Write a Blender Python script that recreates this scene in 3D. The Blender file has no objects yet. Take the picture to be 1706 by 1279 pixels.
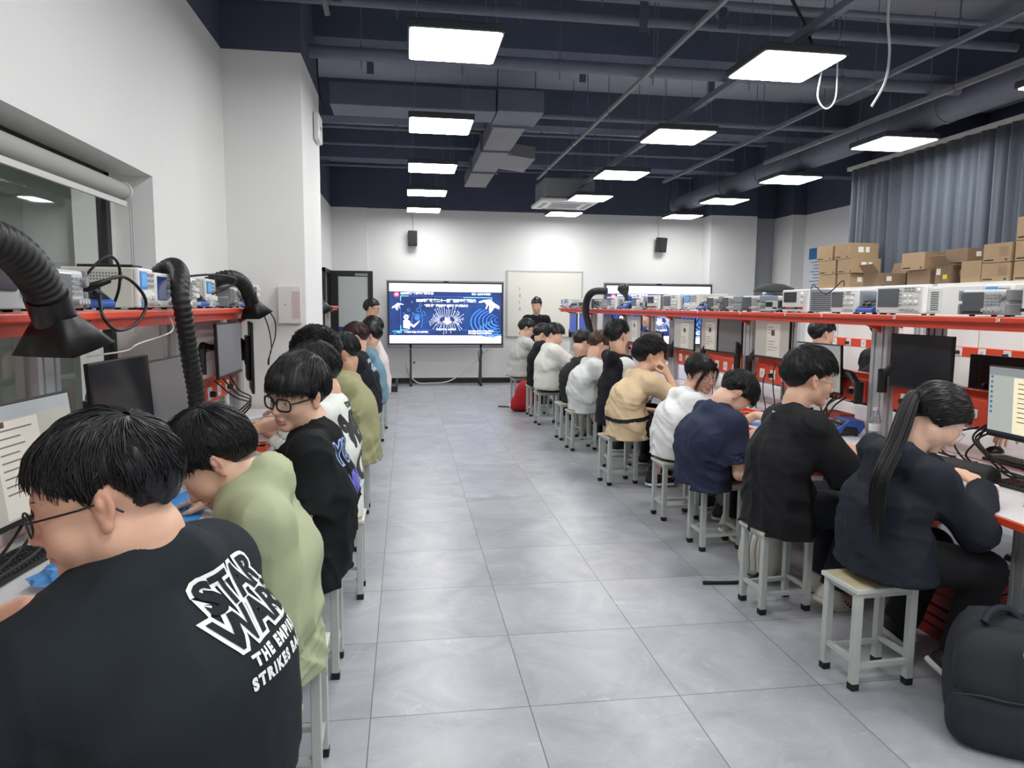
import bpy, bmesh, math, random
import numpy as np
from mathutils import Vector, Matrix, noise as mnoise
from mathutils.bvhtree import BVHTree
PI = math.pi
rnd = random.Random(7)
C = bpy.context.scene.collection
SC = bpy.context.scene

# ------------------------------------------------------------------ camera, world, exposure
CAMZ = 1.525
def setup_camera():
    pit, yaw, rol = 0.10893, 0.14715, 0.009546
    f = Vector((math.sin(yaw) * math.cos(pit), math.cos(yaw) * math.cos(pit), -math.sin(pit)))
    r = Vector((math.cos(yaw), -math.sin(yaw), 0)); u = r.cross(f)
    r, u = r * math.cos(rol) + u * math.sin(rol), u * math.cos(rol) - r * math.sin(rol)
    cd = bpy.data.cameras.new('camera'); cam = bpy.data.objects.new('camera', cd); C.objects.link(cam)
    m = Matrix((r, u, -f)).transposed().to_4x4(); m.translation = (0, 0, CAMZ)
    cam.matrix_world = m
    cd.sensor_fit = 'HORIZONTAL'; cd.sensor_width = 36; cd.lens = 1191.7 / 1706 * 36
    cd.clip_start = 0.02; cd.clip_end = 100
    SC.camera = cam
setup_camera()
W = bpy.data.worlds.new('world'); SC.world = W; W.use_nodes = True
W.node_tree.nodes['Background'].inputs[0].default_value = (0.75, 0.8, 0.9, 1)
W.node_tree.nodes['Background'].inputs[1].default_value = 0.35
SC.view_settings.view_transform = 'Standard'
SC.view_settings.look = 'None'
SC.view_settings.gamma = 1
SC.view_settings.use_curve_mapping = False
SC.view_settings.exposure = 0.0
LAMP = 26.0          # emission strength of the ceiling panels

# ------------------------------------------------------------------ materials
def lin(h):
    c = [int(h[i:i + 2], 16) / 255 for i in (0, 2, 4)] if isinstance(h, str) else h
    return tuple((x / 12.92 if x <= .04045 else ((x + .055) / 1.055) ** 2.4) for x in c) + (1,)
MATS = {}
def mat(name, col='808080', rough=.5, metal=0., spec=.5, nscale=0, namt=0., bump=0., bscale=60, emit=0., alpha=1., trans=0., vcol=False, coat=0.):
    if name in MATS: return MATS[name]
    m = bpy.data.materials.new(name); m.use_nodes = True; nt = m.node_tree; b = nt.nodes['Principled BSDF']
    c = lin(col); b.inputs['Base Color'].default_value = c
    b.inputs['Roughness'].default_value = rough; b.inputs['Metallic'].default_value = metal
    b.inputs['Specular IOR Level'].default_value = spec
    b.inputs['Coat Weight'].default_value = coat
    if trans: b.inputs['Transmission Weight'].default_value = trans; b.inputs['IOR'].default_value = 1.3
    b.inputs['Alpha'].default_value = alpha
    if emit: b.inputs['Emission Color'].default_value = c; b.inputs['Emission Strength'].default_value = emit
    tc = nt.nodes.new('ShaderNodeTexCoord')
    src = None
    if vcol:
        a = nt.nodes.new('ShaderNodeVertexColor'); a.layer_name = 'col'; src = a.outputs[0]
        nt.links.new(src, b.inputs['Base Color'])
    if namt:
        n = nt.nodes.new('ShaderNodeTexNoise'); n.inputs['Scale'].default_value = nscale or 8; n.inputs['Detail'].default_value = 5
        nt.links.new(tc.outputs['Object'], n.inputs['Vector'])
        mp = nt.nodes.new('ShaderNodeMapRange'); mp.inputs[1].default_value = .25; mp.inputs[2].default_value = .75
        mp.inputs[3].default_value = 1 - namt; mp.inputs[4].default_value = 1 + namt
        nt.links.new(n.outputs['Fac'], mp.inputs[0])
        mx = nt.nodes.new('ShaderNodeVectorMath'); mx.operation = 'SCALE'
        if src is None: mx.inputs[0].default_value = c[:3]
        else: nt.links.new(src, mx.inputs[0])
        nt.links.new(mp.outputs[0], mx.inputs['Scale']); nt.links.new(mx.outputs[0], b.inputs['Base Color'])
    if bump:
        n = nt.nodes.new('ShaderNodeTexNoise'); n.inputs['Scale'].default_value = bscale; n.inputs['Detail'].default_value = 3
        nt.links.new(tc.outputs['Object'], n.inputs['Vector'])
        bp = nt.nodes.new('ShaderNodeBump'); bp.inputs['Strength'].default_value = bump; bp.inputs['Distance'].default_value = .01
        nt.links.new(n.outputs['Fac'], bp.inputs['Height']); nt.links.new(bp.outputs[0], b.inputs['Normal'])
    MATS[name] = m
    return m
M_WALL = mat('white_wall_paint', 'e6e6e4', .75, namt=.015, nscale=1.5, bump=.03, bscale=90)
M_NAVY = mat('dark_ceiling_paint', '525a6d', .85, namt=.12, nscale=2.5)
M_NAVYW = mat('dark_wall_band_paint', '474e60', .85, namt=.08, nscale=2)
M_SLAB = mat('ceiling_slab_paint', '9aa0ae', .9, namt=.15, nscale=1.2)
M_PIPE = mat('painted_pipe', '686e7e', .6, namt=.08, nscale=6)
M_DUCT = mat('duct_grey', '7b7c82', .55, namt=.08, nscale=3)
M_BLK = mat('black_plastic', '121314', .45)
M_BLKS = mat('black_satin', '1b1c1f', .35)
M_RUB = mat('black_rubber', '17171a', .7)
M_DGREY = mat('dark_grey_plastic', '3a3c40', .5)
M_GREY = mat('grey_plastic', '8b8e92', .5)
M_LGREY = mat('light_grey_plastic', 'c4c6c4', .5)
M_WHITEP = mat('white_plastic', 'e6e6e2', .4)
M_CREAM = mat('cream_metal_case', 'd3d2c4', .5, namt=.03)
M_ORANGE = mat('red_orange_metal', 'd8472a', .4, namt=.04, nscale=5)
M_ORPL = mat('orange_plastic', 'e8582a', .45)
M_ALU = mat('brushed_aluminium', 'bfc2c4', .35, metal=.35)
M_STEEL = mat('painted_stool_steel', 'b8beb9', .4, namt=.04, nscale=20)
M_DESK = mat('white_laminate_top', 'd8d9db', .28, namt=.02)
M_BLUE = mat('blue_plastic', '2f58a8', .4)
M_LBLUE = mat('light_blue_plastic', '5b93cf', .4)
M_LCD = mat('dark_screen_glass', '15181c', .12)
M_LCDG = mat('grey_screen_glass', '5c6266', .15)
M_GLASS = mat('clear_glass', 'ffffff', .02, trans=1.0)
M_CARD = mat('brown_cardboard', 'a38a6b', .8, namt=.06, nscale=7)
M_CARDD = mat('dark_brown_cardboard', '7f6a53', .8, namt=.06, nscale=7)
M_PAPER = mat('white_paper', 'eceae6', .7)
M_INK = mat('black_ink', '222222', .7)
M_RED = mat('red_fabric', 'b01226', .75, bump=.25, bscale=300)
M_CABLE = mat('black_cable', '0e0e10', .5)
M_WCABLE = mat('white_cable', 'dedede', .5)
M_NUM = mat('white_print', 'f4f2ee', .6)

# ------------------------------------------------------------------ mesh builder
class MB:
    def __init__(s): s.v = []; s.f = []; s.mi = []; s.sm = []; s.cur = 0; s.smooth = False
    def add(s, vs, fs, smooth=None):
        o = len(s.v); s.v += [tuple(v) for v in vs]
        for f in fs:
            s.f.append([i + o for i in f]); s.mi.append(s.cur); s.sm.append(s.smooth if smooth is None else smooth)
        return s
    def m(s, i): s.cur = i; return s
    def box(s, c, d, rot=None, taper=1.):
        x, y, z = d[0] / 2, d[1] / 2, d[2] / 2; vs = []
        for k in (-1, 1):
            t = taper if k > 0 else 1.
            for a, b in ((-1, -1), (1, -1), (1, 1), (-1, 1)): vs.append(Vector((a * x * t, b * y * t, k * z)))
        if rot is not None: vs = [rot @ v for v in vs]
        vs = [v + Vector(c) for v in vs]
        return s.add(vs, [(3, 2, 1, 0), (4, 5, 6, 7), (0, 1, 5, 4), (1, 2, 6, 5), (2, 3, 7, 6), (3, 0, 4, 7)], False)
    def bx(s, x0, x1, y0, y1, z0, z1): return s.box(((x0 + x1) / 2, (y0 + y1) / 2, (z0 + z1) / 2), (abs(x1 - x0), abs(y1 - y0), abs(z1 - z0)))
    def cyl(s, p0, p1, r0, r1=None, n=16, cap=True):
        r1 = r0 if r1 is None else r1; p0 = Vector(p0); p1 = Vector(p1); d = (p1 - p0)
        if d.length < 1e-9: return s
        q = d.to_track_quat('Z', 'Y'); vs = []
        for p, r in ((p0, r0), (p1, r1)):
            for i in range(n):
                a = 2 * PI * i / n; vs.append(p + q @ Vector((r * math.cos(a), r * math.sin(a), 0)))
        s.add(vs, [(i, (i + 1) % n, n + (i + 1) % n, n + i) for i in range(n)], True)
        if cap: s.add(vs, [tuple(range(n - 1, -1, -1)), tuple(range(n, 2 * n))], False)
        return s
    def tube(s, pts, r, n=8, cap=True):
        pts = [Vector(p) for p in pts]; k = len(pts); rs = r if isinstance(r, (list, tuple)) else [r] * k
        t = [(pts[min(i + 1, k - 1)] - pts[max(i - 1, 0)]).normalized() for i in range(k)]
        up = Vector((0, 0, 1)) if abs(t[0].z) < .9 else Vector((1, 0, 0))
        a = t[0].cross(up).normalized(); vs = []
        for i in range(k):
            a = (a - t[i] * a.dot(t[i]));
            a = a.normalized() if a.length > 1e-6 else t[i].orthogonal().normalized()
            b = t[i].cross(a)
            for j in range(n):
                th = 2 * PI * j / n; vs.append(pts[i] + (a * math.cos(th) + b * math.sin(th)) * rs[i])
        fs = [(i * n + j, i * n + (j + 1) % n, (i + 1) * n + (j + 1) % n, (i + 1) * n + j) for i in range(k - 1) for j in range(n)]
        s.add(vs, fs, True)
        if cap: s.add(vs, [tuple(range(n - 1, -1, -1)), tuple(range((k - 1) * n, k * n))], False)
        return s
    def lathe(s, prof, c=(0, 0, 0), n=24, rot=None):
        vs = []
        for r, z in prof:
            for j in range(n):
                a = 2 * PI * j / n; v = Vector((r * math.cos(a), r * math.sin(a), z))
                if rot is not None: v = rot @ v
                vs.append(v + Vector(c))
        k = len(prof)
        s.add(vs, [(i * n + j, i * n + (j + 1) % n, (i + 1) * n + (j + 1) % n, (i + 1) * n + j) for i in range(k - 1) for j in range(n)], True)
        if prof[0][0] > 1e-4: s.add(vs, [tuple(range(n - 1, -1, -1))], False)
        if prof[-1][0] > 1e-4: s.add(vs, [tuple(range((k - 1) * n, k * n))], False)
        return s
    def prism(s, poly, fn):
        """poly: 2-D outline; fn(u, v, k) -> point for k in (0, 1)"""
        n = len(poly); vs = [fn(u, v, 0) for u, v in poly] + [fn(u, v, 1) for u, v in poly]
        return s.add(vs, [tuple(range(n - 1, -1, -1)), tuple(range(n, 2 * n))] + [(i, (i + 1) % n, n + (i + 1) % n, n + i) for i in range(n)], False)
    def quad(s, a, b, c, d): return s.add([a, b, c, d], [(0, 1, 2, 3)], False)
    def xform(s, M):
        s.v = [tuple(M @ Vector(v)) for v in s.v]; return s
    def build(s, name, mats, parent=None, bev=0., seg=2, loc=None):
        me = bpy.data.meshes.new(name); me.from_pydata(s.v, [], s.f)
        mats = mats if isinstance(mats, (list, tuple)) else [mats]
        for m in mats: me.materials.append(m)
        me.polygons.foreach_set('material_index', s.mi); me.polygons.foreach_set('use_smooth', s.sm)
        bm = bmesh.new(); bm.from_mesh(me); bmesh.ops.recalc_face_normals(bm, faces=bm.faces); bm.to_mesh(me); bm.free()
        o = bpy.data.objects.new(name, me); C.objects.link(o)
        if parent is not None: o.parent = parent
        if loc is not None: o.location = loc
        if bev:
            md = o.modifiers.new('bevel', 'BEVEL'); md.width = bev; md.segments = seg; md.limit_method = 'ANGLE'; md.angle_limit = .7
            md.harden_normals = False
        return o
def rz(a): return Matrix.Rotation(a, 3, 'Z')
def catmull(pts, k=8, closed=False):
    P = [Vector(p) for p in pts]; out = []; n = len(P)
    for i in range(n if closed else n - 1):
        if closed: a, b, c, d = P[i - 1], P[i], P[(i + 1) % n], P[(i + 2) % n]
        else: a, b, c, d = P[max(i - 1, 0)], P[i], P[i + 1], P[min(i + 2, n - 1)]
        for j in range(k):
            t = j / k
            out.append(.5 * ((2 * b) + (c - a) * t + (2 * a - 5 * b + 4 * c - d) * t * t + (3 * b - a - 3 * c + d) * t ** 3))
    if not closed: out.append(P[-1])
    return out
def tag(o, label=None, cat=None, group=None, kind=None):
    if label: o['label'] = label
    if cat: o['category'] = cat
    if group: o['group'] = group
    if kind: o['kind'] = kind
    return o
def thing(name, label, cat, loc=(0, 0, 0), rotz=0, group=None):
    o = bpy.data.objects.new(name, None); C.objects.link(o); o.empty_display_size = .05
    o.location = loc; o.rotation_euler = (0, 0, rotz)
    return tag(o, label, cat, group)
def struct(o): o['kind'] = 'structure'; return o
def dup(root, loc, rotz, label=None, group=None):
    r = root.copy(); C.objects.link(r); r.location = loc; r.rotation_euler = (0, 0, rotz)
    if label: r['label'] = label
    if group: r['group'] = group
    for ch in list(root.children):
        c = ch.copy(); C.objects.link(c); c.parent = r
        for g in list(ch.children):
            d = g.copy(); C.objects.link(d); d.parent = c
    return r
_FONT = {}
def text_mesh(body, size, name='lettering', m=None, ext=0., align='CENTER', bold=0., spacing=1., shear=0.):
    """a text turned into a mesh datablock lying in the XY plane"""
    cu = bpy.data.curves.new('t', 'FONT'); cu.body = body; cu.size = size; cu.align_x = align; cu.align_y = 'CENTER'
    cu.extrude = ext; cu.offset = bold; cu.space_character = spacing; cu.shear = shear; cu.resolution_u = 3
    ob = bpy.data.objects.new('t', cu); C.objects.link(ob)
    dg = bpy.context.evaluated_depsgraph_get(); me = bpy.data.meshes.new_from_object(ob.evaluated_get(dg)); me.name = name
    bpy.data.objects.remove(ob); bpy.data.curves.remove(cu)
    me.materials.clear()
    if m: me.materials.append(m)
    return me
def text_obj(body, size, m, origin, xdir, ydir, parent=None, name='lettering', ext=.0003, align='CENTER', bold=0., spacing=1., shear=0.):
    me = text_mesh(body, size, name, m, ext, align, bold, spacing, shear)
    x = Vector(xdir).normalized(); y = Vector(ydir).normalized(); z = x.cross(y)
    Mx = Matrix((x, y, z)).transposed().to_4x4(); Mx.translation = Vector(origin); me.transform(Mx)
    o = bpy.data.objects.new(name, me); C.objects.link(o)
    if parent is not None: o.parent = parent
    return o
def cable(name, pts, r, m, label, cat='cable', k=8, n=6):
    return tag(MB().tube(catmull(pts, k), r, n).build(name, m), label, cat)
# ------------------------------------------------------------------ the room
TILE = .6; TX0 = -.1402; TY0 = 2.551
XW, XC = -1.30, 5.85       # left wall face, curtain side
ZW, ZC = 3.335, 4.15       # top of the white paint, ceiling slab
YB = 14.05                 # back wall
XR = 7.72                  # right side wall
def floor_material():
    m = bpy.data.materials.new('grey_marble_tiles'); m.use_nodes = True; nt = m.node_tree; b = nt.nodes['Principled BSDF']; L = nt.links.new
    geo = nt.nodes.new('ShaderNodeNewGeometry'); sx = nt.nodes.new('ShaderNodeSeparateXYZ'); L(geo.outputs['Position'], sx.inputs[0])
    def math_(op, a, bb=None, c=None):
        n = nt.nodes.new('ShaderNodeMath'); n.operation = op
        for i, v in enumerate((a, bb, c)):
            if v is None: continue
            if isinstance(v, (int, float)): n.inputs[i].default_value = v
            else: L(v, n.inputs[i])
        return n.outputs[0]
    g = []; ids = []
    for ax, o in ((0, TX0), (1, TY0)):
        u = math_('DIVIDE', math_('SUBTRACT', sx.outputs[ax], o), TILE)
        fr = math_('FRACT', u); ids.append(math_('FLOOR', u))
        d = math_('MINIMUM', fr, math_('SUBTRACT', 1.0, fr)); g.append(d)
    d = math_('MINIMUM', g[0], g[1])
    groove = math_('LESS_THAN', d, .0026)
    cid = nt.nodes.new('ShaderNodeCombineXYZ'); L(ids[0], cid.inputs[0]); L(ids[1], cid.inputs[1])
    wn = nt.nodes.new('ShaderNodeTexWhiteNoise'); wn.noise_dimensions = '3D'; L(cid.outputs[0], wn.inputs['Vector'])
    off = nt.nodes.new('ShaderNodeVectorMath'); off.operation = 'MULTIPLY_ADD'
    L(wn.outputs['Color'], off.inputs[0]); off.inputs[1].default_value = (9, 9, 9); L(geo.outputs['Position'], off.inputs[2])
    n1 = nt.nodes.new('ShaderNodeTexNoise'); n1.inputs['Scale'].default_value = 3.2; n1.inputs['Detail'].default_value = 7; n1.inputs['Roughness'].default_value = .62; n1.inputs['Distortion'].default_value = .7
    L(off.outputs[0], n1.inputs['Vector'])
    n2 = nt.nodes.new('ShaderNodeTexNoise'); n2.inputs['Scale'].default_value = 16; n2.inputs['Detail'].default_value = 8; n2.inputs['Roughness'].default_value = .7; n2.inputs['Distortion'].default_value = 1.2
    L(off.outputs[0], n2.inputs['Vector'])
    cr = nt.nodes.new('ShaderNodeValToRGB'); e = cr.color_ramp.elements
    e[0].position = .32; e[0].color = lin('92949a'); e[1].position = .72; e[1].color = lin('b1b3b8')
    L(n1.outputs['Fac'], cr.inputs[0])
    vr = nt.nodes.new('ShaderNodeValToRGB'); v = vr.color_ramp.elements
    v[0].position = .58; v[0].color = (0, 0, 0, 1); v[1].position = .72; v[1].color = (1, 1, 1, 1); L(n2.outputs['Fac'], vr.inputs[0])
    mx = nt.nodes.new('ShaderNodeMixRGB'); L(math_('MULTIPLY', vr.outputs[0], .45), mx.inputs[0]); L(cr.outputs[0], mx.inputs[1]); mx.inputs[2].default_value = lin('cbcccf')
    tv = nt.nodes.new('ShaderNodeMixRGB'); tv.blend_type = 'MULTIPLY'; tv.inputs[0].default_value = 1; L(mx.outputs[0], tv.inputs[1])
    tr = nt.nodes.new('ShaderNodeMapRange'); tr.inputs[3].default_value = .95; tr.inputs[4].default_value = 1.03; L(wn.outputs['Value'], tr.inputs[0]); L(tr.outputs[0], tv.inputs[2])
    gm = nt.nodes.new('ShaderNodeMixRGB'); L(groove, gm.inputs[0]); L(tv.outputs[0], gm.inputs[1]); gm.inputs[2].default_value = lin('3c3d42')
    L(gm.outputs[0], b.inputs['Base Color'])
    rr = nt.nodes.new('ShaderNodeMapRange'); rr.inputs[3].default_value = .24; rr.inputs[4].default_value = .38; L(n2.outputs['Fac'], rr.inputs[0]); L(rr.outputs[0], b.inputs['Roughness'])
    b.inputs['Specular IOR Level'].default_value = .45
    return m
fl = struct(MB().bx(-1.75, XR + .2, -2.5, YB + .2, -.1, 0).build('floor', floor_material()))
struct(MB().bx(-4.6, XR + .2, -2.5, YB + .2, ZC, ZC + .1).build('ceiling', M_SLAB))
# left wall with the window opening (recess .2 deep)
WY1, WZ1, REC = 4.045, 2.175, .19
w = MB()
w.bx(XW - .4, XW, WY1, 5.6, 0, ZW).bx(XW - .4, XW, -2.5, WY1, WZ1, ZW).bx(XW - .4, XW, -2.5, WY1, 0, .82)
struct(w.build('wall_left', M_WALL))
struct(MB().bx(XW - .4, XW + .001, -2.5, 5.6, ZW, ZC).build('wall_left_top', M_NAVYW))
struct(MB().bx(XW - .4, -.745, 5.59, 6.66, 0, ZW).build('wall_left_pillar', M_WALL, bev=.004))
struct(MB().bx(XW - .4, -.744, 5.589, 6.66, ZW, ZC).build('wall_left_pillar_top', M_NAVYW))
# far left wall with the door opening
DY0, DY1, DZ = 12.35, 13.35, 2.13
w = MB(); w.bx(-1.6, -1.38, 6.66, DY0, 0, ZW).bx(-1.6, -1.38, DY1, YB, 0, ZW).bx(-1.6, -1.38, DY0, DY1, DZ, ZW)
struct(w.build('wall_left_far', M_WALL))
struct(MB().bx(-1.6, -1.379, 6.66, YB, ZW, ZC).build('wall_left_far_top', M_NAVYW))
# back wall, with the shallow step left of the screen, and the pilaster and grey recess on the right
w = MB(); w.bx(-1.6, -.72, YB - .05, YB + .2, 0, ZW).bx(-.72, 5.97, YB, YB + .2, 0, ZW)
struct(w.build('wall_back', M_WALL))
struct(MB().bx(-1.6, 5.97, YB - .051, YB + .2, ZW, ZC).build('wall_back_top', M_NAVYW))
struct(MB().bx(5.96, 6.92, YB - .42, YB + .2, 0, ZW).build('wall_back_pilaster', M_WALL))
struct(MB().bx(5.96, 6.92, YB - .421, YB + .2, ZW, ZC).build('wall_back_pilaster_top', M_NAVYW))
struct(MB().bx(6.92, 7.6, YB - .12, YB, 0, ZW).build('wall_back_recess', mat('recess_shade_grey', 'a2a4ab', .8)))  # shade inside the recess put into the wall colour as grey
struct(MB().bx(6.92, 7.6, YB - .121, YB, ZW, ZC).build('wall_back_recess_top', M_NAVYW))
struct(MB().bx(7.45, XR + .2, 13.22, YB + .2, 0, ZW).build('wall_right_pilaster', M_WALL))
struct(MB().bx(7.45, XR + .2, 13.219, YB + .2, ZW, ZC).build('wall_right_pilaster_top', M_NAVYW))
struct(MB().bx(XR, XR + .2, -2.5, YB, 0, ZW).build('wall_right', M_WALL))
struct(MB().bx(XR - .001, XR + .2, -2.5, YB, ZW, ZC).build('wall_right_top', M_NAVYW))
struct(MB().bx(-1.7, XR + .2, -2.7, -2.5, 0, ZC).build('wall_rear', M_WALL))
# window: black frame bar, glass and the room seen through it
wf = MB()
XG = XW - REC
for y in (3.93, 1.9, -.2):
    wf.bx(XG - .05, XG, y, y + .055, .82, WZ1)
wf.bx(XG - .05, XG, -2.4, 3.985, .82, .87).bx(XG - .05, XG, -2.4, 3.985, WZ1 - .05, WZ1)
wo = struct(wf.build('window_1', M_BLK))
MB().bx(XG - .03, XG - .024, -2.4, 3.95, .85, WZ1 - .02).build('glass_pane', mat('tinted_window_glass', 'f0f4f1', .02, trans=1.0, spec=.5), wo)
struct(MB().bx(XG - .06, XG - .005, 3.985, WY1, .82, WZ1).build('trim_1', M_WALL))
# the corridor behind the window
M_NB = mat('neighbour_wall_paint', '9aa09c', .8)
w = MB(); w.bx(-4.6, -4.5, -2.5, 9, 0, 3.0).bx(-4.6, -1.7, 7.2, 7.3, 0, 3.0).bx(-4.6, -1.7, -2.6, -2.5, 0, 3.0)
struct(w.build('wall_corridor', M_NB))
struct(MB().bx(-4.6, -1.6, -2.5, 7.3, -.1, 0).build('floor_corridor', mat('corridor_floor', '8a8c8a', .4)))
struct(MB().bx(-4.6, -1.7, -2.5, 7.3, 2.78, 2.85).build('ceiling_corridor', mat('corridor_ceiling', '6f7674', .8)))
struct(MB().bx(-3.2, -2.75, 5.2, 5.75, 0, 2.78).build('wall_corridor_column', mat('corridor_column', '80847f', .8)))
M_LAMP = mat('lit_panel', 'ffffff', .5, emit=LAMP)
for i, (x, y) in enumerate(((-3.2, 4.3), (-3.0, 2.2))):
    t = thing('corridor_light', ['square ceiling light lit behind the window glass, nearer the black frame', 'ceiling light behind the window glass at the left edge of the photo'][i], 'ceiling light', (x, y, 2.72))
    MB().bx(-.3, .3, -.3, .3, 0, .06).build('frame', M_WHITEP, t); MB().bx(-.28, .28, -.28, .28, -.006, 0).build('diffuser', mat('corridor_lit_panel', 'ffffff', .5, emit=55.), t)
# baseboards
M_BASE = mat('black_baseboard', '1a1a1c', .4)
struct(MB().bx(-.72, 5.97, YB - .014, YB, 0, .105).build('baseboard_back', M_BASE))
b = MB(); b.bx(-1.38, -.2, 12.62, 12.66, 0, .1).bx(-.2, -.16, 12.62, YB - .02, 0, .1)
struct(b.build('trim_2', M_BASE))
struct(MB().bx(-1.38, -1.366, 6.66, DY0, 0, .105).build('baseboard_left', M_BASE))
struct(MB().bx(5.96, 6.92, YB - .435, YB - .42, 0, .105).build('baseboard_right', M_BASE))
# door: frame in the far left wall and the glazed leaf standing open
df = MB(); df.bx(-1.4, -1.33, DY0, DY0 + .07, 0, DZ).bx(-1.4, -1.33, DY1 - .07, DY1, 0, DZ).bx(-1.4, -1.33, DY0, DY1, DZ - .07, DZ)
struct(df.build('trim_3', M_BLK))
door = struct(MB().bx(-1.33, -1.2, 13.22, 13.26, .01, 2.12).bx(-.68, -.59, 13.22, 13.26, .01, 2.12).bx(-1.2, -.68, 13.22, 13.26, 2.02, 2.12).bx(-1.2, -.68, 13.22, 13.26, .01, .3).build('door_1', M_BLK))
MB().bx(-1.2, -.68, 13.235, 13.245, .3, 2.02).build('glass_pane', mat('frosted_door_glass', 'c8cfcc', .35, alpha=.75), door)
MB().bx(-.9, -.68, 13.205, 13.22, 2.03, 2.075).build('door_closer', M_GREY, door)
MB().bx(-1.2, -.68, 13.228, 13.234, .95, 1.12).m(1).bx(-1.15, -.75, 13.224, 13.228, 1.0, 1.06).build('door_sticker', [mat('navy_sticker', '223a78', .5), mat('sticker_print', '8aa0d0', .5)], door)
MB().cyl((-.65, 13.2, .9), (-.65, 13.2, 1.3), .012).cyl((-.65, 13.2, .95), (-.65, 13.22, .95), .008).cyl((-.65, 13.2, 1.25), (-.65, 13.22, 1.25), .008).build('door_handle', M_ALU, door)
# roller blind in the window recess
t = thing('roller_blind', 'grey rolled up window blind with beaded pull chains above the left window', 'window blind', (XW - .1, 1.2, 2.07))
MB().cyl((0, 1.1, 0), (0, 2.68, 0), .045, n=24).build('fabric_roll', mat('blind_fabric', 'a3a39f', .8), t)
MB().cyl((0, -1.2, 0), (0, 1.03, 0), .045, n=24).build('fabric_roll', MATS['blind_fabric'], t)
MB().bx(.02, .034, 1.1, 2.66, -.075, -.05).build('bottom_rail', mat('blind_rail', 'c9c9c5', .5), t)
MB().bx(.02, .034, -1.2, 1.03, -.075, -.05).build('bottom_rail', MATS['blind_rail'], t)
MB().cyl((0, 1.03, 0), (0, 1.045, 0), .056, n=24).cyl((0, 1.085, 0), (0, 1.1, 0), .056, n=24).cyl((0, 1.045, 0), (0, 1.085, 0), .02).bx(-.02, .02, 1.03, 1.1, .0, .1).build('bracket', M_LGREY, t)
MB().cyl((0, 2.68, 0), (0, 2.695, 0), .054, n=24).build('end_cap', M_LGREY, t)
for yy in (1.045, 1.085): MB().lathe([((.0045 if k % 2 else .0012), -.03 - .006 * k) for k in range(116)], (.052, yy, 0), 6).build('pull_chain', M_WHITEP, t)
for yy in (2.69, 2.66): MB().tube([(.045, yy, -.03), (.045, yy, -.7)], .0015, 5).build('pull_cord', M_GREY, t)
# socket panel and small box on the pillar
t = thing('distribution_box', 'white electrical box on the pillar face beside the left shelf end', 'electrical box', (-.86, 5.585, 1.515))
MB().bx(-.085, .085, -.035, 0, -.14, .14).build('case', mat('box_cover', 'd9d6d2', .45), t, bev=.006)
MB().bx(.02, .075, -.038, -.035, -.1, .1).build('label_sheet', mat('pinkish_label', 'c9b4b4', .6), t)
MB().cyl((-.03, -.042, 0), (-.03, -.034, 0), .006).build('lock', M_GREY, t)
t = thing('wireless_access_point', 'white wireless access point high on the pillar edge', 'access point', (-.742, 6.35, 2.98))
MB().bx(0, .045, -.13, .13, -.11, .11).build('case', M_WHITEP, t, bev=.012)
MB().bx(.045, .047, -.05, .05, -.01, .01).build('label_sheet', M_GREY, t)
MB().tube(catmull([(.03, .05, .1), (.06, .12, .2), (.02, .16, .35), (.0, .2, .7)], 6), .006, 6).build('cable', M_BLK, t)

# ------------------------------------------------------------------ ceiling: beams, ducts, pipes, lights
for i, (y, wd) in enumerate(((3.75, .3), (6.35, .35), (8.9, .3), (11.3, .3))):
    struct(MB().bx(XW, XR, y, y + wd, 3.72, ZC).build('trim_%d' % (10 + i), M_NAVY))
struct(MB().bx(5.7, 6.0, -2.5, YB, 3.62, ZC).build('trim_15', M_NAVY))
def duct(label, segs):
    t = thing('air_duct', label, 'air duct', segs[0][0])
    o = Vector(segs[0][0])
    for i, (p, q) in enumerate(segs):
        p = Vector(p) - o; q = Vector(q) - o
        m = MB(); m.box((p + q) / 2, [abs(a) for a in (q - p)]); m.build('duct_section', M_DUCT if i > 1 else M_PIPE, t, bev=.008)  # first two sections darker: weak light on their front put into the colour
    return t
XD0, XD1 = .98, 1.34
segs = [((-.74, 7.55, 3.5), (.93, 8.0, 3.72)), ((.94, 7.5, 3.5), (1.42, 8.1, 3.72))]
for a, b_ in ((8.14, 9.4), (9.43, 10.9), (10.93, 12.3)): segs.append(((XD0, a, 3.5), (XD1, b_, 3.70)))
t = duct('grey rectangular air duct running from the left pillar then towards the back screen', segs)
for y in (8.12, 9.415, 10.915): MB().bx(XD0 - .03 + .74, XD1 + .03 + .74, y - .02 - 7.55, y + .02 - 7.55, -.02, .22).build('flange', M_PIPE, t)
m = MB(); P = [(XD1, 9.7), (XD1, 10.7), (XD1 + .42, 10.9), (XD1 + .42, 9.9)]
m.prism(P, lambda u, v, k: (u + .74, v - 7.55, .02 + .16 * k)); m.build('branch_hood', M_DUCT, t)
for y in (7.7, 9.0, 10.5, 12.0):
    for x in (XD0 - .02, XD1 + .02): MB().cyl((x + .74, y - 7.55, .2), (x + .74, y - 7.55, ZC - 3.5), .005, n=6).build('hanger_rod', M_PIPE, t)
t = thing('air_duct', 'long dark round air duct under the ceiling above the curtain', 'air duct', (5.15, 1.0, 3.46))
m = MB(); m.cyl((0, 0, 0), (0, 12.4, 0), .15, n=28); m.build('duct_section', M_PIPE, t)
for y in np.arange(.6, 12.4, 1.2): MB().cyl((0, y, 0), (0, y + .05, 0), .158, n=28).build('flange', M_PIPE, t)
for y in np.arange(1.2, 12.4, 2.2):
    for x in (-.16, .16): MB().cyl((x, y, 0), (x, y, ZC - 3.46), .005, n=6).build('hanger_rod', M_PIPE, t)
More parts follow.
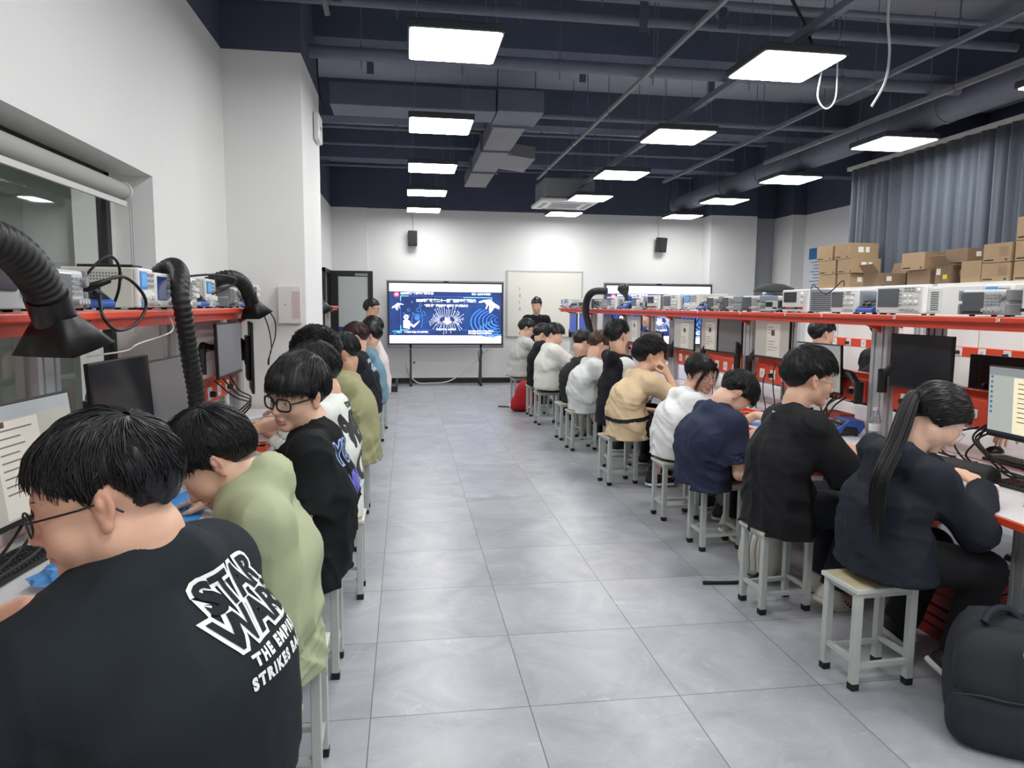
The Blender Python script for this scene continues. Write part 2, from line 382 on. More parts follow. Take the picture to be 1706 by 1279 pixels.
def pipe(label, p0, p1, r, rods=(), name='ceiling_pipe', cat='pipe', m_=M_PIPE, square=False):
    p0 = Vector(p0); p1 = Vector(p1); t = thing(name, label, cat, p0)
    if square: MB().box((p1 - p0) / 2, [max(abs(c), 2 * r) for c in (p1 - p0)]).build('run', m_, t)
    else: MB().cyl((0, 0, 0), p1 - p0, r, n=14).build('run', m_, t)
    if rods:
        for f in rods:
            p = (p1 - p0) * f; h = MB()
            h.cyl(p - Vector((0, 0, r + .06)), p + Vector((0, 0, ZC - p0.z)), .004, n=6)
            ax = (p1 - p0).normalized(); h.cyl(p - ax * .012, p + ax * .012, r + .006, n=14)
            h.build('hanger_rod', M_PIPE, t)
    return t
pipe('thickest sprinkler pipe crossing the ceiling behind the first row of lights', (XW + .5, 6.05, 3.5), (4.95, 6.05, 3.5), .05, (.08, .22, .36, .5, .65, .8, .95))
pipe('thin ceiling pipe crossing just above the nearest left light panel', (XW, 4.95, 3.62), (4.95, 4.95, 3.62), .02, (.1, .3, .42, .55, .68, .85))
pipe('pale ceiling pipe crossing behind the nearest light panels', (XW, 5.45, 3.66), (4.95, 5.45, 3.66), .034, (.2, .5, .75))
pipe('slim ceiling pipe crossing between the first two rows of lights', (XW, 5.75, 3.76), (4.95, 5.75, 3.76), .016, (.35, .6))
pipe('pipe crossing the ceiling level with the duct elbow', (1.42, 7.8, 3.55), (4.95, 7.8, 3.55), .03, (.15, .4, .7))
pipe('ceiling pipe crossing above the third row of lights', (-1.38, 9.6, 3.77), (4.95, 9.6, 3.77), .025, (.2, .5, .8))
pipe('ceiling pipe crossing above the fourth row of lights', (-1.38, 10.6, 3.77), (4.95, 10.6, 3.77), .02, (.2, .6))
pipe('farthest ceiling pipe crossing in front of the back wall', (-1.38, 12.2, 3.77), (4.95, 12.2, 3.77), .02, (.3, .7))
pipe('pale cable conduit running lengthwise past the air conditioner', (1.96, 3.2, 3.415), (1.96, 10.8, 3.415), .014, (.1, .32, .5, .7, .9), 'cable_conduit', 'conduit', M_DUCT, True)
pipe('lengthwise conduit above the middle row of lights', (3.85, 3.0, 3.40), (3.85, 10.6, 3.40), .018, (.1, .35, .6, .85), 'cable_conduit', 'conduit', M_PIPE, True)
pipe('lengthwise cable tray beside the big round duct', (2.71, 1.5, 3.40), (2.71, 11.3, 3.40), .026, (.1, .3, .5, .7, .9), 'cable_tray', 'cable tray', M_PIPE, True)
pipe('conduit running lengthwise at the top right corner of the photo', (4.63, 2.4, 3.40), (4.63, 9.0, 3.40), .02, (.2, .5, .8), 'cable_conduit', 'conduit', M_DUCT, True)
t = pipe('short slanting strut at the upper left by the pillar', (-.62, 5.0, 3.9), (-.52, 5.3, 3.5), .02, (), 'ceiling_strut', 'strut', M_DUCT)
for i, (x, y, lb) in enumerate(((2.6, 5.9, 'round smoke detector above the nearest right light panel'), (1.9, 5.55, 'smoke detector between the two nearest light panels'))):
    t = thing('smoke_detector', lb, 'smoke detector', (x, y, 3.72 if i else ZC))
    if i == 0: t.location.z = 3.95; MB().cyl((0, 0, .0), (0, 0, .2), .006, n=6).build('stem', M_PIPE, t)
    MB().lathe([(.03, -.05), (.055, -.03), (.06, 0)], n=20).build('housing', M_PIPE, t)
# drop rods (vertical flat straps)
k = 0
for (x, y) in ((-.45, 5.2), (.05, 4.7), (.75, 5.0), (1.75, 5.35), (2.3, 5.2), (-.3, 6.7), (1.6, 6.6), (2.9, 6.75)):
    t = thing('hanger_strap', 'dark hanger strap below the ceiling slab, number %s from the left' % ['two', 'three', 'four', 'six', 'seven', 'one', 'five', 'eight'][k], 'hanger strap', (x, y, 3.55)); k += 1
    MB().bx(-.03, .03, -.004, .004, 0, ZC - 3.55 if not (6.35 < y < 6.8) else .17).build('strap', M_NAVY, t)
# light panels
def light_proto():
    t = thing('ceiling_light', 'x', 'ceiling light', (0, 0, 3.2))
    MB().bx(-.3, .3, -.3, .3, .0, .055).build('frame', M_DGREY, t, bev=.01)
    p = MB(); s = .287; r = .03; poly = []
    for cx, cy, a0 in ((1, 1, 0), (-1, 1, 90), (-1, -1, 180), (1, -1, 270)):
        for q in range(5):
            a = math.radians(a0 + 22.5 * q); poly.append((cx * (s - r) + r * math.cos(a), cy * (s - r) + r * math.sin(a)))
    p.prism(poly, lambda u, v, k: (u, v, -.004 + .008 * k)); p.build('diffuser', M_LAMP, t)
    for x in (-.25, .25):
        for y in (-.25, .25): MB().cyl((x, y, .055), (x * .8, y * .8, ZC - 3.2), .0018, n=5).build('suspension_wire', M_GREY, t)
    return t
LP = light_proto()
first = True
ORD = ['nearest', 'second', 'third', 'fourth', 'farthest']
for col, xs, nm in ((0, (.32, .33, .33, .32, .32), 'left'), (1, (2.63, 2.67, 2.74, 2.85, 2.87), 'middle'), (2, (4.9, 4.93, 5.0, 5.0, 5.1), 'right')):
    for row, y in enumerate((4.88, 7.0, 9.12, 11.1, 13.1)):
        if col == 2: y -= .12
        lb = '%s square ceiling light panel in the %s lengthwise row' % (ORD[row], nm)
        if first: LP.location = (xs[row], y, 3.2); LP['label'] = lb; LP['group'] = 'ceiling light panels'; first = False
        else: dup(LP, (xs[row], y, 3.2), 0, lb, 'ceiling light panels')
    for j, y in enumerate((2.7, .55, -1.6)):
        dup(LP, (xs[0], y, 3.2), 0, 'square ceiling light panel of the %s row above the camera, %s of three' % (nm, ['front', 'middle', 'rear'][j]), 'ceiling light panels overhead')
# loose white cable by the right light
cable('loose_cable', [(3.35, 4.75, ZC), (3.3, 4.75, 3.6), (3.33, 4.75, 3.3), (3.31, 4.75, 3.1), (3.22, 4.75, 2.93)], .009, M_WCABLE, 'loose white cable end hanging beside the nearest middle light panel')
cable('loose_cable', [(2.98, 5.0, 3.22), (2.96, 5.0, 3.05), (3.03, 5.0, 2.97), (3.1, 5.0, 3.05), (3.1, 5.0, 3.3)], .006, M_WCABLE, 'white cable loop hanging under the nearest middle light panel')
cable('power_lead', [(2.55, 4.9, ZC), (2.6, 4.9, 3.8), (2.8, 4.9, 3.45), (2.85, 4.88, 3.26)], .012, M_BLK, 'black power lead curving down to the nearest middle light panel')
# cassette air conditioner
t = thing('air_conditioner', 'white cassette air conditioner hanging in front of the back wall', 'air conditioner', (2.62, 11.95, 3.22))
MB().bx(-.42, .42, -.42, .42, .03, .36).build('housing', M_GREY, t, bev=.03)
MB().bx(-.48, .48, -.48, .48, -.03, .03).build('panel', M_WHITEP, t, bev=.02)
g = MB(); g.bx(-.24, .24, -.24, .24, -.036, -.03)
for s in (-1, 1): g.bx(-.3, .3, s * .37 - .035, s * .37 + .035, -.034, -.03).bx(s * .37 - .035, s * .37 + .035, -.3, .3, -.034, -.03)
g.build('air_grille', M_GREY, t)
for x in (-.4, .4):
    for y in (-.4, .4): MB().cyl((x, y, .36), (x, y, ZC - 3.22), .006, n=6).build('hanger_rod', M_PIPE, t)
# ------------------------------------------------------------------ curtain, poster, whiteboard, speakers, big screens
t = thing('curtain', 'long grey blue pleated curtain along the right side behind the stacked cartons', 'curtain', (5.71, 0, 0))
cm = MB(); NC = 1100; Y0, Y1 = .6, 8.78; zs = [.15, .9, 1.8, 2.6, 3.1, 3.3]
def curt(y, z):
    s = .5 + .5 * math.sin(y * 1.7 + 1) * .4
    f = math.sin(y * 33 + 1.3 * math.sin(y * 5.1) + .5 * math.sin(z * .9)) + .35 * math.sin(y * 71 + 2 * math.sin(y * 3.3))
    a = .03 + .02 * (3.3 - z) / 3.3
    return a * f * (1 if z < 3.25 else .7)
vs = [(curt(Y0 + (Y1 - Y0) * i / NC, z), Y0 + (Y1 - Y0) * i / NC + .012 * math.sin(i * .9) * (3.3 - z) / 3.3, z) for z in zs for i in range(NC + 1)]
fs = [(r * (NC + 1) + i, r * (NC + 1) + i + 1, (r + 1) * (NC + 1) + i + 1, (r + 1) * (NC + 1) + i) for r in range(len(zs) - 1) for i in range(NC)]
cm.add(vs, fs, True)
o = cm.build('curtain_fabric', mat('grey_blue_curtain', '5b626d', .85, bump=.08, bscale=250), t)
sd = o.modifiers.new('thickness', 'SOLIDIFY'); sd.thickness = .003
MB().bx(-.03, .03, Y0, Y1 + .03, 3.3, 3.345).build('curtain_rail', M_LGREY, t)
M_PB = mat('poster_blue', '2f74b5', .5)
t = thing('wall_poster', 'blue headed notice board on the right wall beside the carton stacks', 'poster', (XR - .002, 12.68, 1.7))
MB().bx(-.012, 0, -.35, .35, 0, .98).build('board', mat('poster_paper', 'dfe6ee', .4), t)
MB().bx(-.014, -.012, -.34, .34, .76, .97).build('header', M_PB, t)
m = MB()
for k in range(11): m.bx(-.0135, -.012, -.28, .28 - (.1 if k % 3 else 0), .70 - .06 * k, .712 - .06 * k)
m.build('printed_lines', M_DGREY, t)
t = thing('whiteboard', 'whiteboard with thin aluminium frame on the back wall between the two big screens', 'whiteboard', (2.72, YB, .92))
MB().bx(-.75, .75, -.018, 0, 0, 1.28).build('board', mat('whiteboard_enamel', 'e6e5da', .25), t)
MB().bx(-.765, .765, -.026, 0, 1.27, 1.295).bx(-.765, .765, -.026, 0, -.015, .01).bx(-.765, -.74, -.026, 0, 0, 1.28).bx(.74, .765, -.026, 0, 0, 1.28).build('frame', M_ALU, t)
for k in range(4): MB().bx(-.52, -.5 + .02 * (k % 2), -.0185, -.018, .9 - .13 * k, .97 - .13 * k).build('marker_note', mat('faint_marker', 'b9b9b4', .6), t)
for i, (x, z) in enumerate(((.13, 2.78), (5.05, 2.76))):
    t = thing('wall_speaker', ['black wall speaker above the left big screen', 'black wall speaker on the back wall above the right big screen, turned inwards'][i], 'loudspeaker', (x, YB - .13, z), [.0, .35][i])
    MB().box((0, 0, 0), (.17, .15, .29), rz(0) @ Matrix.Rotation(.12, 3, 'X')).build('cabinet', M_BLKS, t, bev=.012)
    MB().box((0, -.078, 0), (.15, .01, .25), Matrix.Rotation(.12, 3, 'X')).build('grille', mat('speaker_cloth', '2c2d30', .9, bump=.3, bscale=400), t)
    MB().cyl((0, .05, 0), (0, .13, .02), .018).build('bracket', M_BLK, t)
    MB().tube(catmull([(0, .07, .12), (.01, .11, .3), (-.02, .12, .55)], 5), .004, 5).build('cable', M_GREY, t)

E_W = mat('screen_white', 'f6e9f6', .5, emit=.86)
def big_screen(label, x0, x1, z0, z1, y, wheels=True):
    Wd, Hd = x1 - x0, z1 - z0
    t = thing('interactive_screen', label, 'large display', ((x0 + x1) / 2, y, 0))
    MB().bx(-Wd / 2, Wd / 2, 0, .07, z0, z1).build('housing', mat('screen_housing', '85868c', .35, metal=.5), t, bev=.01)
    MB().bx(-Wd / 2 + .02, Wd / 2 - .02, -.004, .0, z0 + .06, z1 - .03).build('bezel', M_BLK, t)
    MB().bx(-.05, .05, -.006, 0, z1 - .028, z1 - .006).build('webcam', M_BLK, t)
    ax0, ax1, az0, az1 = -Wd / 2 + .045, Wd / 2 - .045, z0 + .085, z1 - .055
    s = MB().bx(ax0, ax1, -.008, -.004, az0, az1).build('screen', E_W, t)
    aw, ah = ax1 - ax0, az1 - az0
    P = lambda u, v, d=0: (ax0 + u * aw, -.009 - d, az0 + v * ah)
    # slide background: flat artwork of the slide with its own colour patches
    bg = bpy.data.materials.get('slide_background')
    if not bg:
        bg = bpy.data.materials.new('slide_background'); bg.use_nodes = True; nt = bg.node_tree; L = nt.links.new
        b = nt.nodes['Principled BSDF']; tc = nt.nodes.new('ShaderNodeTexCoord')
        n = nt.nodes.new('ShaderNodeTexNoise'); n.inputs['Scale'].default_value = 1.7; n.inputs['Detail'].default_value = 4; L(tc.outputs['Object'], n.inputs['Vector'])
        cr = nt.nodes.new('ShaderNodeValToRGB'); e = cr.color_ramp.elements
        e[0].position = .3; e[0].color = lin('1d2a62'); e[1].position = .75; e[1].color = lin('2f5fb4'); L(n.outputs['Fac'], cr.inputs[0])
        L(cr.outputs[0], b.inputs['Emission Color']); b.inputs['Emission Strength'].default_value = 1; b.inputs['Base Color'].default_value = (0, 0, 0, 1)
    m = MB(); m.quad(P(0, .135), P(1, .135), P(1, .865), P(0, .865)); m.build('slide', bg, s)
    wh, cy, bl, rd = mat('slide_white', 'f4f6ff', .5, emit=1.), mat('slide_cyan', '7fdcff', .5, emit=1.), mat('slide_blue', '3f7df0', .5, emit=1.), mat('slide_red', 'e0344a', .5, emit=1.)
    lb = mat('slide_light_blue', '4fa3ea', .5, emit=.9); pk = mat('slide_pale', 'd9cfe8', .5, emit=1.); dk = mat('slide_navy', '152048', .5, emit=.6)
    X, Z = (1, 0, 0), (0, 0, 1)
    def tx(sx, body, u, v, size, mm, al='LEFT', bold=.0): text_obj(body, size * ah, mm, P(u, v, .002), X, Z, s, 'slide_lettering', 0, al, bold)
    tx(0, '2025年浙江省职业技能活动周', .10, .832, .042, wh, bold=.003)
    tx(0, '学校: 电子信息学院', .90, .828, .038, wh, 'RIGHT', .002)
    tx(0, '2025年学校第二十一届学生职业技能竞赛', .505, .715, .056, wh, 'CENTER', .004)
    tx(0, '“创新杯” 暨电子产品设计与制作大赛', .505, .632, .046, wh, 'CENTER', .003)
    tx(0, '电子信息学院  2025年5月', .50, .233, .03, wh, 'CENTER', .002)
    tx(0, '欢迎您', .07, .185, .05, cy, 'CENTER', .004)
    tx(0, '技术支持单位: 信息工程学院', .13, .188, .032, wh, 'LEFT', .002)
    tx(0, '主办单位: 职业技能大赛组委会', .70, .205, .032, wh, 'LEFT', .002)
    tx(0, '承办单位: 电子信息工程学院', .70, .168, .032, wh, 'LEFT', .002)
    tx(0, '5G', .512, .415, .075, wh, 'CENTER', .004)
    tx(0, 'AI', .064, .815, .06, pk, 'CENTER', .004)
    def art(name, mm, fn):
        m = MB(); fn(m); return m.build(name, mm, s)
    def line(m, a, b, w=.004, d=.001):
        a = Vector(P(*a, d)); b = Vector(P(*b, d)); n = (b - a).cross(Vector((0, 1, 0))).normalized() * w * ah
        m.quad(a - n, b - n, b + n, a + n)
    def ring(m, u, v, r, w, d=.001, a0=0, a1=360, sy=1., n=36):
        c = Vector(P(u, v, d)); p = []
        for i in range(n + 1):
            a = math.radians(a0 + (a1 - a0) * i / n)
            for rr in (r - w, r + w): p.append(c + Vector((math.cos(a) * rr * ah, 0, math.sin(a) * rr * ah * sy)))
        for i in range(n): m.quad(p[2 * i], p[2 * i + 1], p[2 * i + 3], p[2 * i + 2])
    def blob(m, u, v, pts, d=.0012):
        c = Vector(P(u, v, d)); m.add([c + Vector((a * ah, 0, b * ah)) for a, b in pts], [tuple(range(len(pts)))], False)
    art('slide_logo_disc', rd, lambda m: ring(m, .064, .815, .036, .012, .0008))
    for a, b in (((.10, .79), (.17, .79)), ((.10, .79), (.10, .71)), ((.655, .775), (.91, .775)), ((.91, .775), (.91, .70)), ((.10, .225), (.17, .225)), ((.10, .225), (.10, .3))): art('slide_frame_corner', cy, lambda m: line(m, a, b, .006))
    art('slide_frame_line', bl, lambda m: (line(m, (.10, .3), (.10, .71), .002), line(m, (.17, .225), (.7, .225), .002), line(m, (.17, .79), (.655, .785), .002)))
    for k in range(7): art('slide_swirl', bl, lambda m: ring(m, .97 - .012 * k, .40 - .006 * k, .06 + .045 * k, .006 + .001 * k, .001, 95 + 4 * k, 265 + 6 * k, .75))
    for k in range(5): art('slide_swirl', lb, lambda m: ring(m, .965, .36 - .02 * k, .10 + .05 * k, .008, .0014, 150 + 6 * k, 285, .6))
    def rays(m):
        r2 = random.Random(3)
        for k in range(46):
            a = 2 * PI * k / 46; r0 = .1 + .03 * r2.random(); r1 = .2 + .1 * r2.random()
            u0, v0 = .512 + math.cos(a) * r0 * .6, .40 + math.sin(a) * r0 * .5; u1, v1 = .512 + math.cos(a) * r1 * .55, .40 + math.sin(a) * r1 * .8
            um = (u0 + u1) / 2; line(m, (u0, v0), (um, v0 + (v1 - v0) * .2), .002); line(m, (um, v0 + (v1 - v0) * .2), (u1, v1), .002); ring(m, u1, v1, .004, .003, .001, n=8)
    art('slide_circuit_rays', wh, rays)
    art('slide_chip', pk, lambda m: blob(m, .512, .35, [(-.09, .02), (0, -.035), (.09, .02), (0, .05)], .0009))
    def hand(m, u, v, sx, k):
        q = lambda L_: [(sx * a * k, b * k) for a, b in L_]
        blob(m, u, v, q([(0, 0), (.1, .035), (.22, .05), (.3, -.02), (.4, -.08), (.4, -.14), (.28, -.09), (.16, -.06), (.12, -.005), (.02, -.02)]))
        blob(m, u, v, q([(.16, -.04), (.2, -.03), (.16, -.13), (.13, -.14)])); blob(m, u, v, q([(.21, -.05), (.25, -.05), (.24, -.15), (.2, -.17)])); blob(m, u, v, q([(.27, -.08), (.31, -.1), (.24, -.2), (.2, -.2)]))
    art('slide_hand', wh, lambda m: hand(m, .79, .705, 1, .9))
    art('slide_hand', pk, lambda m: hand(m, .13, .65, -1, .5))
    def bot(m):
        ring(m, .148, .44, .028, .016, .001); blob(m, .148, .36, [(-.05, -.1), (.06, -.12), (.07, .01), (.0, .05), (-.05, .02)]); blob(m, .19, .31, [(-.03, .0), (.05, -.05), (.14, .05), (.15, .08), (.04, .0), (-.02, .04)])
    art('slide_robot_figure', pk, bot)
    def heads(m):
        ring(m, .245, .40, .09, .003, .001, -20, 220); line(m, (.292, .36), (.28, .26), .003); line(m, (.197, .35), (.2, .27), .003)
    for a, b, r in ((.17, .56, .022), (.26, .56, .035), (.275, .64, .022), (.21, .5, .014), (.3, .5, .03), (.2, .69, .01), (.13, .5, .008), (.175, .47, .008)): art('slide_ring', lb, lambda m: ring(m, a, b, r, .003, .001))
    art('slide_head_outline', lb, heads)
    art('slide_outline_icons', bl, lambda m: ring(m, .245, .43, .025, .02, .0011))
    if wheels:
        for sx in (-1, 1):
            xx = sx * .66
            MB().bx(xx - .02, xx + .02, .0, .035, .06, z0 + .1).build('stand_post', M_DGREY, t)
            MB().tube([(xx, .02, z0 + .05), (xx + sx * .0, .3, .07)], .018).build('stand_leg', M_DGREY, t)
            for yy in (-.02, .3): MB().cyl((xx - .02, yy, .045), (xx + .02, yy, .045), .045).build('caster', M_BLK, t)
        MB().bx(-.66, .66, .07, .1, z0 + .08, z0 + .14).build('stand_crossbar', M_DGREY, t)
    else:
        for sx in (-1, 1): MB().bx(sx * .66 - .02, sx * .66 + .02, .0, .035, .0, z0 + .1).build('stand_post', M_DGREY, t)
    return t
TVY = 13.5
big_screen('left big screen on a wheeled stand showing the blue contest slide', -.355, 1.83, .725, 1.975, TVY)
big_screen('right big screen showing the same blue slide, lower half hidden behind the benches', 3.78, 5.98, .725, 1.985, TVY)
cable('power_cable', [(1.55, TVY + .09, .70), (1.25, TVY + .2, .40), (.85, TVY + .37, .07), (.45, TVY + .40, .016), (.2, YB - .1, .03), (.05, YB - .03, .2), (.0, YB - .02, .4)], .013, M_WCABLE, 'pale power cable drooping to the floor behind the left big screen')
cable('signal_cable', [(1.42, TVY + .09, .70), (1.44, TVY + .15, .6), (1.38, TVY + .12, .45), (1.35, TVY + .09, .68)], .006, M_CABLE, 'short dark cable hanging under the right end of the left big screen')
t = thing('wall_socket', 'wall socket with a black plug behind the left big screen', 'wall socket', (.16, YB, .42))
MB().bx(-.045, .045, -.012, 0, -.045, .045).build('plate', M_WHITEP, t); MB().cyl((-.01, -.05, -.01), (-.01, -.01, -.01), .018).build('plug', M_BLK, t)

# ------------------------------------------------------------------ stools
def make_stool():
    t = thing('stool', 'x', 'stool')
    MB().bx(-.15, .15, -.115, .115, .405, .425).build('seat', mat('stool_seat_edge', 'c9cbc4', .4), t, bev=.004)
    MB().bx(-.138, .138, -.103, .103, .4252, .4275).build('seat_veneer', mat('pale_wood_veneer', 'c9bd97', .5, namt=.12, nscale=22), t)
    for a in (-1, 1):
        for b in (-1, 1):
            x, y = a * .125, b * .09
            l = MB().box((x, y, .215), (.031, .031, .38)).build('leg', M_STEEL, t, bev=.003)
            MB().box((x, y, .015), (.034, .034, .03)).build('rubber_foot', M_RUB, l, bev=.003)
    for a in (-1, 1):
        MB().box((a * .125, 0, .12), (.018, .15, .02)).build('stretcher', M_STEEL, t); MB().box((0, a * .09, .1), (.22, .018, .02)).build('stretcher', M_STEEL, t)
        MB().box((a * .125, 0, .395), (.02, .15, .022)).build('apron', M_STEEL, t); MB().box((0, a * .09, .395), (.22, .02, .022)).build('apron', M_STEEL, t)
    return t
STOOL = make_stool(); _su = [False]
def stool(x, y, a, label):
    if not _su[0]: _su[0] = True; o = STOOL; o.location = (x, y, 0); o.rotation_euler = (0, 0, a); o['label'] = label; o['group'] = 'lab stools'; return o
    return dup(STOOL, (x, y, 0), a, label, 'lab stools')

# ------------------------------------------------------------------ benches and shelves
def edge_band(m, x0, x1, y0, y1, z0, z1, th=.012):
    m.bx(x0 - th, x0, y0 - th, y1 + th, z0, z1).bx(x1, x1 + th, y0 - th, y1 + th, z0, z1).bx(x0, x1, y0 - th, y0, z0, z1).bx(x0, x1, y1, y1 + th, z0, z1)
def alu_post(m, x, y, z0, z1, w=.04, d=.1):
    """slotted aluminium extrusion, drawn as one profile"""
    P = []; g = .008; s = .012
    pts = [(-w, -d), (-g, -d), (-g, -d + s), (g, -d + s), (g, -d), (w, -d), (w, -d * .5 - g), (w - s, -d * .5 - g), (w - s, -d * .5 + g), (w, -d * .5 + g), (w, d * .5 - g), (w - s, d * .5 - g), (w - s, d * .5 + g), (w, d * .5 + g), (w, d),
           (g, d), (g, d - s), (-g, d - s), (-g, d), (-w, d), (-w, d * .5 + g), (-w + s, d * .5 + g), (-w + s, d * .5 - g), (-w, d * .5 - g), (-w, -d * .5 + g), (-w + s, -d * .5 + g), (-w + s, -d * .5 - g), (-w, -d * .5 - g)]
    m.prism(pts, lambda u, v, k: (x + u, y + v, z1 if k else z0))
def socket_on(parent, x, y, z, fx, plug=False, kind=0):
    """a white socket plate on a face looking along fx (+1/-1 on x)"""
    p = MB().box((x + fx * .004, y, z), (.008, .075, .075 if kind == 0 else .045)).build('socket', M_WHITEP, parent, bev=.002)
    if plug:
        MB().cyl((x + fx * .008, y, z - .005), (x + fx * .04, y, z - .005), .019, .016, 14).build('plug', M_BLK, p)
    else:
        MB().box((x + fx * .009, y, z), (.003, .03, .03)).build('socket_face', M_LGREY, p)
    return p
def bench(name_lab, x0, x1, y0, y1, legs, fx, cab=()):
    t = thing('workbench', name_lab, 'workbench', (0, 0, 0))
    MB().bx(x0, x1, y0, y1, .712, .74).build('tabletop', M_DESK, t)
    m = MB(); edge_band(m, x0, x1, y0, y1, .708, .738); m.build('edge_band', M_ORANGE, t, bev=.003)
    xf = x0 if fx < 0 else x1
    xa = xf - fx * .58; MB().bx(xa - .012, xa + .012, y0 + .05, y1 - .05, .6, .712).build('apron', M_ORANGE, t)
    for y in legs:
        for xx in (xf - fx * .16, (x1 if fx < 0 else x0) + fx * .1):
            m = MB(); alu_post(m, xx, y, .0, .71, .03, .045); m.build('leg', M_ALU, t)
    return t
BL = bench('white left hand workbench along the window wall with orange edge', -1.285, -.69, -1.2, 5.52, (-.9, .9, 2.53, 4.1, 4.88), 1)
BL2 = bench('white left hand workbench beyond the pillar', -1.36, -.76, 6.72, 11.9, (6.9, 7.75, 10.2, 11.8), 1)
BR = bench('long white workbench on the right facing the aisle with orange edge', 2.255, 2.98, 1.75, 12.5, (2.40, 3.72, 5.38, 6.92, 8.5, 10.3, 12.3), -1)
BR2 = bench('white workbench behind the right hand one, used from its far side', 3.006, 3.72, 1.75, 12.5, (2.28, 4.3, 6.02, 7.4, 9.1, 10.8, 12.3), 1)
def shelf(label, x0, x1, y0, y1, posts, px, fx, trunk=None, pd=.075):
    """an instrument shelf on aluminium posts with an orange socket trunk; fx tells which way its front looks"""
    t = thing('instrument_shelf', label, 'shelf', (0, 0, 0))
    MB().bx(x0, x1, y0, y1, 1.466, 1.494).build('shelf_board', M_ORANGE, t, bev=.006)
    MB().bx(x0 + .015, x1 - .015, y0 + .02, y1 - .02, 1.4941, 1.4955).build('shelf_mat', mat('pale_shelf_top', 'cfcac4', .5), t)
    xf = x0 if fx < 0 else x1
    MB().bx(min(xf - fx * .03, xf - fx * .07), max(xf - fx * .03, xf - fx * .07), y0 + .03, y1 - .03, 1.43, 1.466).build('front_beam', M_ORANGE, t)
    for y in posts:
        m = MB(); alu_post(m, px, y, .741, 1.466, .034, pd); m.build('post', M_ALU, t)
        m = MB(); m.prism([(xf - fx * .02, 1.466), (px, 1.466), (px, 1.36), (px + fx * .06, 1.40)], lambda u, v, k: (u, y - .0 + (.012 if k else -.012), v)); m.build('bracket', M_ORANGE, t)
    return t
SL = shelf('orange instrument shelf over the left workbench', -1.285, -1.0, -1.2, 5.42, (.55, 2.55, 3.95, 5.3), -1.2, 1)
SL2 = shelf('orange instrument shelf on the left beyond the pillar', -1.36, -1.06, 6.75, 11.8, (6.95, 8.6, 10.2, 11.6), -1.22, 1)
PR = (2.35, 4.01, 5.72, 7.49, 9.2, 10.9, 12.3)
SR = shelf('long orange instrument shelf over the right workbenches with white station numbers', 2.66, 3.36, 1.75, 12.45, PR, 2.9, -1)
for i, (y, s) in enumerate(((2.9, '24'), (3.6, '23'), (4.3, '22'), (4.75, '21'), (5.45, '20'), (6.3, '19'), (8.13, '17'))):
    text_obj(s, .026, M_NUM, (2.6535, y, 1.481), (0, -1, 0), (0, 0, 1), SR, 'station_number', .0004, bold=.0006)
def trunking(parent, x, y0, y1, z0, z1, fx, socks):
    MB().bx(x, x - fx * .07, y0, y1, z0, z1).build('socket_trunk', M_ORANGE, parent, bev=.004)
    for (y, plug, kind) in socks: socket_on(parent, x, y, (z0 + z1) / 2 - .005, fx, plug, kind)
for i in range(len(PR) - 1):
    a, b = PR[i] + .13, PR[i + 1] - .13
    n = 8; ss = [(a + (b - a) * (k + .7) / (n + .4), (k + i) % 3 == 1 if i < 4 else False, 1 if k in (0, 4) else 0) for k in range(n)]
    trunking(SR, 2.885, a, b, .93, 1.075, -1, ss)
    if i < 3: trunking(SR, 3.2, a, b, .93, 1.075, -1, [(a + .5 + .2 * k, k % 2, 0) for k in range(4)])
for a, b in ((-1, .45), (.65, 2.42), (2.68, 3.82), (4.08, 5.2)):
    n = 5; trunking(SL, -1.16, a, b, .93, 1.06, 1, [(a + (b - a) * (k + .7) / (n + .4), k % 2, 0) for k in range(n)])
trunking(SL2, -1.18, 7.1, 8.45, .93, 1.06, 1, [(7.3 + .2 * k, k % 2, 0) for k in range(5)])
for y in (5.72, 7.49, 9.2, 4.01): m = MB(); alu_post(m, 3.25, y, .741, 1.466, .034, .05); m.build('post', M_ALU, SR)
B3 = bench('pale workbench behind the far side seats, seen under the right shelf', 4.42, 5.06, 2.6, 9.2, (2.9, 5.0, 7.1, 9.0), -1)
t = thing('socket_rail', 'orange socket rail on posts over the rear bench, seen under the right shelf', 'socket rail', (0, 0, 0))
for a, b in ((4.75, 6.1), (6.35, 7.9)):
    MB().bx(4.84, 4.9, a, b, 1.115, 1.205).build('socket_trunk', M_ORANGE, t, bev=.004)
    for k in range(5): socket_on(t, 4.838, a + .15 + .26 * k, 1.16, -1, k % 2, 0)
for y in (4.7, 6.22, 7.95): m = MB(); alu_post(m, 4.87, y, .741, 1.66, .034, .05); m.build('post', M_ALU, t)
# the open drawer of the third station and the closed ones
def drawer(y, open_, label):
    t = thing('drawer', label, 'drawer', (2.36 - open_, y, .545))
    m = MB(); m.bx(-.02, 0, -.2, .2, 0, .155).bx(0, .4, -.18, -.168, .02, .15).bx(0, .4, .168, .18, .02, .15).bx(0, .4, -.18, .18, .012, .024).bx(.39, .4, -.18, .18, .02, .15)
    m.build('body', M_ORPL, t, bev=.004)
    MB().bx(-.028, -.02, -.05, .05, .11, .13).build('handle', M_DGREY, t)
    return t
drawer(3.96, .26, 'orange drawer pulled open under the bench in front of the person in navy')
t = thing('component_pile', 'small components lying inside the open orange drawer', 'components', (2.2, 3.96, .57)); t['kind'] = 'stuff'
m = MB()
for k in range(26): m.box((rnd.uniform(-.06, .2), rnd.uniform(-.14, .14), .012 + rnd.random() * .03), (.03 + .03 * rnd.random(), .02 + .02 * rnd.random(), .02), rz(rnd.random() * 3))
m.build('pieces', mat('mixed_components', '55504c', .5, namt=.5, nscale=40), t)
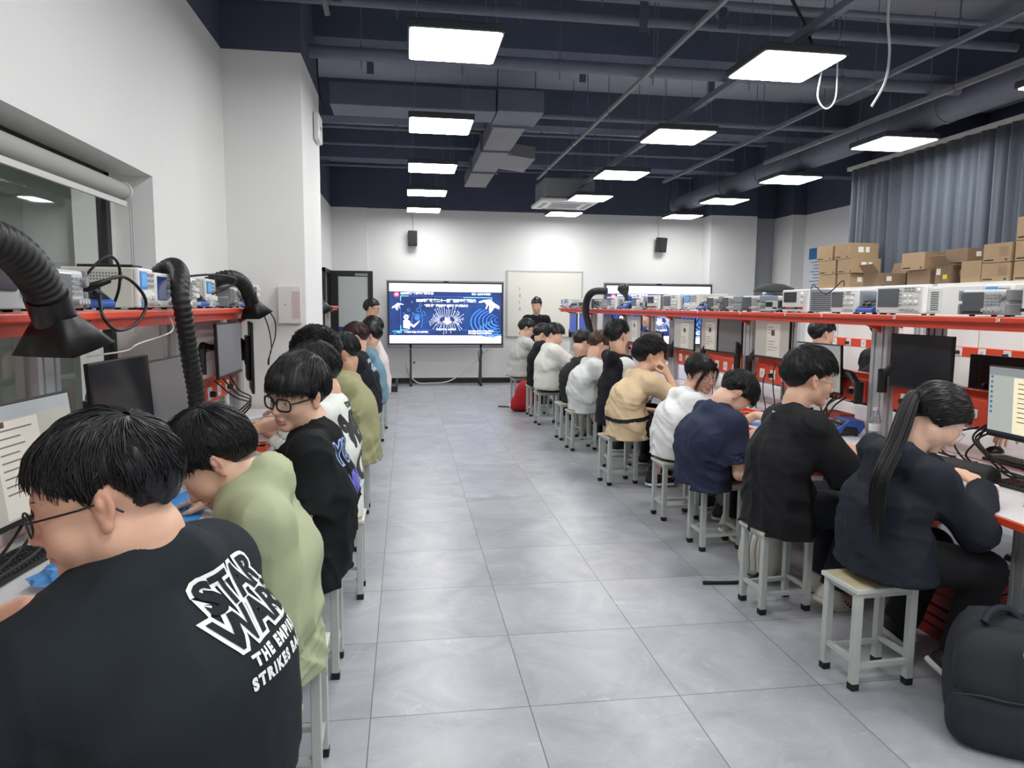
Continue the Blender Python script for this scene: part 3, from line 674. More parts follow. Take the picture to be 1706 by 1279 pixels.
drawer(3.02, 0, 'closed orange drawer under the bench beside the person in the navy hoodie'); drawer(5.72, 0, 'closed orange drawer under the bench by the person in beige')
# crates on the floor under the near right bench
for i, (x, y, z, lb) in enumerate(((2.62, 2.95, 0, 'red slotted crate on the floor under the near right bench'), (2.62, 2.95, .16, 'red slotted crate stacked on top under the near right bench'))):
    t = thing('crate', lb, 'crate', (x, y, z), .1 * i)
    m = MB(); m.bx(-.19, .19, -.24, .24, 0, .012)
    for s in (-1, 1):
        for zz in (.03, .08, .13): m.bx(-.19, .19, s * .235 - .005, s * .235 + .005, zz - .018, zz + .018).bx(s * .185 - .005, s * .185 + .005, -.24, .24, zz - .018, zz + .018)
    m.bx(-.19, -.17, -.24, -.22, 0, .15).bx(.17, .19, -.24, -.22, 0, .15).bx(-.19, -.17, .22, .24, 0, .15).bx(.17, .19, .22, .24, 0, .15)
    m.build('body', mat('dark_red_plastic', '7d1f17', .45), t)
t = thing('cloth_bag', 'blue patterned cloth bag on the floor behind the black backpack', 'bag', (2.52, 2.58, 0))
MB().lathe([(.05, 0), (.12, .02), (.13, .1), (.09, .19), (.03, .24)], n=20).build('bag_body', mat('blue_cloth', '27406e', .85, namt=.5, nscale=30), t)
# ------------------------------------------------------------------ instruments (front looks along -x in local axes, width along y)
SZ = 1.4955
M_VENT = mat('vent_shadow', '55585a', .6)
M_BTN = mat('grey_buttons', '9a9d9c', .5)
M_LCDB = mat('blue_lcd', '5fa0d8', .3, emit=.35)
M_LCDS = mat('scope_trace_screen', '23386a', .2, emit=.25)
def knob(p, u, v, w, r=.012, l=.016, m=None):
    return MB().cyl((0, w / 2 - u, v), (-l, w / 2 - u, v), r, r * .88, 14).build('knob', m or M_WHITEP, p)
def face(w): return lambda u0, u1, v0, v1, e0=-.004, e1=.001: (e0, e1, w / 2 - u1, w / 2 - u0, v0, v1)
def feet(p, w, D):
    for a in (-1, 1):
        for x in (.04, D - .04): MB().cyl((x, a * (w / 2 - .03), 0), (x, a * (w / 2 - .03), .008), .012, n=10).build('foot', M_RUB, p)
def holes(m, x0, x1, z0, z1, y, nx, nz, s=.004):
    for i in range(nx):
        for k in range(nz): m.box((x0 + (x1 - x0) * i / (nx - 1), y, z0 + (z1 - z0) * k / max(1, nz - 1)), (s, .001, s))
def inst(kind, loc, rot, label, w=None, screen=None):
    K = dict(scope=('oscilloscope', .34, .16, .13), scope2=('oscilloscope', .3, .15, .2), mini=('oscilloscope', .26, .125, .2), gen=('signal_generator', .27, .16, .36), psu=('power_supply', .22, .16, .26), solder=('soldering_station', .17, .1, .2), meter=('bench_multimeter', .22, .09, .22), box=('instrument_case', .24, .14, .24))
    nm, w0, h, D = K[kind]; w = w or w0
    if loc[0] > 0: D = min(D, .31)
    else: D = min(D, .275)
    t = thing(nm, label, {'oscilloscope': 'oscilloscope', 'signal_generator': 'signal generator', 'power_supply': 'power supply', 'soldering_station': 'soldering station', 'bench_multimeter': 'multimeter', 'instrument_case': 'instrument'}[nm], loc, rot)
    F = face(w); z0 = .008; feet(t, w, D)
    if kind in ('scope', 'scope2'):
        MB().bx(0, .035, -w / 2, w / 2, z0, h).build('front_panel', M_WHITEP, t, bev=.01)
        MB().box((.035 + (D - .035) / 2, 0, (h + z0) / 2 - .002), (D - .035, w * .95, h - z0 - .012)).build('case', M_LGREY if kind == 'scope' else M_GREY, t, bev=.012)
        for sy in (-1, 1):
            v = MB(); holes(v, .06, D - .03, .03, h - .04, sy * (w * .475 + .0005), 9, 9, .006); v.build('side_vent', M_VENT, t)
        a = .045 * w / .34
        MB().bx(*F(w * .06, w * .52, h * .26, h * .9)).build('screen', screen or M_LCDG, t, bev=.004)
        bt = MB()
        for k in range(5): bt.bx(*F(w * .54, w * .575, h * (.3 + .12 * k), h * (.36 + .12 * k), -.006))
        for k in range(4):
            for j in range(2): bt.bx(*F(w * (.64 + .08 * k), w * (.69 + .08 * k), h * (.78 + .09 * j), h * (.83 + .09 * j), -.005))
        bt.build('keypad', M_BTN, t)
        for k in range(3): knob(t, w * (.66 + .11 * k), h * .62, w, .011); knob(t, w * (.66 + .11 * k), h * .43, w, .013)
        knob(t, w * .92, h * .83, w, .012, .014)
        for k in range(4): MB().cyl((0, w / 2 - w * (.62 + .095 * k), h * .17), (-.02, w / 2 - w * (.62 + .095 * k), h * .17), .0075, n=12).build('socket_port', M_ALU, t)
        MB().bx(*F(w * .06, w * .1, h * .1, h * .16, -.007)).build('power_button', M_BTN, t)
    elif kind == 'mini':
        MB().bx(0, D, -w / 2, w / 2, z0, h).build('case', M_LGREY, t, bev=.012)
        for a in (0, 1): MB().bx(-.008, D * .7, w / 2 - .0, w / 2 + .012, z0 + a * (h * .52), z0 + a * (h * .52) + h * .42).build('rubber_bumper', M_GREY, t, bev=.01); MB().bx(-.008, D * .7, -w / 2 - .012, -w / 2, z0 + a * (h * .52), z0 + a * (h * .52) + h * .42).build('rubber_bumper', M_GREY, t, bev=.01)
        MB().bx(*F(w * .05, w * .52, h * .18, h * .92, -.006)).build('screen', screen or M_LCDG, t, bev=.004)
        MB().bx(*F(w * .06, w * .51, h * .1, h * .18, -.007)).build('soft_keys', M_BLKS, t)
        bt = MB()
        for k in range(4):
            for j in range(4): bt.bx(*F(w * (.57 + .085 * k), w * (.62 + .085 * k), h * (.4 + .12 * j), h * (.46 + .12 * j), -.006))
        bt.build('keypad', M_BTN, t); knob(t, w * .92, h * .72, w, .016, .016, M_GREY)
        for k in range(4): MB().cyl((0, w / 2 - w * (.58 + .1 * k), h * .24), (-.022, w / 2 - w * (.58 + .1 * k), h * .24), .009, n=12).build('socket_port', M_ALU, t)
    elif kind == 'gen':
        MB().bx(.02, D, -w / 2, w / 2, z0, h).build('case', M_CREAM, t, bev=.006)
        MB().bx(0, .022, -w / 2, w / 2, z0, h).build('front_panel', M_WHITEP, t, bev=.008)
        for sy in (-1, 1):
            v = MB(); holes(v, .06, D - .03, h * .72, h * .86, sy * (w / 2 + .0004), 18, 3, .005); v.build('side_vent', M_VENT, t)
        b = MB().bx(*F(w * .06, w * .5, h * .5, h * .92, -.005)).build('display_bezel', M_LBLUE, t, bev=.004)
        MB().bx(-.0062, -.005, w / 2 - w * .46, w / 2 - w * .1, h * .56, h * .86).build('screen', M_LCDB, b)
        bt = MB()
        for k in range(4):
            for j in range(3): bt.bx(*F(w * (.56 + .1 * k), w * (.62 + .1 * k), h * (.55 + .13 * j), h * (.62 + .13 * j), -.006))
        bt.build('keypad', M_BTN, t)
        for k in range(3): knob(t, w * (.14 + .16 * k), h * .33, w, .014)
        knob(t, w * .8, h * .33, w, .017)
        for k in range(2): MB().cyl((0, w / 2 - w * (.62 + .2 * k), h * .15), (-.022, w / 2 - w * (.62 + .2 * k), h * .15), .009, n=12).build('socket_port', M_ALU, t)
        MB().bx(*F(w * .1, w * .3, h * .1, h * .2, -.006)).build('blue_label', M_LBLUE, t)
    elif kind == 'psu':
        MB().bx(.02, D, -w / 2, w / 2, z0, h).build('case', M_GREY, t, bev=.004)
        v = MB()
        for k in range(9): v.bx(.03, D - .01, -w / 2 - .002, -w / 2, .02 + k * .014, .026 + k * .014)
        v.build('cooling_ribs', M_DGREY, t)
        MB().bx(0, .022, -w / 2, w / 2, z0, h).build('front_panel', M_WHITEP, t, bev=.006)
        MB().bx(*F(w * .08, w * .58, h * .45, h * .9, -.005)).build('screen', M_LCD, t, bev=.003)
        for k in range(2): knob(t, w * .8, h * (.78 - .25 * k), w, .016)
        for k in range(5): MB().cyl((0, w / 2 - w * (.14 + .17 * k), h * .2), (-.024, w / 2 - w * (.14 + .17 * k), h * .2), .008, n=12).build('terminal', [M_BLK, mat('red_terminal', 'b01c1c', .4), mat('green_terminal', '3d7a48', .4)][k % 3], t)
    elif kind == 'solder':
        prof = [(0, .01), (0, .03), (.10, h), (D - .01, h * .97), (D, .06), (D - .03, .01), (D - .05, .055), (.08, .06), (.05, .01)]
        MB().prism(prof, lambda u, v, k: (u, -w / 2 + w * k, v)).build('shell', M_BLUE, t, bev=.006)
        MB().bx(.05, D - .04, -w / 2 + .012, w / 2 - .012, .008, h * .8).build('base', M_BLKS, t)
        n_ = Vector((-(h - .03), 0, .10)).normalized(); a = Vector((.0, 0, .03)); b = Vector((.10, 0, h))
        m = MB(); q = [a.lerp(b, .12), a.lerp(b, .9)]
        m.prism([(-w * .38, 0), (w * .38, 0), (w * .38, 1), (-w * .38, 1)], lambda u, v, k: q[0].lerp(q[1], v) + Vector((0, u, 0)) + n_ * (.001 + .003 * k)); m.build('control_panel', M_BLK, t)
        p = a.lerp(b, .7) + n_ * .004
        m = MB(); m.prism([(-.03, -.012), (.03, -.012), (.03, .012), (-.03, .012)], lambda u, v, k: p + Vector((0, u, 0)) + (b - a).normalized() * v + n_ * (.001 * k)); m.build('screen', M_LCDG, t)
        p = a.lerp(b, .3) + n_ * .004
        MB().cyl(p + Vector((0, -.02, 0)), p + Vector((0, -.02, 0)) + n_ * .014, .014, n=14).build('knob', M_DGREY, t); MB().cyl(p + Vector((0, .03, 0)), p + Vector((0, .03, 0)) + n_ * .012, .01, n=12).build('socket_port', M_DGREY, t)
    elif kind == 'meter':
        MB().bx(0, D, -w / 2, w / 2, z0, h).build('case', M_DGREY, t, bev=.01)
        MB().bx(*F(w * .05, w * .95, h * .15, h * .92, -.006)).build('front_panel', M_LGREY, t, bev=.003)
        MB().bx(-.008, -.006, w / 2 - w * .6, w / 2 - w * .1, h * .45, h * .85).build('screen', M_LCD, t)
        m = MB().tube(catmull([(.08, -w / 2 - .008, h * .5), (-.01, -w / 2 - .014, .02), (-.03, -w / 2 + .02, .012), (-.03, w / 2 - .02, .012), (-.01, w / 2 + .014, .02), (.08, w / 2 + .008, h * .5)], 4), .007, 8)
        m.build('carry_handle', M_GREY, t)
        for k in range(3): MB().cyl((-.006, w / 2 - w * (.7 + .09 * k), h * .35), (-.014, w / 2 - w * (.7 + .09 * k), h * .35), .006, n=10).build('socket_port', M_BLK, t)
    else:
        MB().bx(.012, D, -w / 2, w / 2, z0, h).build('case', M_DGREY, t, bev=.006)
        MB().bx(0, .014, -w / 2, w / 2, z0, h).build('front_panel', M_LGREY, t, bev=.004)
        MB().bx(*F(w * .1, w * .6, h * .4, h * .88, -.004)).build('screen', M_LCD, t)
        for k in range(2): knob(t, w * .8, h * (.7 - .3 * k), w, .014)
    return t
# right shelf, near to far (y is the middle of the front)
RS = [('psu', 2.74, .2, 'white power supply at the right frame edge above station 24', 2.71), ('mini', 3.035, .27, 'oscilloscope with grey rubber bumpers above the number 24', 2.69), ('gen', 3.2, .17, 'long cream generator with blue display behind the bumpered oscilloscope', 2.915),
      ('scope', 3.63, .38, 'large white oscilloscope with grey screen above the number 23', 2.69), ('solder', 3.93, .16, 'blue soldering station between the two white oscilloscopes near number 23', 2.69), ('scope2', 4.17, .26, 'white oscilloscope left of the nearest blue soldering station on the right shelf', 2.71),
      ('psu', 4.72, .33, 'white fronted power supply with ribbed grey side left of the two white oscilloscopes', 2.70), ('meter', 5.03, .2, 'grey bench meter with folded carry handle on the right shelf', 2.70), ('mini', 5.34, .3, 'small oscilloscope standing before the cream generator in the middle of the right shelf', 2.69), ('gen', 5.42, .42, 'cream generator behind the small oscilloscope in the middle of the right shelf', 2.93),
      ('mini', 5.77, .22, 'small oscilloscope left of the cream generator on the right shelf', 2.70), ('mini', 6.05, .24, 'grey bumpered oscilloscope right of the blue station in the middle of the right shelf', 2.69), ('solder', 6.36, .16, 'blue soldering station beside the long cream case in the middle of the right shelf', 2.69), ('gen', 6.69, .34, 'cream generator with small dark display in the middle of the right shelf', 2.74),
      ('scope', 7.1, .42, 'white oscilloscope with wide dark screen in front of the right big screen', 2.69), ('psu', 7.66, .38, 'white power supply with dark display, left of the wide screened oscilloscope', 2.70), ('meter', 7.97, .2, 'small dark meter before the cream case on the far half of the right shelf', 2.69), ('scope2', 8.3, .34, 'far white oscilloscope behind the small dark meter', 2.72), ('solder', 8.85, .3, 'blue soldering station on the far half of the right shelf', 2.69), ('scope', 9.3, .4, 'white oscilloscope left of the far blue soldering station', 2.70),
      ('mini', 9.9, .4, 'oscilloscope with looping cables by the bent black arm', 2.69), ('box', 10.5, .34, 'pale instrument just left of the looping cables at the bent black arm', 2.69), ('meter', 11.2, .34, 'grey meter near the far end of the right shelf', 2.69), ('solder', 11.65, .3, 'farthest blue soldering station on the right shelf', 2.69), ('gen', 12.0, .36, 'white generator second from the far end of the right shelf', 2.70), ('psu', 12.3, .22, 'white power supply at the far end of the right shelf', 2.70)]
for k, y, w, lb, x in RS: inst(k, (x, y, SZ), 0, lb, w)
# left shelf (front looks along +x)
LS = [('box', 2.02, .16, 'dark faced instrument at the left frame edge on the left shelf', -1.0), ('mini', 2.34, .2, 'oscilloscope half hidden behind the nearest fume hose', -1.0), ('gen', 2.99, .16, 'long cream signal generator with perforated side behind the cable loop', -1.0), ('scope2', 3.22, .25, 'oscilloscope with lit blue screen beside the cream generator', -1.0),
      ('scope2', 3.72, .2, 'oscilloscope just behind the hanging ribbed hose', -1.04), ('gen', 4.2, .2, 'pale generator behind the second blue soldering station on the left shelf', -1.07), ('mini', 4.58, .26, 'oscilloscope with grey rubber bumpers under the far left fume hose', -1.04), ('psu', 5.3, .24, 'grey power supply at the far end of the left shelf by the pillar', -1.05)]
for k, y, w, lb, x in LS: inst(k, (x, y, SZ), PI, lb, w, M_LCDS if 'lit blue' in lb else None)
for (x, y, a, lb) in ((-1.02, 2.6, PI - .35, 'blue soldering station beside the nearest fume hood on the left shelf'), (-1.06, 3.97, PI - .3, 'blue soldering station in the middle of the left shelf'), (-1.06, 5.02, PI - .2, 'blue soldering station next to the far left fume hood')):
    inst('solder', (x, y, SZ), a, lb, .15)
for k, y, lb in (('mini', 7.05, 'oscilloscope at the near end of the shelf beyond the pillar'), ('scope2', 7.6, 'second oscilloscope on the shelf beyond the pillar'), ('psu', 8.2, 'power supply on the shelf beyond the pillar'), ('mini', 9.0, 'last visible oscilloscope on the shelf beyond the pillar')): inst(k, (-1.09, y, SZ), PI, lb)

# ------------------------------------------------------------------ monitors on arms (screen looks along -x in local axes)
E_DOC = mat('dim_document_screen', 'a3a199', .35, emit=.30); E_PAGE = mat('dim_document_page', 'bdb9b0', .4, emit=.36); E_BAR = mat('dim_toolbar', '9aa0a4', .4, emit=.26)
E_PG2 = mat('bright_document_page', 'f2e9c6', .4, emit=.55); E_BK2 = mat('bright_document_back', 'b9c0ba', .4, emit=.35); E_DARK = mat('sleeping_screen', '24262a', .2); E_BLU = mat('blue_wallpaper_screen', '4a63b8', .3, emit=.4); E_GRY = mat('grey_screen_seen_askew', '6f6f72', .3, emit=.06)
M_TXT = mat('document_text', '77736d', .6); M_PIC = mat('document_picture', '5b3f3b', .6)
def monitor(label, loc, rot, tilt=0., content='doc', w=.53, h=.31, post=None, flip=False):
    t = thing('monitor', label, 'monitor', loc, rot)
    R = Matrix.Rotation(tilt, 3, 'Y')
    def B(m, x0, x1, y0, y1, z0, z1): return m.box(R @ Vector(((x0 + x1) / 2, (y0 + y1) / 2, (z0 + z1) / 2)), (abs(x1 - x0), abs(y1 - y0), abs(z1 - z0)), R)
    B(MB(), 0, .018, -w / 2, w / 2, -h / 2 - .012, h / 2).build('bezel', M_BLK, t, bev=.003)
    B(MB(), .018, .045, -w * .3, w * .3, -h * .35, h * .3).build('rear_housing', M_BLKS, t, bev=.01)
    sm = {'doc': E_DOC, 'dark': E_DARK, 'blue': E_BLU, 'bright': E_BK2, 'askew': E_GRY, 'page': E_DOC}[content]
    s = B(MB(), -.0012, 0, -w / 2 + .007, w / 2 - .007, -h / 2 + .006, h / 2 - .007).build('screen', sm, t)
    if content in ('doc', 'bright', 'page'):
        pg = E_PG2 if content == 'bright' else E_PAGE
        yc = {'doc': .0, 'bright': -.02, 'page': -.03}[content]; pw = .2 if content != 'bright' else .3
        B(MB(), -.0018, -.0012, -w / 2 + .007, w / 2 - .007, h / 2 - .045, h / 2 - .008).build('toolbar', E_BAR, s)
        B(MB(), -.0019, -.0012, yc - pw / 2, yc + pw / 2, -h / 2 + .012, h / 2 - .05).build('document_page', pg, s)
        tm = MB(); r2 = random.Random(hash(label) % 999 if False else len(label))
        for k in range(9):
            if k in (3, 4) and content == 'page': continue
            ln = pw * (.35 + .45 * r2.random()); z = h / 2 - .075 - .022 * k
            B(tm, -.0024, -.0019, yc + pw * .42 - ln, yc + pw * .42, z - .0022, z + .0022)
        tm.build('document_text', M_TXT, s)
        if content != 'bright': B(MB(), -.0026, -.0019, yc - .02 if content == 'page' else yc + .05, yc + .03 if content == 'page' else yc + .085, h / 2 - .14 if content == 'page' else h / 2 - .066, h / 2 - .1 if content == 'page' else h / 2 - .05).build('document_picture', M_PIC, s)
        if content == 'bright':
            ic = MB()
            for k in range(8): B(ic, -.0022, -.0012, w / 2 - .03, w / 2 - .018, h / 2 - .06 - .024 * k, h / 2 - .048 - .024 * k)
            ic.build('desktop_icons', M_LBLUE, s); B(MB(), -.0021, -.0012, -w / 2 + .007, w / 2 - .007, -h / 2 + .006, -h / 2 + .02).build('taskbar', mat('dark_taskbar', '1c2c4a', .4, emit=.2), s)
    if post is not None:
        px, py, pz = post; M = Matrix.Rotation(-rot, 3, 'Z'); q = M @ (Vector((px, py, pz)) - Vector(loc)) - Vector((.046, 0, 0))
        e = q * .5 + Vector((.05, 0, .04)); a0 = Vector((.045, 0, 0))
        MB().cyl(q + Vector((0, 0, -.07)), q + Vector((0, 0, .07)), .028).build('arm_clamp', M_BLK, t)
        MB().tube([q + Vector((0, 0, .03)), q.lerp(e, .5) + Vector((0, 0, .05)), e], [.026, .024, .026], 10).build('arm_link', M_BLK, t)
        MB().tube([e, e.lerp(a0, .5), a0], [.024, .02, .022], 10).build('arm_link', M_BLKS, t)
        MB().box(a0, (.012, .11, .11)).build('mount_plate', M_BLK, t)
    return t
# left row
monitor('document monitor in front of the large person in the printed black tee', (-1.08, 2.17, 1.08), PI - .10, .12, 'doc', .56, .33, (-1.17, 2.55, 1.05))
monitor('dark switched off monitor between the two document monitors on the left', (-1.05, 2.86, 1.16), PI - .05, .06, 'dark', .50, .31, (-1.17, 2.75, 1.1))
monitor('monitor seen askew beside the hanging ribbed hose', (-1.09, 3.52, 1.12), PI - .05, .05, 'askew', .48, .30, (-1.17, 3.95, 1.1))
monitor('raised monitor nearest the pillar on the left row', (-1.03, 4.42, 1.26), PI - .02, .02, 'askew', .52, .30, (-1.17, 4.15, 1.2))
monitor('upright dark monitor behind the raised one by the pillar', (-1.04, 5.08, 1.17), PI + .25, 0, 'askew', .38, .46, (-1.17, 5.18, 1.2))
for i, (y, z, lb) in enumerate(((7.25, 1.1, 'first upright monitor on the bench beyond the pillar'), (7.7, 1.12, 'second upright monitor on the bench beyond the pillar'), (8.3, 1.1, 'third monitor on the bench beyond the pillar'))):
    monitor(lb, (-1.06, y, z), PI, 0, 'askew', .36, .46 - .04 * i, (-1.14, y + .15, 1.1))
# right row
monitor('bright document monitor at the right edge before the person in the navy hoodie', (2.78, 2.78, 1.10), 0, -.04, 'bright', .56, .33, (2.88, 2.4, 1.05))
monitor('dark monitor between the right posts behind the navy hoodie', (2.84, 3.62, 1.235), .05, 0, 'dark', .46, .30, (2.87, 3.9, 1.1))
monitor('document monitor with black top edge behind the head of the person in black tee', (2.8, 4.55, 1.13), .05, -.05, 'doc', .5, .32, (2.87, 4.12, 1.0))
monitor('hanging document monitor left of the post above the person in navy', (2.79, 5.18, 1.30), 0, 0, 'page', .53, .31, (2.87, 5.6, 1.06))
monitor('dark blue sided monitor between two document monitors above the person in white', (2.86, 6.05, 1.28), .15, 0, 'askew', .36, .31, (2.87, 5.82, 1.06))
monitor('narrow document monitor next to the blue sided one', (2.84, 6.45, 1.28), 0, 0, 'page', .36, .31, (2.87, 6.6, 1.0))
monitor('document monitor with small picture behind the person in beige', (2.79, 6.95, 1.26), 0, 0, 'page', .53, .31, (2.87, 7.38, 1.06))
monitor('low tilted grey monitor just left of the person in beige', (2.74, 7.75, 1.08), .15, -.1, 'askew', .5, .34, (2.87, 7.6, 1.02))
monitor('document monitor right of the head of the person in the black hood', (2.80, 8.6, 1.25), 0, 0, 'page', .53, .33, (2.87, 8.25, 1.0))
monitor('blue wallpaper monitor behind the head of the person in the black hood', (2.785, 9.28, 1.18), 0, 0, 'blue', .48, .33, (2.87, 9.42, 1.0))
monitor('grey monitor right of the bent black arm', (2.8, 9.78, 1.2), 0, 0, 'askew', .4, .42, (2.87, 9.7, 1.0))
monitor('blue screen monitor left of the bent black arm', (2.8, 11.2, 1.25), 0, 0, 'blue', .53, .33, (2.87, 11.0, 1.06))
monitor('farthest blue screen monitor on the right bench', (2.8, 11.9, 1.25), 0, 0, 'blue', .53, .33, (2.87, 12.2, 1.06))
for i, (y, lb) in enumerate(((3.58, 'black backed monitor of the far side facing away beside the dark one'), (4.25, 'black backed monitor of the far side beside the bottle post'), (6.2, 'black backed monitor of the far side above the person in white'))):
    monitor(lb, (3.37, y, 1.10 if i == 0 else 1.17), PI, 0, 'dark', .53, .33, (3.27, y + .1, 1.0))

# ------------------------------------------------------------------ fume hoses
M_HOSE = mat('black_ribbed_hose', '18191b', .5)
def hose(label, pts, r, hood=None, pitch=.02):
    t = thing('fume_extractor', label, 'fume extractor', pts[0]); o = Vector(pts[0])
    P = catmull([Vector(p) - o for p in pts], 24); L = [0]
    for i in range(1, len(P)): L.append(L[-1] + (P[i] - P[i - 1]).length)
    n = int(L[-1] / (pitch / 4)); Q = []; R_ = []; j = 0
    for k in range(n + 1):
        s = L[-1] * k / n
        while j < len(L) - 2 and L[j + 1] < s: j += 1
        f = (s - L[j]) / max(1e-9, L[j + 1] - L[j]); Q.append(P[j].lerp(P[j + 1], min(1, f))); R_.append(r * (1 + (.07, .0, -.08, .0)[k % 4]))
    MB().tube(Q, R_, 22).build('ribbed_hose', M_HOSE, t)
    if hood:
        d = (Q[-1] - Q[-6]).normalized(); rw, ln, sq = hood; e = Q[-1]; q = (Vector(sq) if not isinstance(sq, (int, float)) else d).normalized().to_track_quat('Z', 'Y').to_matrix()
        MB().cyl(e - d * .05, e + d * .03, r * 1.12, n=24).build('collar', M_BLKS, t)
        m = MB(); n_ = 20; rings = []
        for k, (rr, z, bl) in enumerate(((r * 1.1, .0, 0), (r * 1.35, ln * .25, .3), (rw, ln, .85), (rw * .98, ln, .85), (r * 1.3, ln * .27, .3))):
            for j in range(n_ * 2):
                a = 2 * PI * j / (n_ * 2); c, s_ = math.cos(a), math.sin(a); sup = 1 / max(abs(c), abs(s_)) ** bl
                m.v.append(tuple(e + d * .02 + q @ Vector((rr * c * sup * 1.25, rr * s_ * sup * .8, z))))
        N = n_ * 2
        for k in range(4):
            for j in range(N): m.f.append([k * N + j, k * N + (j + 1) % N, (k + 1) * N + (j + 1) % N, (k + 1) * N + j]); m.mi.append(0); m.sm.append(True)
        m.build('hood', M_BLK, t)
    return t
hose('black ribbed fume hose with flared hood at the left frame edge', [(-1.28, 1.1, 1.72), (-1.12, 1.3, 1.72), (-1.0, 1.6, 1.70), (-.92, 1.82, 1.655), (-.9, 1.93, 1.585), (-.9, 2.0, 1.5)], .046, (.088, .085, (.12, .25, -1)))
hose('black ribbed fume hose hanging down over the left shelf', [(-1.2, 3.52, 1.56), (-1.12, 3.47, 1.64), (-1.03, 3.40, 1.685), (-.955, 3.26, 1.65), (-.93, 3.17, 1.56), (-.92, 3.19, 1.43), (-.92, 3.24, 1.28), (-.92, 3.31, 1.1), (-.93, 3.33, .86)], .036, None, .026)
hose('small black fume hose with hood near the far end of the left shelf', [(-1.2, 4.37, 1.55), (-1.13, 4.37, 1.63), (-1.02, 4.39, 1.675), (-.96, 4.5, 1.64), (-.94, 4.6, 1.54)], .04, (.075, .08, (.3, .35, -1)))
hose('black bent fume arm rising over the far half of the right shelf', [(2.74, 10.12, .8), (2.64, 10.16, 1.2), (2.585, 10.18, 1.45), (2.585, 10.1, 1.64), (2.64, 9.95, 1.735), (2.8, 9.85, 1.74)], .05)
hose('black fume hood on the shelf beyond the pillar', [(-1.3, 6.95, 1.74), (-1.1, 7.1, 1.76), (-.98, 7.35, 1.70), (-.9, 7.6, 1.55)], .05, (.1, .09, (.2, .35, -1)))
t = thing('fume_hood_cone', 'dark cone shaped hood standing behind the bent black arm', 'fume hood', (3.06, 9.62, SZ + .02))
MB().lathe([(.02, .0), (.022, .16), (.07, .24), (.085, .29), (.06, .33)], n=20, rot=Matrix.Rotation(-.35, 3, 'Y')).build('cone', M_BLKS, t)

# ------------------------------------------------------------------ cartons on the cabinets by the curtain
for i, (y0, y1, lb) in enumerate(((3.6, 5.2, 'white storage cabinet under the nearest cartons'), (5.25, 6.45, 'white storage cabinet under the middle cartons'), (6.5, 7.25, 'white storage cabinet under the leaning cartons'), (7.3, 8.75, 'white storage cabinet under the far tall carton stack'))):
    t = thing('storage_cabinet', lb, 'cabinet', (5.34, (y0 + y1) / 2, 0)); wy = (y1 - y0) / 2 - .01
    MB().bx(-.15, .2, -wy, wy, 0, 1.78).build('body', M_WHITEP, t, bev=.004)
    for s in (-1, 1):
        d = MB().bx(-.168, -.15, .006 if s > 0 else -wy + .01, wy - .01 if s > 0 else -.006, .06, 1.75).build('door', M_WHITEP, t, bev=.003)
        MB().bx(-.185, -.168, s * .05 - .008, s * .05 + .008, .9, 1.05).build('handle', M_GREY, d)
def carton(label, x, y, z, dx, dy, dz, dark=False, open_=False, marks=0, yellow=False, rot=0.):
    t = thing('carton', label, 'cardboard box', (x, y, z), rot)
    mm = M_CARD if not dark else M_CARDD
    MB().bx(0, dx, -dy / 2, dy / 2, 0, dz).build('box_body', mm, t, bev=.002)
    MB().bx(-.0006, dx + .0006, -.022, .022, dz, dz + .0008).build('packing_tape', mat('packing_tape', 'b59a72', .25), t)
    if marks:
        MB().bx(-.001, 0, dy * .1, dy * .44, dz * .1, dz * .17).build('printing', M_INK, t)
        if marks > 1:
            for k in range(6): MB().bx(-.001, 0, -dy * .42, -dy * .1, dz * (.35 + .08 * k), dz * (.36 + .08 * k)).build('print_line', M_INK, t)
        m = MB().bx(-.001, 0, -dy * .4, -dy * .32, dz * .08, dz * .17); m.build('printed_mark', M_INK, t)
    MB().bx(dx * .3, dx * .48, -dy / 2 - .001, -dy / 2, dz * .4, dz * .75).build('shipping_label', M_PAPER, t)
    if marks == 1: MB().bx(dx * .55, dx * .68, -dy / 2 - .001, -dy / 2, dz * .4, dz * .75).build('shipping_label', M_PAPER, t)
    if yellow:
        MB().bx(-.001, 0, -dy * .3, -dy * .02, dz * .25, dz * .5).build('yellow_label', mat('yellow_label', 'd9d21a', .5), t); MB().bx(-.001, 0, dy * .15, dy * .42, dz * .5, dz * .85).build('shipping_label', M_PAPER, t)
    if open_:
        f = MB(); R = Matrix.Rotation(.5, 3, 'Y'); f.box((.0 - dx * .1, 0, dz + .05), (.004, dy, .12), Matrix.Rotation(-.7, 3, 'Y')); f.build('open_flap', mm, t)
        MB().box((dx + .02, 0, dz + .06), (.004, dy, .13), Matrix.Rotation(.3, 3, 'Y')).build('open_flap', mm, t)
    return t
XB, ZB = 5.24, 1.782
carton('far left bottom carton of the tall stack by the curtain end', XB, 8.42, ZB, .33, .36, .165)
carton('carton with black edge print in the middle of the far left column', XB, 8.43, ZB + .17, .33, .36, .17, marks=1)
carton('topmost carton of the far left column against the grey curtain', XB, 8.5, ZB + .345, .33, .34, .18, marks=1)
carton('bottom carton of the second column with white label', XB, 8.07, ZB, .33, .25, .165)
carton('middle carton of the second column with long dark side', XB, 8.05, ZB + .17, .36, .31, .17, marks=1)
carton('topmost carton of the second column with two white side labels', XB, 8.13, ZB + .345, .38, .3, .185, marks=1)
carton('open dark carton right of the second column', XB, 7.55, ZB, .34, .26, .15, True, True)
carton('plain bottom carton under the one with printed icons', XB, 6.78, ZB, .34, .34, .145, True)
carton('carton with printed icons on top of the plain one', XB - .02, 6.85, ZB + .15, .38, .34, .18, yellow=False, marks=1)
carton('carton with yellow and white labels beside the icon carton', XB, 6.44, ZB, .34, .2, .175, True, True, 0, True)
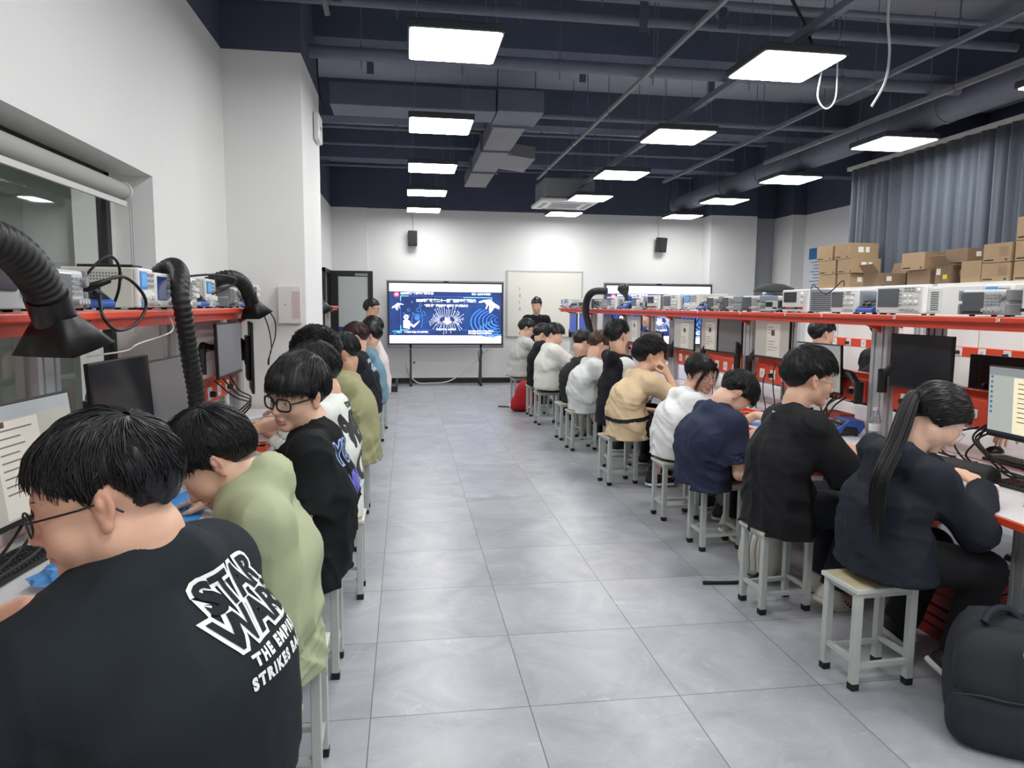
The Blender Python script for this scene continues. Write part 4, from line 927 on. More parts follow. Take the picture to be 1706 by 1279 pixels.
carton('tape striped carton left of the nearest carton column', XB, 6.085, ZB, .34, .24, .2)
carton('lower carton with fine print lines in the nearest column', XB, 5.8, ZB, .36, .31, .165, marks=2)
carton('upper carton with fine print lines in the nearest column', XB, 5.8, ZB + .17, .36, .3, .17, marks=2)
carton('lower carton at the right frame edge', XB, 5.45, ZB, .36, .3, .165, marks=1)
carton('middle carton at the right frame edge', XB, 5.45, ZB + .17, .36, .3, .17, marks=1)
carton('top carton at the right frame edge standing highest', XB, 5.45, ZB + .345, .36, .3, .2, marks=1)
carton('dark carton behind the icon carton', XB + .02, 6.3, ZB + .2, .3, .28, .13, True)

# ------------------------------------------------------------------ things on the benches
def keyboard(label, x, y, rot, s=1.):
    t = thing('keyboard', label, 'keyboard', (x, y, .7405), rot)
    MB().bx(-.07, .07, -.22, .22, 0, .016).build('base', M_BLK, t, bev=.004)
    for nm, y0, n in (('main_keys', -.21, 15), ('cursor_keys', .085, 3), ('number_keys', .145, 4)):
        k = MB()
        for r in range(6):
            for c in range(n): k.box((-.055 + r * .0195, y0 + .0095 + c * .0187, .019), (.0155, .0155, .008), taper=.82)
        k.build(nm, M_BLKS, t)
    return t
def mouse(label, x, y, rot, m=None):
    t = thing('computer_mouse', label, 'mouse', (x, y, .7405), rot)
    mb = MB(); n, k = 14, 8; vs = []
    for i in range(k + 1):
        a = PI / 2 * i / k; r = math.cos(a)
        for j in range(n * 2): b = PI * j / n; vs.append((.058 * r * math.cos(b), .031 * r * math.sin(b), .036 * math.sin(a)))
    mb.add(vs, [(i * 2 * n + j, i * 2 * n + (j + 1) % (2 * n), (i + 1) * 2 * n + (j + 1) % (2 * n), (i + 1) * 2 * n + j) for i in range(k) for j in range(2 * n)] + [tuple(range(2 * n - 1, -1, -1))], True)
    mb.build('shell', m or M_BLKS, t); MB().cyl((.03, -.004, .026), (.03, .004, .026), .009).build('scroll_wheel', M_DGREY, t)
    return t
keyboard('black keyboard on the left bench before the person in the printed black tee', -1.17, 2.17, PI - .12)
keyboard('black keyboard on the left bench under the raised monitor', -1.12, 4.27, PI)
mouse('black mouse under the hand of the person in the printed black tee', -.965, 1.80, PI - .5)
keyboard('black keyboard in front of the person in the navy hoodie', 2.72, 2.62, .12)
mouse('black mouse at the right frame edge beside the white box', 2.5, 2.47, .3)
keyboard('black keyboard before the person in the black tee on the right', 2.45, 3.78, .05)
keyboard('black keyboard behind the orange tray before the person in navy', 2.62, 4.75, 0)
keyboard('long black keyboard on the far bench at the right edge', 3.08, 3.1, PI)
mouse('black mouse under the hand on the far bench at the right edge', 3.23, 3.48, .0)
def tray(label, x, y, rot, dx=.2, dy=.28, h=.045, lid=False):
    t = thing('parts_tray', label, 'tray', (x, y, .7405), rot)
    m = MB(); m.bx(-dx / 2, dx / 2, -dy / 2, dy / 2, 0, .006); w = .007
    m.bx(-dx / 2, -dx / 2 + w, -dy / 2, dy / 2, 0, h).bx(dx / 2 - w, dx / 2, -dy / 2, dy / 2, 0, h).bx(-dx / 2, dx / 2, -dy / 2, -dy / 2 + w, 0, h).bx(-dx / 2, dx / 2, dy / 2 - w, dy / 2, 0, h)
    m.build('body', M_ORPL, t, bev=.003)
    for k in range(5): MB().box((-.05 + .025 * k, .0 + .03 * math.sin(k * 2), .02), (.02, .05, .02), rz(k)).build('component', [M_BLK, M_LGREY, M_DGREY][k % 3], t)
    return t
tray('orange parts tray on the left bench beside the printed black tee', -.775, 1.97, .1, .12, .2)
tray('orange parts tray on the right bench before the person in navy', 2.42, 4.85, .1, .2, .3)
tray('orange parts tray on the left bench beyond the person with glasses in black', -.79, 3.96, .05, .09, .16, .03)
def matt(label, x, y, rot, dx=.3, dy=.42, c='3f8fd0'):
    t = thing('work_mat', label, 'mat', (x, y, .7405), rot); MB().bx(-dx / 2, dx / 2, -dy / 2, dy / 2, 0, .003).build('sheet', mat('blue_mat_' + c, c, .45, namt=.1), t, bev=.001); return t
matt('blue work mat under the hand of the person in the pale green sweatshirt', -.92, 2.85, .1)
matt('blue mat on the left bench in front of the white printed tee', -1.0, 3.83, .0, .22, .3)
matt('blue sheet beside the orange tray on the right bench', 2.4, 4.5, .1, .2, .2, '6d9bd8')
t = thing('paper_sheet', 'white sheet with red edge on the left bench beside the blue mat', 'paper', (-.80, 3.2, .7405)); MB().bx(-.1, .07, -.12, .1, 0, .002).build('sheet', M_PAPER, t); MB().bx(.07, .1, -.12, .1, 0, .0025).build('red_edge', mat('red_print', 'c0392b', .5), t)
def bag(label, x, y, col, s=1., z=.7405):
    t = thing('plastic_bag', label, 'plastic bag', (x, y, z))
    m = MB(); r2 = random.Random(len(label)); n, k = 22, 9; vs = []
    for i in range(k + 1):
        a = PI * i / k
        for j in range(n):
            b = 2 * PI * j / n; q = 1 + .28 * math.sin(5 * b + i) * math.sin(3 * a) + r2.uniform(-.12, .12); vs.append((.09 * s * math.sin(a) * math.cos(b) * q, .12 * s * math.sin(a) * math.sin(b) * q, max(.0, .03 * s - .03 * s * math.cos(a) * q)))
    m.add(vs, [(i * n + j, i * n + (j + 1) % n, (i + 1) * n + (j + 1) % n, (i + 1) * n + j) for i in range(k) for j in range(n)], False)
    m.build('film', col, t); return t
M_FILM = mat('clear_plastic_film', 'dfe8f2', .12, alpha=.42, spec=.9); M_FILMB = mat('blue_plastic_film', '4f9fe0', .15, alpha=.7, spec=.9)
bag('blue and clear plastic bag beside the orange tray and the printed black tee', -.93, 2.12, M_FILMB)
bag('crumpled clear plastic bag on the blue mat before the pale green sweatshirt', -1.0, 2.98, M_FILM, 1.0, .744)
bag('small yellow component bag by the hand of the person in pale green', -.9, 2.6, mat('yellow_parts_film', 'd8c46a', .3), .5, .744)
bag('bag of yellow parts on the right bench beside the blue cable', 2.57, 3.44, mat('yellow_film', 'd8cf4a', .25), .55)
t = thing('water_bottle', 'clear plastic water bottle standing beside the right aluminium post', 'bottle', (2.78, 3.88, .7405))
MB().lathe([(.001, 0), (.03, .0), (.032, .01), (.032, .06), (.03, .065), (.032, .07), (.032, .12), (.026, .15), (.013, .175), (.012, .185)], n=24).build('bottle_body', M_GLASS, t)
MB().cyl((0, 0, .183), (0, 0, .2), .0145, n=18).build('cap', M_WHITEP, t); MB().cyl((0, 0, .06), (0, 0, .105), .0326, n=24, cap=False).build('paper_label', M_PAPER, t)
t = inst('solder', (2.62, 4.12, .7405), -.15, 'blue soldering station on the right bench behind the black tee', .18)
t = thing('desk_device', 'pale sloping desk device with grey screen beside the water bottle', 'device', (2.74, 3.62, .7405))
MB().prism([(0, 0), (.16, 0), (.16, .05), (.02, .02)], lambda u, v, k: (u - .06, -.09 + .18 * k, v)).build('case', M_LGREY, t); MB().prism([(.03, .026), (.13, .0475), (.13, .0485), (.03, .027)], lambda u, v, k: (u - .08, -.07 + .14 * k, v)).build('screen', M_LCDG, t)
t = thing('small_white_box', 'small white box under the hand of the person in the navy hoodie', 'box', (2.50, 2.74, .7405), .2); MB().bx(-.05, .05, -.04, .04, 0, .028).build('body', M_WHITEP, t, bev=.004)
t = thing('black_pouch', 'black cloth pouch on the bench before the person in the navy hoodie', 'pouch', (2.60, 2.98, .7405), .3)
MB().prism([(-.13, 0), (.13, 0), (.1, .05), (.0, .085), (-.1, .06)], lambda u, v, k: (v * .2 + u * .4, u, v * (1 if k else 1)) if False else (u * .6, -.15 + .3 * k, v)).build('cloth', M_RUB, t, bev=.02, seg=3)
t = thing('paper_box_stack', 'stack of small flat boxes under the bright monitor at the right edge', 'boxes', (2.93, 2.84, .7405))
for k in range(3): MB().box((.0, .0, .012 + .021 * k), (.1, .14, .02), rz(.06 * k)).build('flat_box', mat('pinkish_card', 'b9a3a0', .6), t)
t = thing('blue_tub', 'translucent blue tub on the far bench seen under the shelf near number 24', 'tub', (3.5, 3.55, .7405)); t.location.z = 1.08
t.location = (3.24, 3.05, 1.077)
MB().lathe([(.05, 0), (.06, .15), (.062, .15), (.052, .0)], n=20).build('tub_body', mat('translucent_blue', '5a7fa6', .3, alpha=.8), t)
t = thing('red_parts_box', 'red parts lying on the far side behind the bench cables', 'parts', (3.1, 4.75, .7405)); MB().bx(-.06, .06, -.12, .12, 0, .04).build('box_body', mat('faded_red', 'b8564a', .5), t, bev=.006)

# ------------------------------------------------------------------ cables
cable('soldering_iron_cable', [(-1.06, 2.587, 1.605), (-1.02, 2.61, 1.66), (-1.0, 2.66, 1.68), (-.99, 2.70, 1.645), (-1.0, 2.715, 1.573), (-1.03, 2.735, 1.51)], .005, M_CABLE, 'black upper cable loop arching over the nearest blue soldering station')
cable('soldering_iron_cable', [(-1.08, 2.575, 1.55), (-1.0, 2.55, 1.585), (-.97, 2.675, 1.612), (-.95, 2.782, 1.565), (-.95, 2.823, 1.506), (-.96, 2.737, 1.446), (-.97, 2.6, 1.43), (-.98, 2.518, 1.476), (-1.02, 2.60, 1.545)], .006, M_CABLE, 'thick black cable loop hanging below the edge of the left shelf')
t = thing('soldering_iron', 'black soldering iron grip lying in the holder of the nearest blue station', 'soldering iron', (0, 0, 0)); MB().tube([(-1.1, 2.57, 1.545), (-1.04, 2.555, 1.57), (-.985, 2.6, 1.597)], [.012, .014, .009], 10).build('grip', M_BLK, t)
cable('soldering_iron_cable', [(-1.1, 3.5, 1.63), (-.98, 3.8, 1.665), (-.92, 4.05, 1.66), (-.92, 4.1, 1.63), (-1.0, 3.95, 1.57)], .006, M_CABLE, 'black iron cable arching behind the hanging hose')
cable('white_lead', [(-1.02, 3.3, 1.47), (-1.015, 3.32, 1.4), (-1.06, 3.05, 1.36), (-1.09, 3.0, 1.335), (-1.13, 2.75, 1.33)], .0035, M_WCABLE, 'thin white lead hanging from the left shelf beside the ribbed hose')
cable('loose_lead', [(-1.02, 5.3, 1.50), (-.98, 5.36, 1.35), (-.98, 5.45, 1.2), (-.99, 5.37, 1.12), (-.99, 5.36, 1.08)], .0045, M_CABLE, 'left one of two black leads hanging against the pillar')
cable('loose_lead', [(-1.015, 5.46, 1.50), (-.96, 5.5, 1.4), (-.96, 5.5, 1.28), (-.98, 5.4, 1.17), (-.98, 5.33, 1.09)], .0045, M_CABLE, 'right one of two black leads hanging against the pillar')
cable('white_lead', [(-.95, 4.7, 1.5), (-.9, 4.8, 1.48), (-.9, 4.83, 1.44)], .003, M_WCABLE, 'short white lead beside the small fume hood')
for i, (a, b, z, lb) in enumerate(((4.25, 4.6, 1.02, 'under the raised left monitor, leftmost'), (4.3, 4.65, .98, 'under the raised left monitor, middle'), (4.35, 4.7, 1.0, 'under the raised left monitor, rightmost'))):
    cable('monitor_cable', [(-1.08, a + .12 * i, 1.085), (-1.0 - .02 * i, a + .1 + .11 * i, .98), (-.96 - .03 * i, b + .1 * i, .9), (-1.06 - .03 * i, b + .1 * i, .8), (-1.22, b + .1 * i, .748)], .005, M_CABLE, 'black cable looping ' + lb)
for i, (x, y, lb) in enumerate(((-1.05, 1.98, 'upper'), (-1.03, 2.04, 'middle'), (-1.0, 2.1, 'lower'))):
    cable('monitor_cable', [(-1.13, 2.3 + .05 * i, .90), (x - .08, 2.2 + .03 * i, .84 - .02 * i), (-1.1, 1.9, .78), (-1.1, 1.6, .75)], .005, M_CABLE, '%s of the black cables under the document monitor on the left bench' % lb)
cable('thin_lead', [(-1.1, 4.75, .75), (-.95, 4.95, .76), (-.9, 4.8, .747), (-.88, 4.7, .747)], .002, M_CABLE, 'thin black lead lying on the far part of the left bench')
rr = random.Random(11)
for i in range(8):
    y0 = (3.12 + .15 * i if i < 4 else 4.30 + .05 * (i - 4)); xx = 2.84
    pts = [(xx + .02, y0, .985 if i < 4 else .945), (xx - .06, y0 + .02 * (i % 3 - 1), .89), (xx - .1 + .03 * (i % 4), y0 + .05 * (i % 2), .81 - .012 * (i % 3)), (xx - .05 + .03 * (i % 3), y0 - .05 + .03 * (i % 2), .756), (xx + .05, y0 - .06, .75)]
    cable('power_cable', pts, .0055, M_CABLE, '%s tangled black cable %s on the right bench' % (['nearest', 'second', 'third', 'fourth', 'nearest', 'second', 'third', 'fourth'][i], 'behind the navy hoodie' if i < 4 else 'beside the black tee'))
for i, y in enumerate((5.05, 5.2, 5.35, 5.5, 6.31, 6.55, 6.75)):
    hang = i in (0, 1)
    pts = [(2.845, y, 1.09 if hang else 1.0), (2.83, y, 1.03 if hang else .95), (2.79, y - .08, .93 if hang else .86), (2.72, y - .25, .80), (2.7, y - .3, .75)]
    cable('monitor_cable', pts, .0045, M_CABLE, '%s black cable dropping from the orange trunk %s' % (['first', 'second', 'third', 'fourth', 'first', 'second', 'third'][i], 'left of the black tee' if i < 4 else 'behind the girl in white'))
for i, (a, b, c, lb) in enumerate(((3.14, 3.02, 2.93, 'upper'), (3.10, 2.94, 2.90, 'second'), (3.06, 2.9, 3.06, 'third'), (3.2, 3.1, 2.99, 'lowest'))):
    cable('power_cable', [(2.87, a, .965 - .01 * i), (2.77 - .02 * i, a - .02, .90), (2.76 - .01 * i, b, .83 - .015 * i), (2.8 + .02 * i, c, .752), (2.86, c - .03 - .02 * i, .75)], .005, M_CABLE, '%s black cable crossing in front of the orange trunk beside the bright monitor' % lb)
cable('blue_lead', [(2.6, 3.5, .752), (2.63, 3.62, .75), (2.66, 3.75, .748), (2.7, 3.8, .748)], .006, M_BLUE, 'blue lead on the right bench beside the yellow parts')
cable('device_cable', [(2.75, 4.6, 1.66), (2.68, 4.45, 1.68), (2.68, 4.3, 1.62), (2.72, 4.2, 1.7), (2.8, 4.3, 1.67)], .004, M_CABLE, 'black lead looping between two white instruments on the right shelf')
cable('device_cable', [(2.67, 9.98, 1.55), (2.64, 9.9, 1.6), (2.63, 9.75, 1.56), (2.66, 9.7, 1.53)], .006, M_CABLE, 'cable looping in front of the far oscilloscope on the right shelf')
t = thing('black_bag', 'flat black bag lying on top of the cream generator on the right shelf', 'bag', (2.92, 5.42, SZ + .16))
MB().lathe([(.001, .07), (.08, .06), (.15, .03), (.16, .0)], n=22).build('bag_body', M_RUB, t)
t = thing('flat_black_device', 'flat black device on top of the cream generator on the left shelf', 'device', (-1.13, 2.99, SZ + .16)); MB().bx(-.1, .1, -.05, .05, 0, .012).build('case', M_BLK, t, bev=.003)

# ------------------------------------------------------------------ backpacks and bags on the floor
def superbag(name, m_, parent, sx, sy, sz, lean=0., n=48, k=28, e=.5, bumpf=0.):
    mb = MB(); vs = []
    for i in range(k + 1):
        a = -PI / 2 + PI * i / k; ca, sa = math.cos(a), math.sin(a)
        z = (abs(sa) ** e) * (1 if sa > 0 else -1)
        for j in range(n):
            b = 2 * PI * j / n; cb, sb = math.cos(b), math.sin(b); r = abs(ca) ** e
            zz = (z + 1) / 2; tp = 1 - .28 * zz ** 2.2
            x = sx * r * math.copysign(abs(cb) ** .65, cb) * tp + lean * zz; y = sy * r * math.copysign(abs(sb) ** .65, sb) * (1 - .2 * zz ** 3)
            q = 1 + bumpf * math.sin(4 * b + 9 * zz) * math.sin(7 * zz + b)
            vs.append((x * q, y * q, sz * zz))
    mb.add(vs, [(i * n + j, i * n + (j + 1) % n, (i + 1) * n + (j + 1) % n, (i + 1) * n + j) for i in range(k) for j in range(n)], True)
    return mb.build(name, m_, parent)
M_BPK = mat('black_backpack_fabric', '1f2228', .75, bump=.2, bscale=500); M_BPK2 = mat('dark_navy_backpack_fabric', '191e2a', .7, bump=.2, bscale=500)
# ponytail side: big black backpack in the near right corner, its front looks towards the camera
t = thing('backpack', 'large black backpack standing on the floor in the near right corner', 'backpack', (2.08, 2.14, 0), .95)
superbag('main_body', M_BPK, t, .13, .17, .44, .09, e=.6, bumpf=.012)
o = superbag('front_pocket', M_BPK2, t, .10, .162, .21, .01, e=.5); o.location = (-.062, 0, .004)
o = superbag('upper_pocket', M_BPK, t, .085, .15, .25, .04, e=.6); o.location = (-.062, 0, .165)
MB().tube(catmull([(-.02, .06, .425), (.02, .03, .46), (.06, -.02, .46), (.06, -.06, .425)], 6), .014, 8).build('top_handle', M_BPK2, t)
for sg in (-1, 1): MB().tube(catmull([(.12, sg * .08, .41), (.2, sg * .09, .33), (.21, sg * .1, .14), (.15, sg * .12, .03)], 6), .02, 8).build('shoulder_strap', M_BPK2, t)
MB().tube(catmull([(-.146, -.145, .2), (-.155, -.07, .215), (-.16, 0, .215), (-.155, .07, .215), (-.146, .145, .2)], 5), .004, 6).build('seam', M_BLK, t)
MB().tube([(-.118, -.05, .385), (-.140, -.055, .32), (-.150, -.06, .26)], .004, 6).build('zip', M_BLK, t)
MB().tube(catmull([(-.122, -.05, .39), (-.134, -.045, .378), (-.138, -.052, .362), (-.126, -.05, .39)], 5), .003, 6).build('zip_pull', M_ALU, t)
t = thing('backpack', 'red backpack standing on the floor by the far stools', 'backpack', (1.69, 10.25, 0), -.3)
superbag('main_body', M_RED, t, .15, .2, .44, .03, e=.6, bumpf=.02)
o = superbag('front_pocket', M_RED, t, .09, .15, .22, 0, e=.6); o.location = (-.09, -.05, .01)
MB().cyl((-.165, -.12, .09), (-.185, -.12, .09), .035, n=20).build('round_badge', M_WHITEP, t); MB().cyl((-.184, -.12, .09), (-.187, -.12, .09), .022, n=20).build('badge_centre', M_RED, t)
MB().tube(catmull([(-.06, .12, .03), (-.2, .22, .015), (-.42, .28, .01)], 6), .01, 6).build('strap', M_RUB, t)
t = thing('backpack', 'pale grey backpack under the stool of the person in black tee on the right', 'backpack', (2.0, 3.72, 0), .5)
superbag('main_body', mat('pale_grey_fabric', 'c9c7c0', .7, bump=.2, bscale=300), t, .09, .13, .34, .04, e=.6, bumpf=.03)
for s in (-.04, 0, .04): MB().tube(catmull([(-.09, s - .02, .06), (-.1, s - .02, .2), (-.04, s - .02, .33)], 6), .018, 8).build('padded_rib', MATS['pale_grey_fabric'], t)
MB().tube(catmull([(-.08, -.06, .05), (-.2, -.02, .012), (-.38, .1, .01)], 6), .01, 6).build('strap', M_RUB, t)
t = thing('shoulder_bag', 'beige cloth bag on the floor beyond the stool of the person in charcoal', 'bag', (2.1, 8.25, .0), 0)
superbag('bag_body', mat('beige_cloth', 'a09880', .8, bump=.2, bscale=200), t, .09, .15, .26, 0, e=.6, bumpf=.04)
MB().tube(catmull([(0, -.1, .22), (.02, -.06, .31), (.02, .06, .31), (0, .1, .22)], 6), .012, 6).build('strap', MATS['beige_cloth'], t)
# ------------------------------------------------------------------ implicit-surface figures: smooth blends meshed on a stretched grid
f4 = np.float32
def np_mesh(name, V, Fq, mats, parent=None, loc=None, col=None, smooth=True):
    me = bpy.data.meshes.new(name); V = np.asarray(V, f4); Fq = np.asarray(Fq, np.int32); n = Fq.shape[1]
    me.vertices.add(len(V)); me.vertices.foreach_set('co', V.ravel())
    me.loops.add(Fq.size); me.loops.foreach_set('vertex_index', Fq.ravel())
    me.polygons.add(len(Fq)); me.polygons.foreach_set('loop_start', np.arange(0, Fq.size, n, dtype=np.int32))
    me.polygons.foreach_set('use_smooth', np.full(len(Fq), smooth))
    for m in (mats if isinstance(mats, (list, tuple)) else [mats]): me.materials.append(m)
    if col is not None:
        a = me.color_attributes.new('col', 'FLOAT_COLOR', 'POINT'); a.data.foreach_set('color', np.asarray(col, f4).ravel())
    me.update(calc_edges=True)
    o = bpy.data.objects.new(name, me); C.objects.link(o)
    if parent is not None: o.parent = parent
    if loc is not None: o.location = loc
    return o
def vnoise(X, Y, Z, seed=0):
    """value noise in [-1, 1] on arrays"""
    X, Y, Z = np.broadcast_arrays(X, Y, Z)
    xi, yi, zi = np.floor(X), np.floor(Y), np.floor(Z); fx, fy, fz = X - xi, Y - yi, Z - zi
    xi, yi, zi = xi.astype(np.int64), yi.astype(np.int64), zi.astype(np.int64)
    def h(a, b, c):
        n = (a * 73856093) ^ (b * 19349663) ^ (c * 83492791) ^ (seed * 2654435761)
        n = (n ^ (n >> 13)) * 1274126177; n = n ^ (n >> 16)
        return ((n & 0xffff) / 32767.5 - 1).astype(f4)
    u, v, w = (t * t * (3 - 2 * t) for t in (fx, fy, fz))
    r = 0
    for a in (0, 1):
        for b in (0, 1):
            for c in (0, 1): r = r + h(xi + a, yi + b, zi + c) * (u if a else 1 - u) * (v if b else 1 - v) * (w if c else 1 - w)
    return r.astype(f4)
def axis(lo, hi, base, zones):
    out = [lo]
    while out[-1] < hi:
        x = out[-1]; h = base
        for a, b, s in zones:
            if a <= x <= b: h = min(h, s)
            elif x < a and x + h > a: h = min(h, max(s, a - x))
        out.append(x + h)
    return np.array(out, f4)
def desk_cut(v, dk):
    if dk is None: return
    x0, x1 = dk; s_ = v.sl((x0 - .05, -9, .64), (x1 + .05, 99, .80)); X, Y, Z = v.pts(s_)
    if min(v.F[s_].shape) == 0: return
    d = np.maximum(np.maximum(f4(x0) - X, X - f4(x1)), np.maximum(f4(.70) - Z, Z - f4(.7432)) + 0 * Y); v.put(s_, d, 0, 'sub')
def box_cut(v, sp):
    """a seat under the cloth: leaves the stool's own space free"""
    x0, y0 = sp[:2]; s_ = v.sl((x0 - .19, y0 - .16, 0), (x0 + .19, y0 + .16, .47)); X, Y, Z = v.pts(s_, (x0, y0, 0))
    if min(v.F[s_].shape): c, s = math.cos(sp[2]), math.sin(sp[2]); v.put(s_, np.maximum(np.maximum(np.abs(X * c + Y * s) - f4(.158), np.abs(Y * c - X * s) - f4(.123)), Z - f4(.432)), 0, 'sub')
class Vol:
    def __init__(s, xs, ys, zs):
        s.ax = (xs, ys, zs); s.F = np.full((len(xs), len(ys), len(zs)), .5, f4)
    def sl(s, lo, hi):
        return tuple(slice(max(0, int(np.searchsorted(a, l)) - 1), min(len(a), int(np.searchsorted(a, h)) + 1)) for a, l, h in zip(s.ax, lo, hi))
    def pts(s, sl, o=(0, 0, 0)):
        return (s.ax[0][sl[0]] - f4(o[0]))[:, None, None], (s.ax[1][sl[1]] - f4(o[1]))[None, :, None], (s.ax[2][sl[2]] - f4(o[2]))[None, None, :]
    def put(s, sl, d, k, op):
        A = s.F[sl]
        if A.size == 0: return
        if op == 'add':
            if k > 0: h = np.clip(.5 + .5 * (A - d) / k, 0, 1); s.F[sl] = A + (d - A) * h - k * h * (1 - h)
            else: s.F[sl] = np.minimum(A, d)
        elif op == 'sub':
            d = -d
            if k > 0: h = np.clip(.5 - .5 * (A - d) / k, 0, 1); s.F[sl] = A + (d - A) * h + k * h * (1 - h)
            else: s.F[sl] = np.maximum(A, d)
    def capd(s, a, b, ra, rb, pad, lat=None, sc=1.):
        a, b = np.array(a, float), np.array(b, float); m = max(ra, rb) * max(1, sc) + pad
        sl = s.sl(np.minimum(a, b) - m, np.maximum(a, b) + m); X, Y, Z = s.pts(sl, a); ba = b - a
        if lat is not None and sc != 1:
            lat = np.array(lat, float); l = (X * lat[0] + Y * lat[1] + Z * lat[2]) * f4(1 / sc - 1)
            X, Y, Z = X + l * f4(lat[0]), Y + l * f4(lat[1]), Z + l * f4(lat[2]); ba = ba + lat * (ba @ lat) * (1 / sc - 1)
        bb = max(1e-9, float(ba @ ba)); h = np.clip((X * f4(ba[0]) + Y * f4(ba[1]) + Z * f4(ba[2])) / f4(bb), 0, 1)
        d = np.sqrt((X - h * f4(ba[0])) ** 2 + (Y - h * f4(ba[1])) ** 2 + (Z - h * f4(ba[2])) ** 2) - (f4(ra) + f4(rb - ra) * h)
        return sl, d
    def cap(s, a, b, ra, rb=None, k=.02, lat=None, sc=1., op='add'):
        sl, d = s.capd(a, b, ra, ra if rb is None else rb, k + .03, lat, sc); s.put(sl, d, k, op)
    def ell(s, c, R, rad, k=.02, op='add', pad=None):
        c = np.array(c, float); R = np.array(R, float); m = max(rad) + k + .03 if pad is None else pad
        sl = s.sl(c - m, c + m); X, Y, Z = s.pts(sl, c)
        q = [(X * f4(R[0, i]) + Y * f4(R[1, i]) + Z * f4(R[2, i])) for i in range(3)]
        k0 = np.sqrt(sum((q[i] / f4(rad[i])) ** 2 for i in range(3))); k1 = np.sqrt(sum((q[i] / f4(rad[i] ** 2)) ** 2 for i in range(3)))
        s.put(sl, k0 * (k0 - 1) / np.maximum(k1, 1e-6), k, op)
    def plane(s, p, n, lo=None, hi=None, k=0.):
        """keep what lies behind the plane (p, n)"""
        sl = s.sl(lo, hi) if lo is not None else tuple(slice(0, len(a)) for a in s.ax)
        X, Y, Z = s.pts(sl, p); d = X * f4(n[0]) + Y * f4(n[1]) + Z * f4(n[2]); s.put(sl, -np.broadcast_to(d, s.F[sl].shape), k, 'sub')
    def mesh(s):
        F = s.F; S = F < 0; nx, ny, nz = F.shape
        c = np.zeros((nx - 1, ny - 1, nz - 1), np.uint8)
        for i in (0, 1):
            for j in (0, 1):
                for k in (0, 1): c += S[i:nx - 1 + i, j:ny - 1 + j, k:nz - 1 + k]
        act = (c > 0) & (c < 8); I, J, K = np.nonzero(act); N = len(I)
        acc = np.zeros((N, 3), f4); cnt = np.zeros(N, f4)
        co = [(a, b, d) for a in (0, 1) for b in (0, 1) for d in (0, 1)]; val = {q: F[I + q[0], J + q[1], K + q[2]] for q in co}
        for q in co:
            for ax in range(3):
                if q[ax]: continue
                r = list(q); r[ax] = 1; r = tuple(r); va, vb = val[q], val[r]; x = (va < 0) != (vb < 0)
                t = va[x] / (va[x] - vb[x]); p = np.tile(np.array(q, f4), (len(t), 1)); p[:, ax] = t
                acc[x] += p; cnt[x] += 1
        acc /= cnt[:, None]; V = np.empty((N, 3), f4)
        for a, ii in enumerate((I, J, K)): A = s.ax[a]; V[:, a] = A[ii] + acc[:, a] * (A[ii + 1] - A[ii])
        idx = np.full(act.shape, -1, np.int32); idx[I, J, K] = np.arange(N); Q = []
        for ax in range(3):
            b, d = [(1, 2), (2, 0), (0, 1)][ax]
            sA = [slice(None)] * 3; sB = [slice(None)] * 3; sA[ax] = slice(0, -1); sB[ax] = slice(1, None)
            for t in (sA, sB): t[b] = slice(1, -1); t[d] = slice(1, -1)
            A, B = S[tuple(sA)], S[tuple(sB)]; e = np.nonzero(A != B); ins = A[e]; e = list(e); e[b] = e[b] + 1; e[d] = e[d] + 1
            def at(db, dd): q = [x.copy() for x in e]; q[b] += db; q[d] += dd; return idx[q[0], q[1], q[2]]
            q = np.stack([at(-1, -1), at(0, -1), at(0, 0), at(-1, 0)], 1); q[~ins] = q[~ins][:, ::-1]; Q.append(q)
        Q = np.concatenate(Q); Q = Q[(Q >= 0).all(1)]
        return V, Q
def nrm(v): v = np.array(v, float); return v / max(1e-9, np.linalg.norm(v))
def Rm(axis_, a): return np.array(Matrix.Rotation(a, 3, axis_))
def strands(name, P, r0, parent, m, col=None, sides=3, tip=.25):
    """P: (n, k, 3) polylines -> tapered tubes in one mesh"""
    n, k, _ = P.shape; T = np.gradient(P, axis=1); T /= np.linalg.norm(T, axis=2, keepdims=True) + 1e-9
    up = np.array([.31, .22, .92]); A = np.cross(T, up); A /= np.linalg.norm(A, axis=2, keepdims=True) + 1e-9; B = np.cross(T, A)
    tt = np.linspace(0, 1, k); rad = (r0[:, None] if np.ndim(r0) else r0) * (1 - (1 - tip) * tt ** 1.5)[None, :] * np.ones((n, 1))
    V = np.empty((n, k, sides, 3), f4)
    for j in range(sides): a = 2 * PI * j / sides; V[:, :, j] = P + (A * math.cos(a) + B * math.sin(a)) * rad[:, :, None]
    base = (np.arange(n) * k * sides)[:, None, None]; i = np.arange(k - 1)[None, :, None]; j = np.arange(sides)[None, None, :]
    a = base + i * sides + j; b = base + i * sides + (j + 1) % sides
    Q = np.stack([a, b, b + sides, a + sides], -1).reshape(-1, 4)
    return np_mesh(name, V.reshape(-1, 3), Q, m, parent)
SKIN = {}
def skin_mat():
    m = mat('skin', 'd8a488', .5, vcol=True, spec=.4, bump=.04, bscale=350)
    m.node_tree.nodes['Principled BSDF'].inputs['Subsurface Weight'].default_value = 0.0
    return m
def cloth(name, c, rough=.85, bump=.12, sc=220, namt=.03): return mat(name, c, rough, spec=.25, namt=namt, nscale=5, bump=bump, bscale=sc)
HAIRM = {}
def hair_mat(c):
    if c not in HAIRM: HAIRM[c] = mat('hair_' + c, c, .42, spec=.45, namt=.3, nscale=30)
    return HAIRM[c]
UP = np.array([0, 0, 1.])
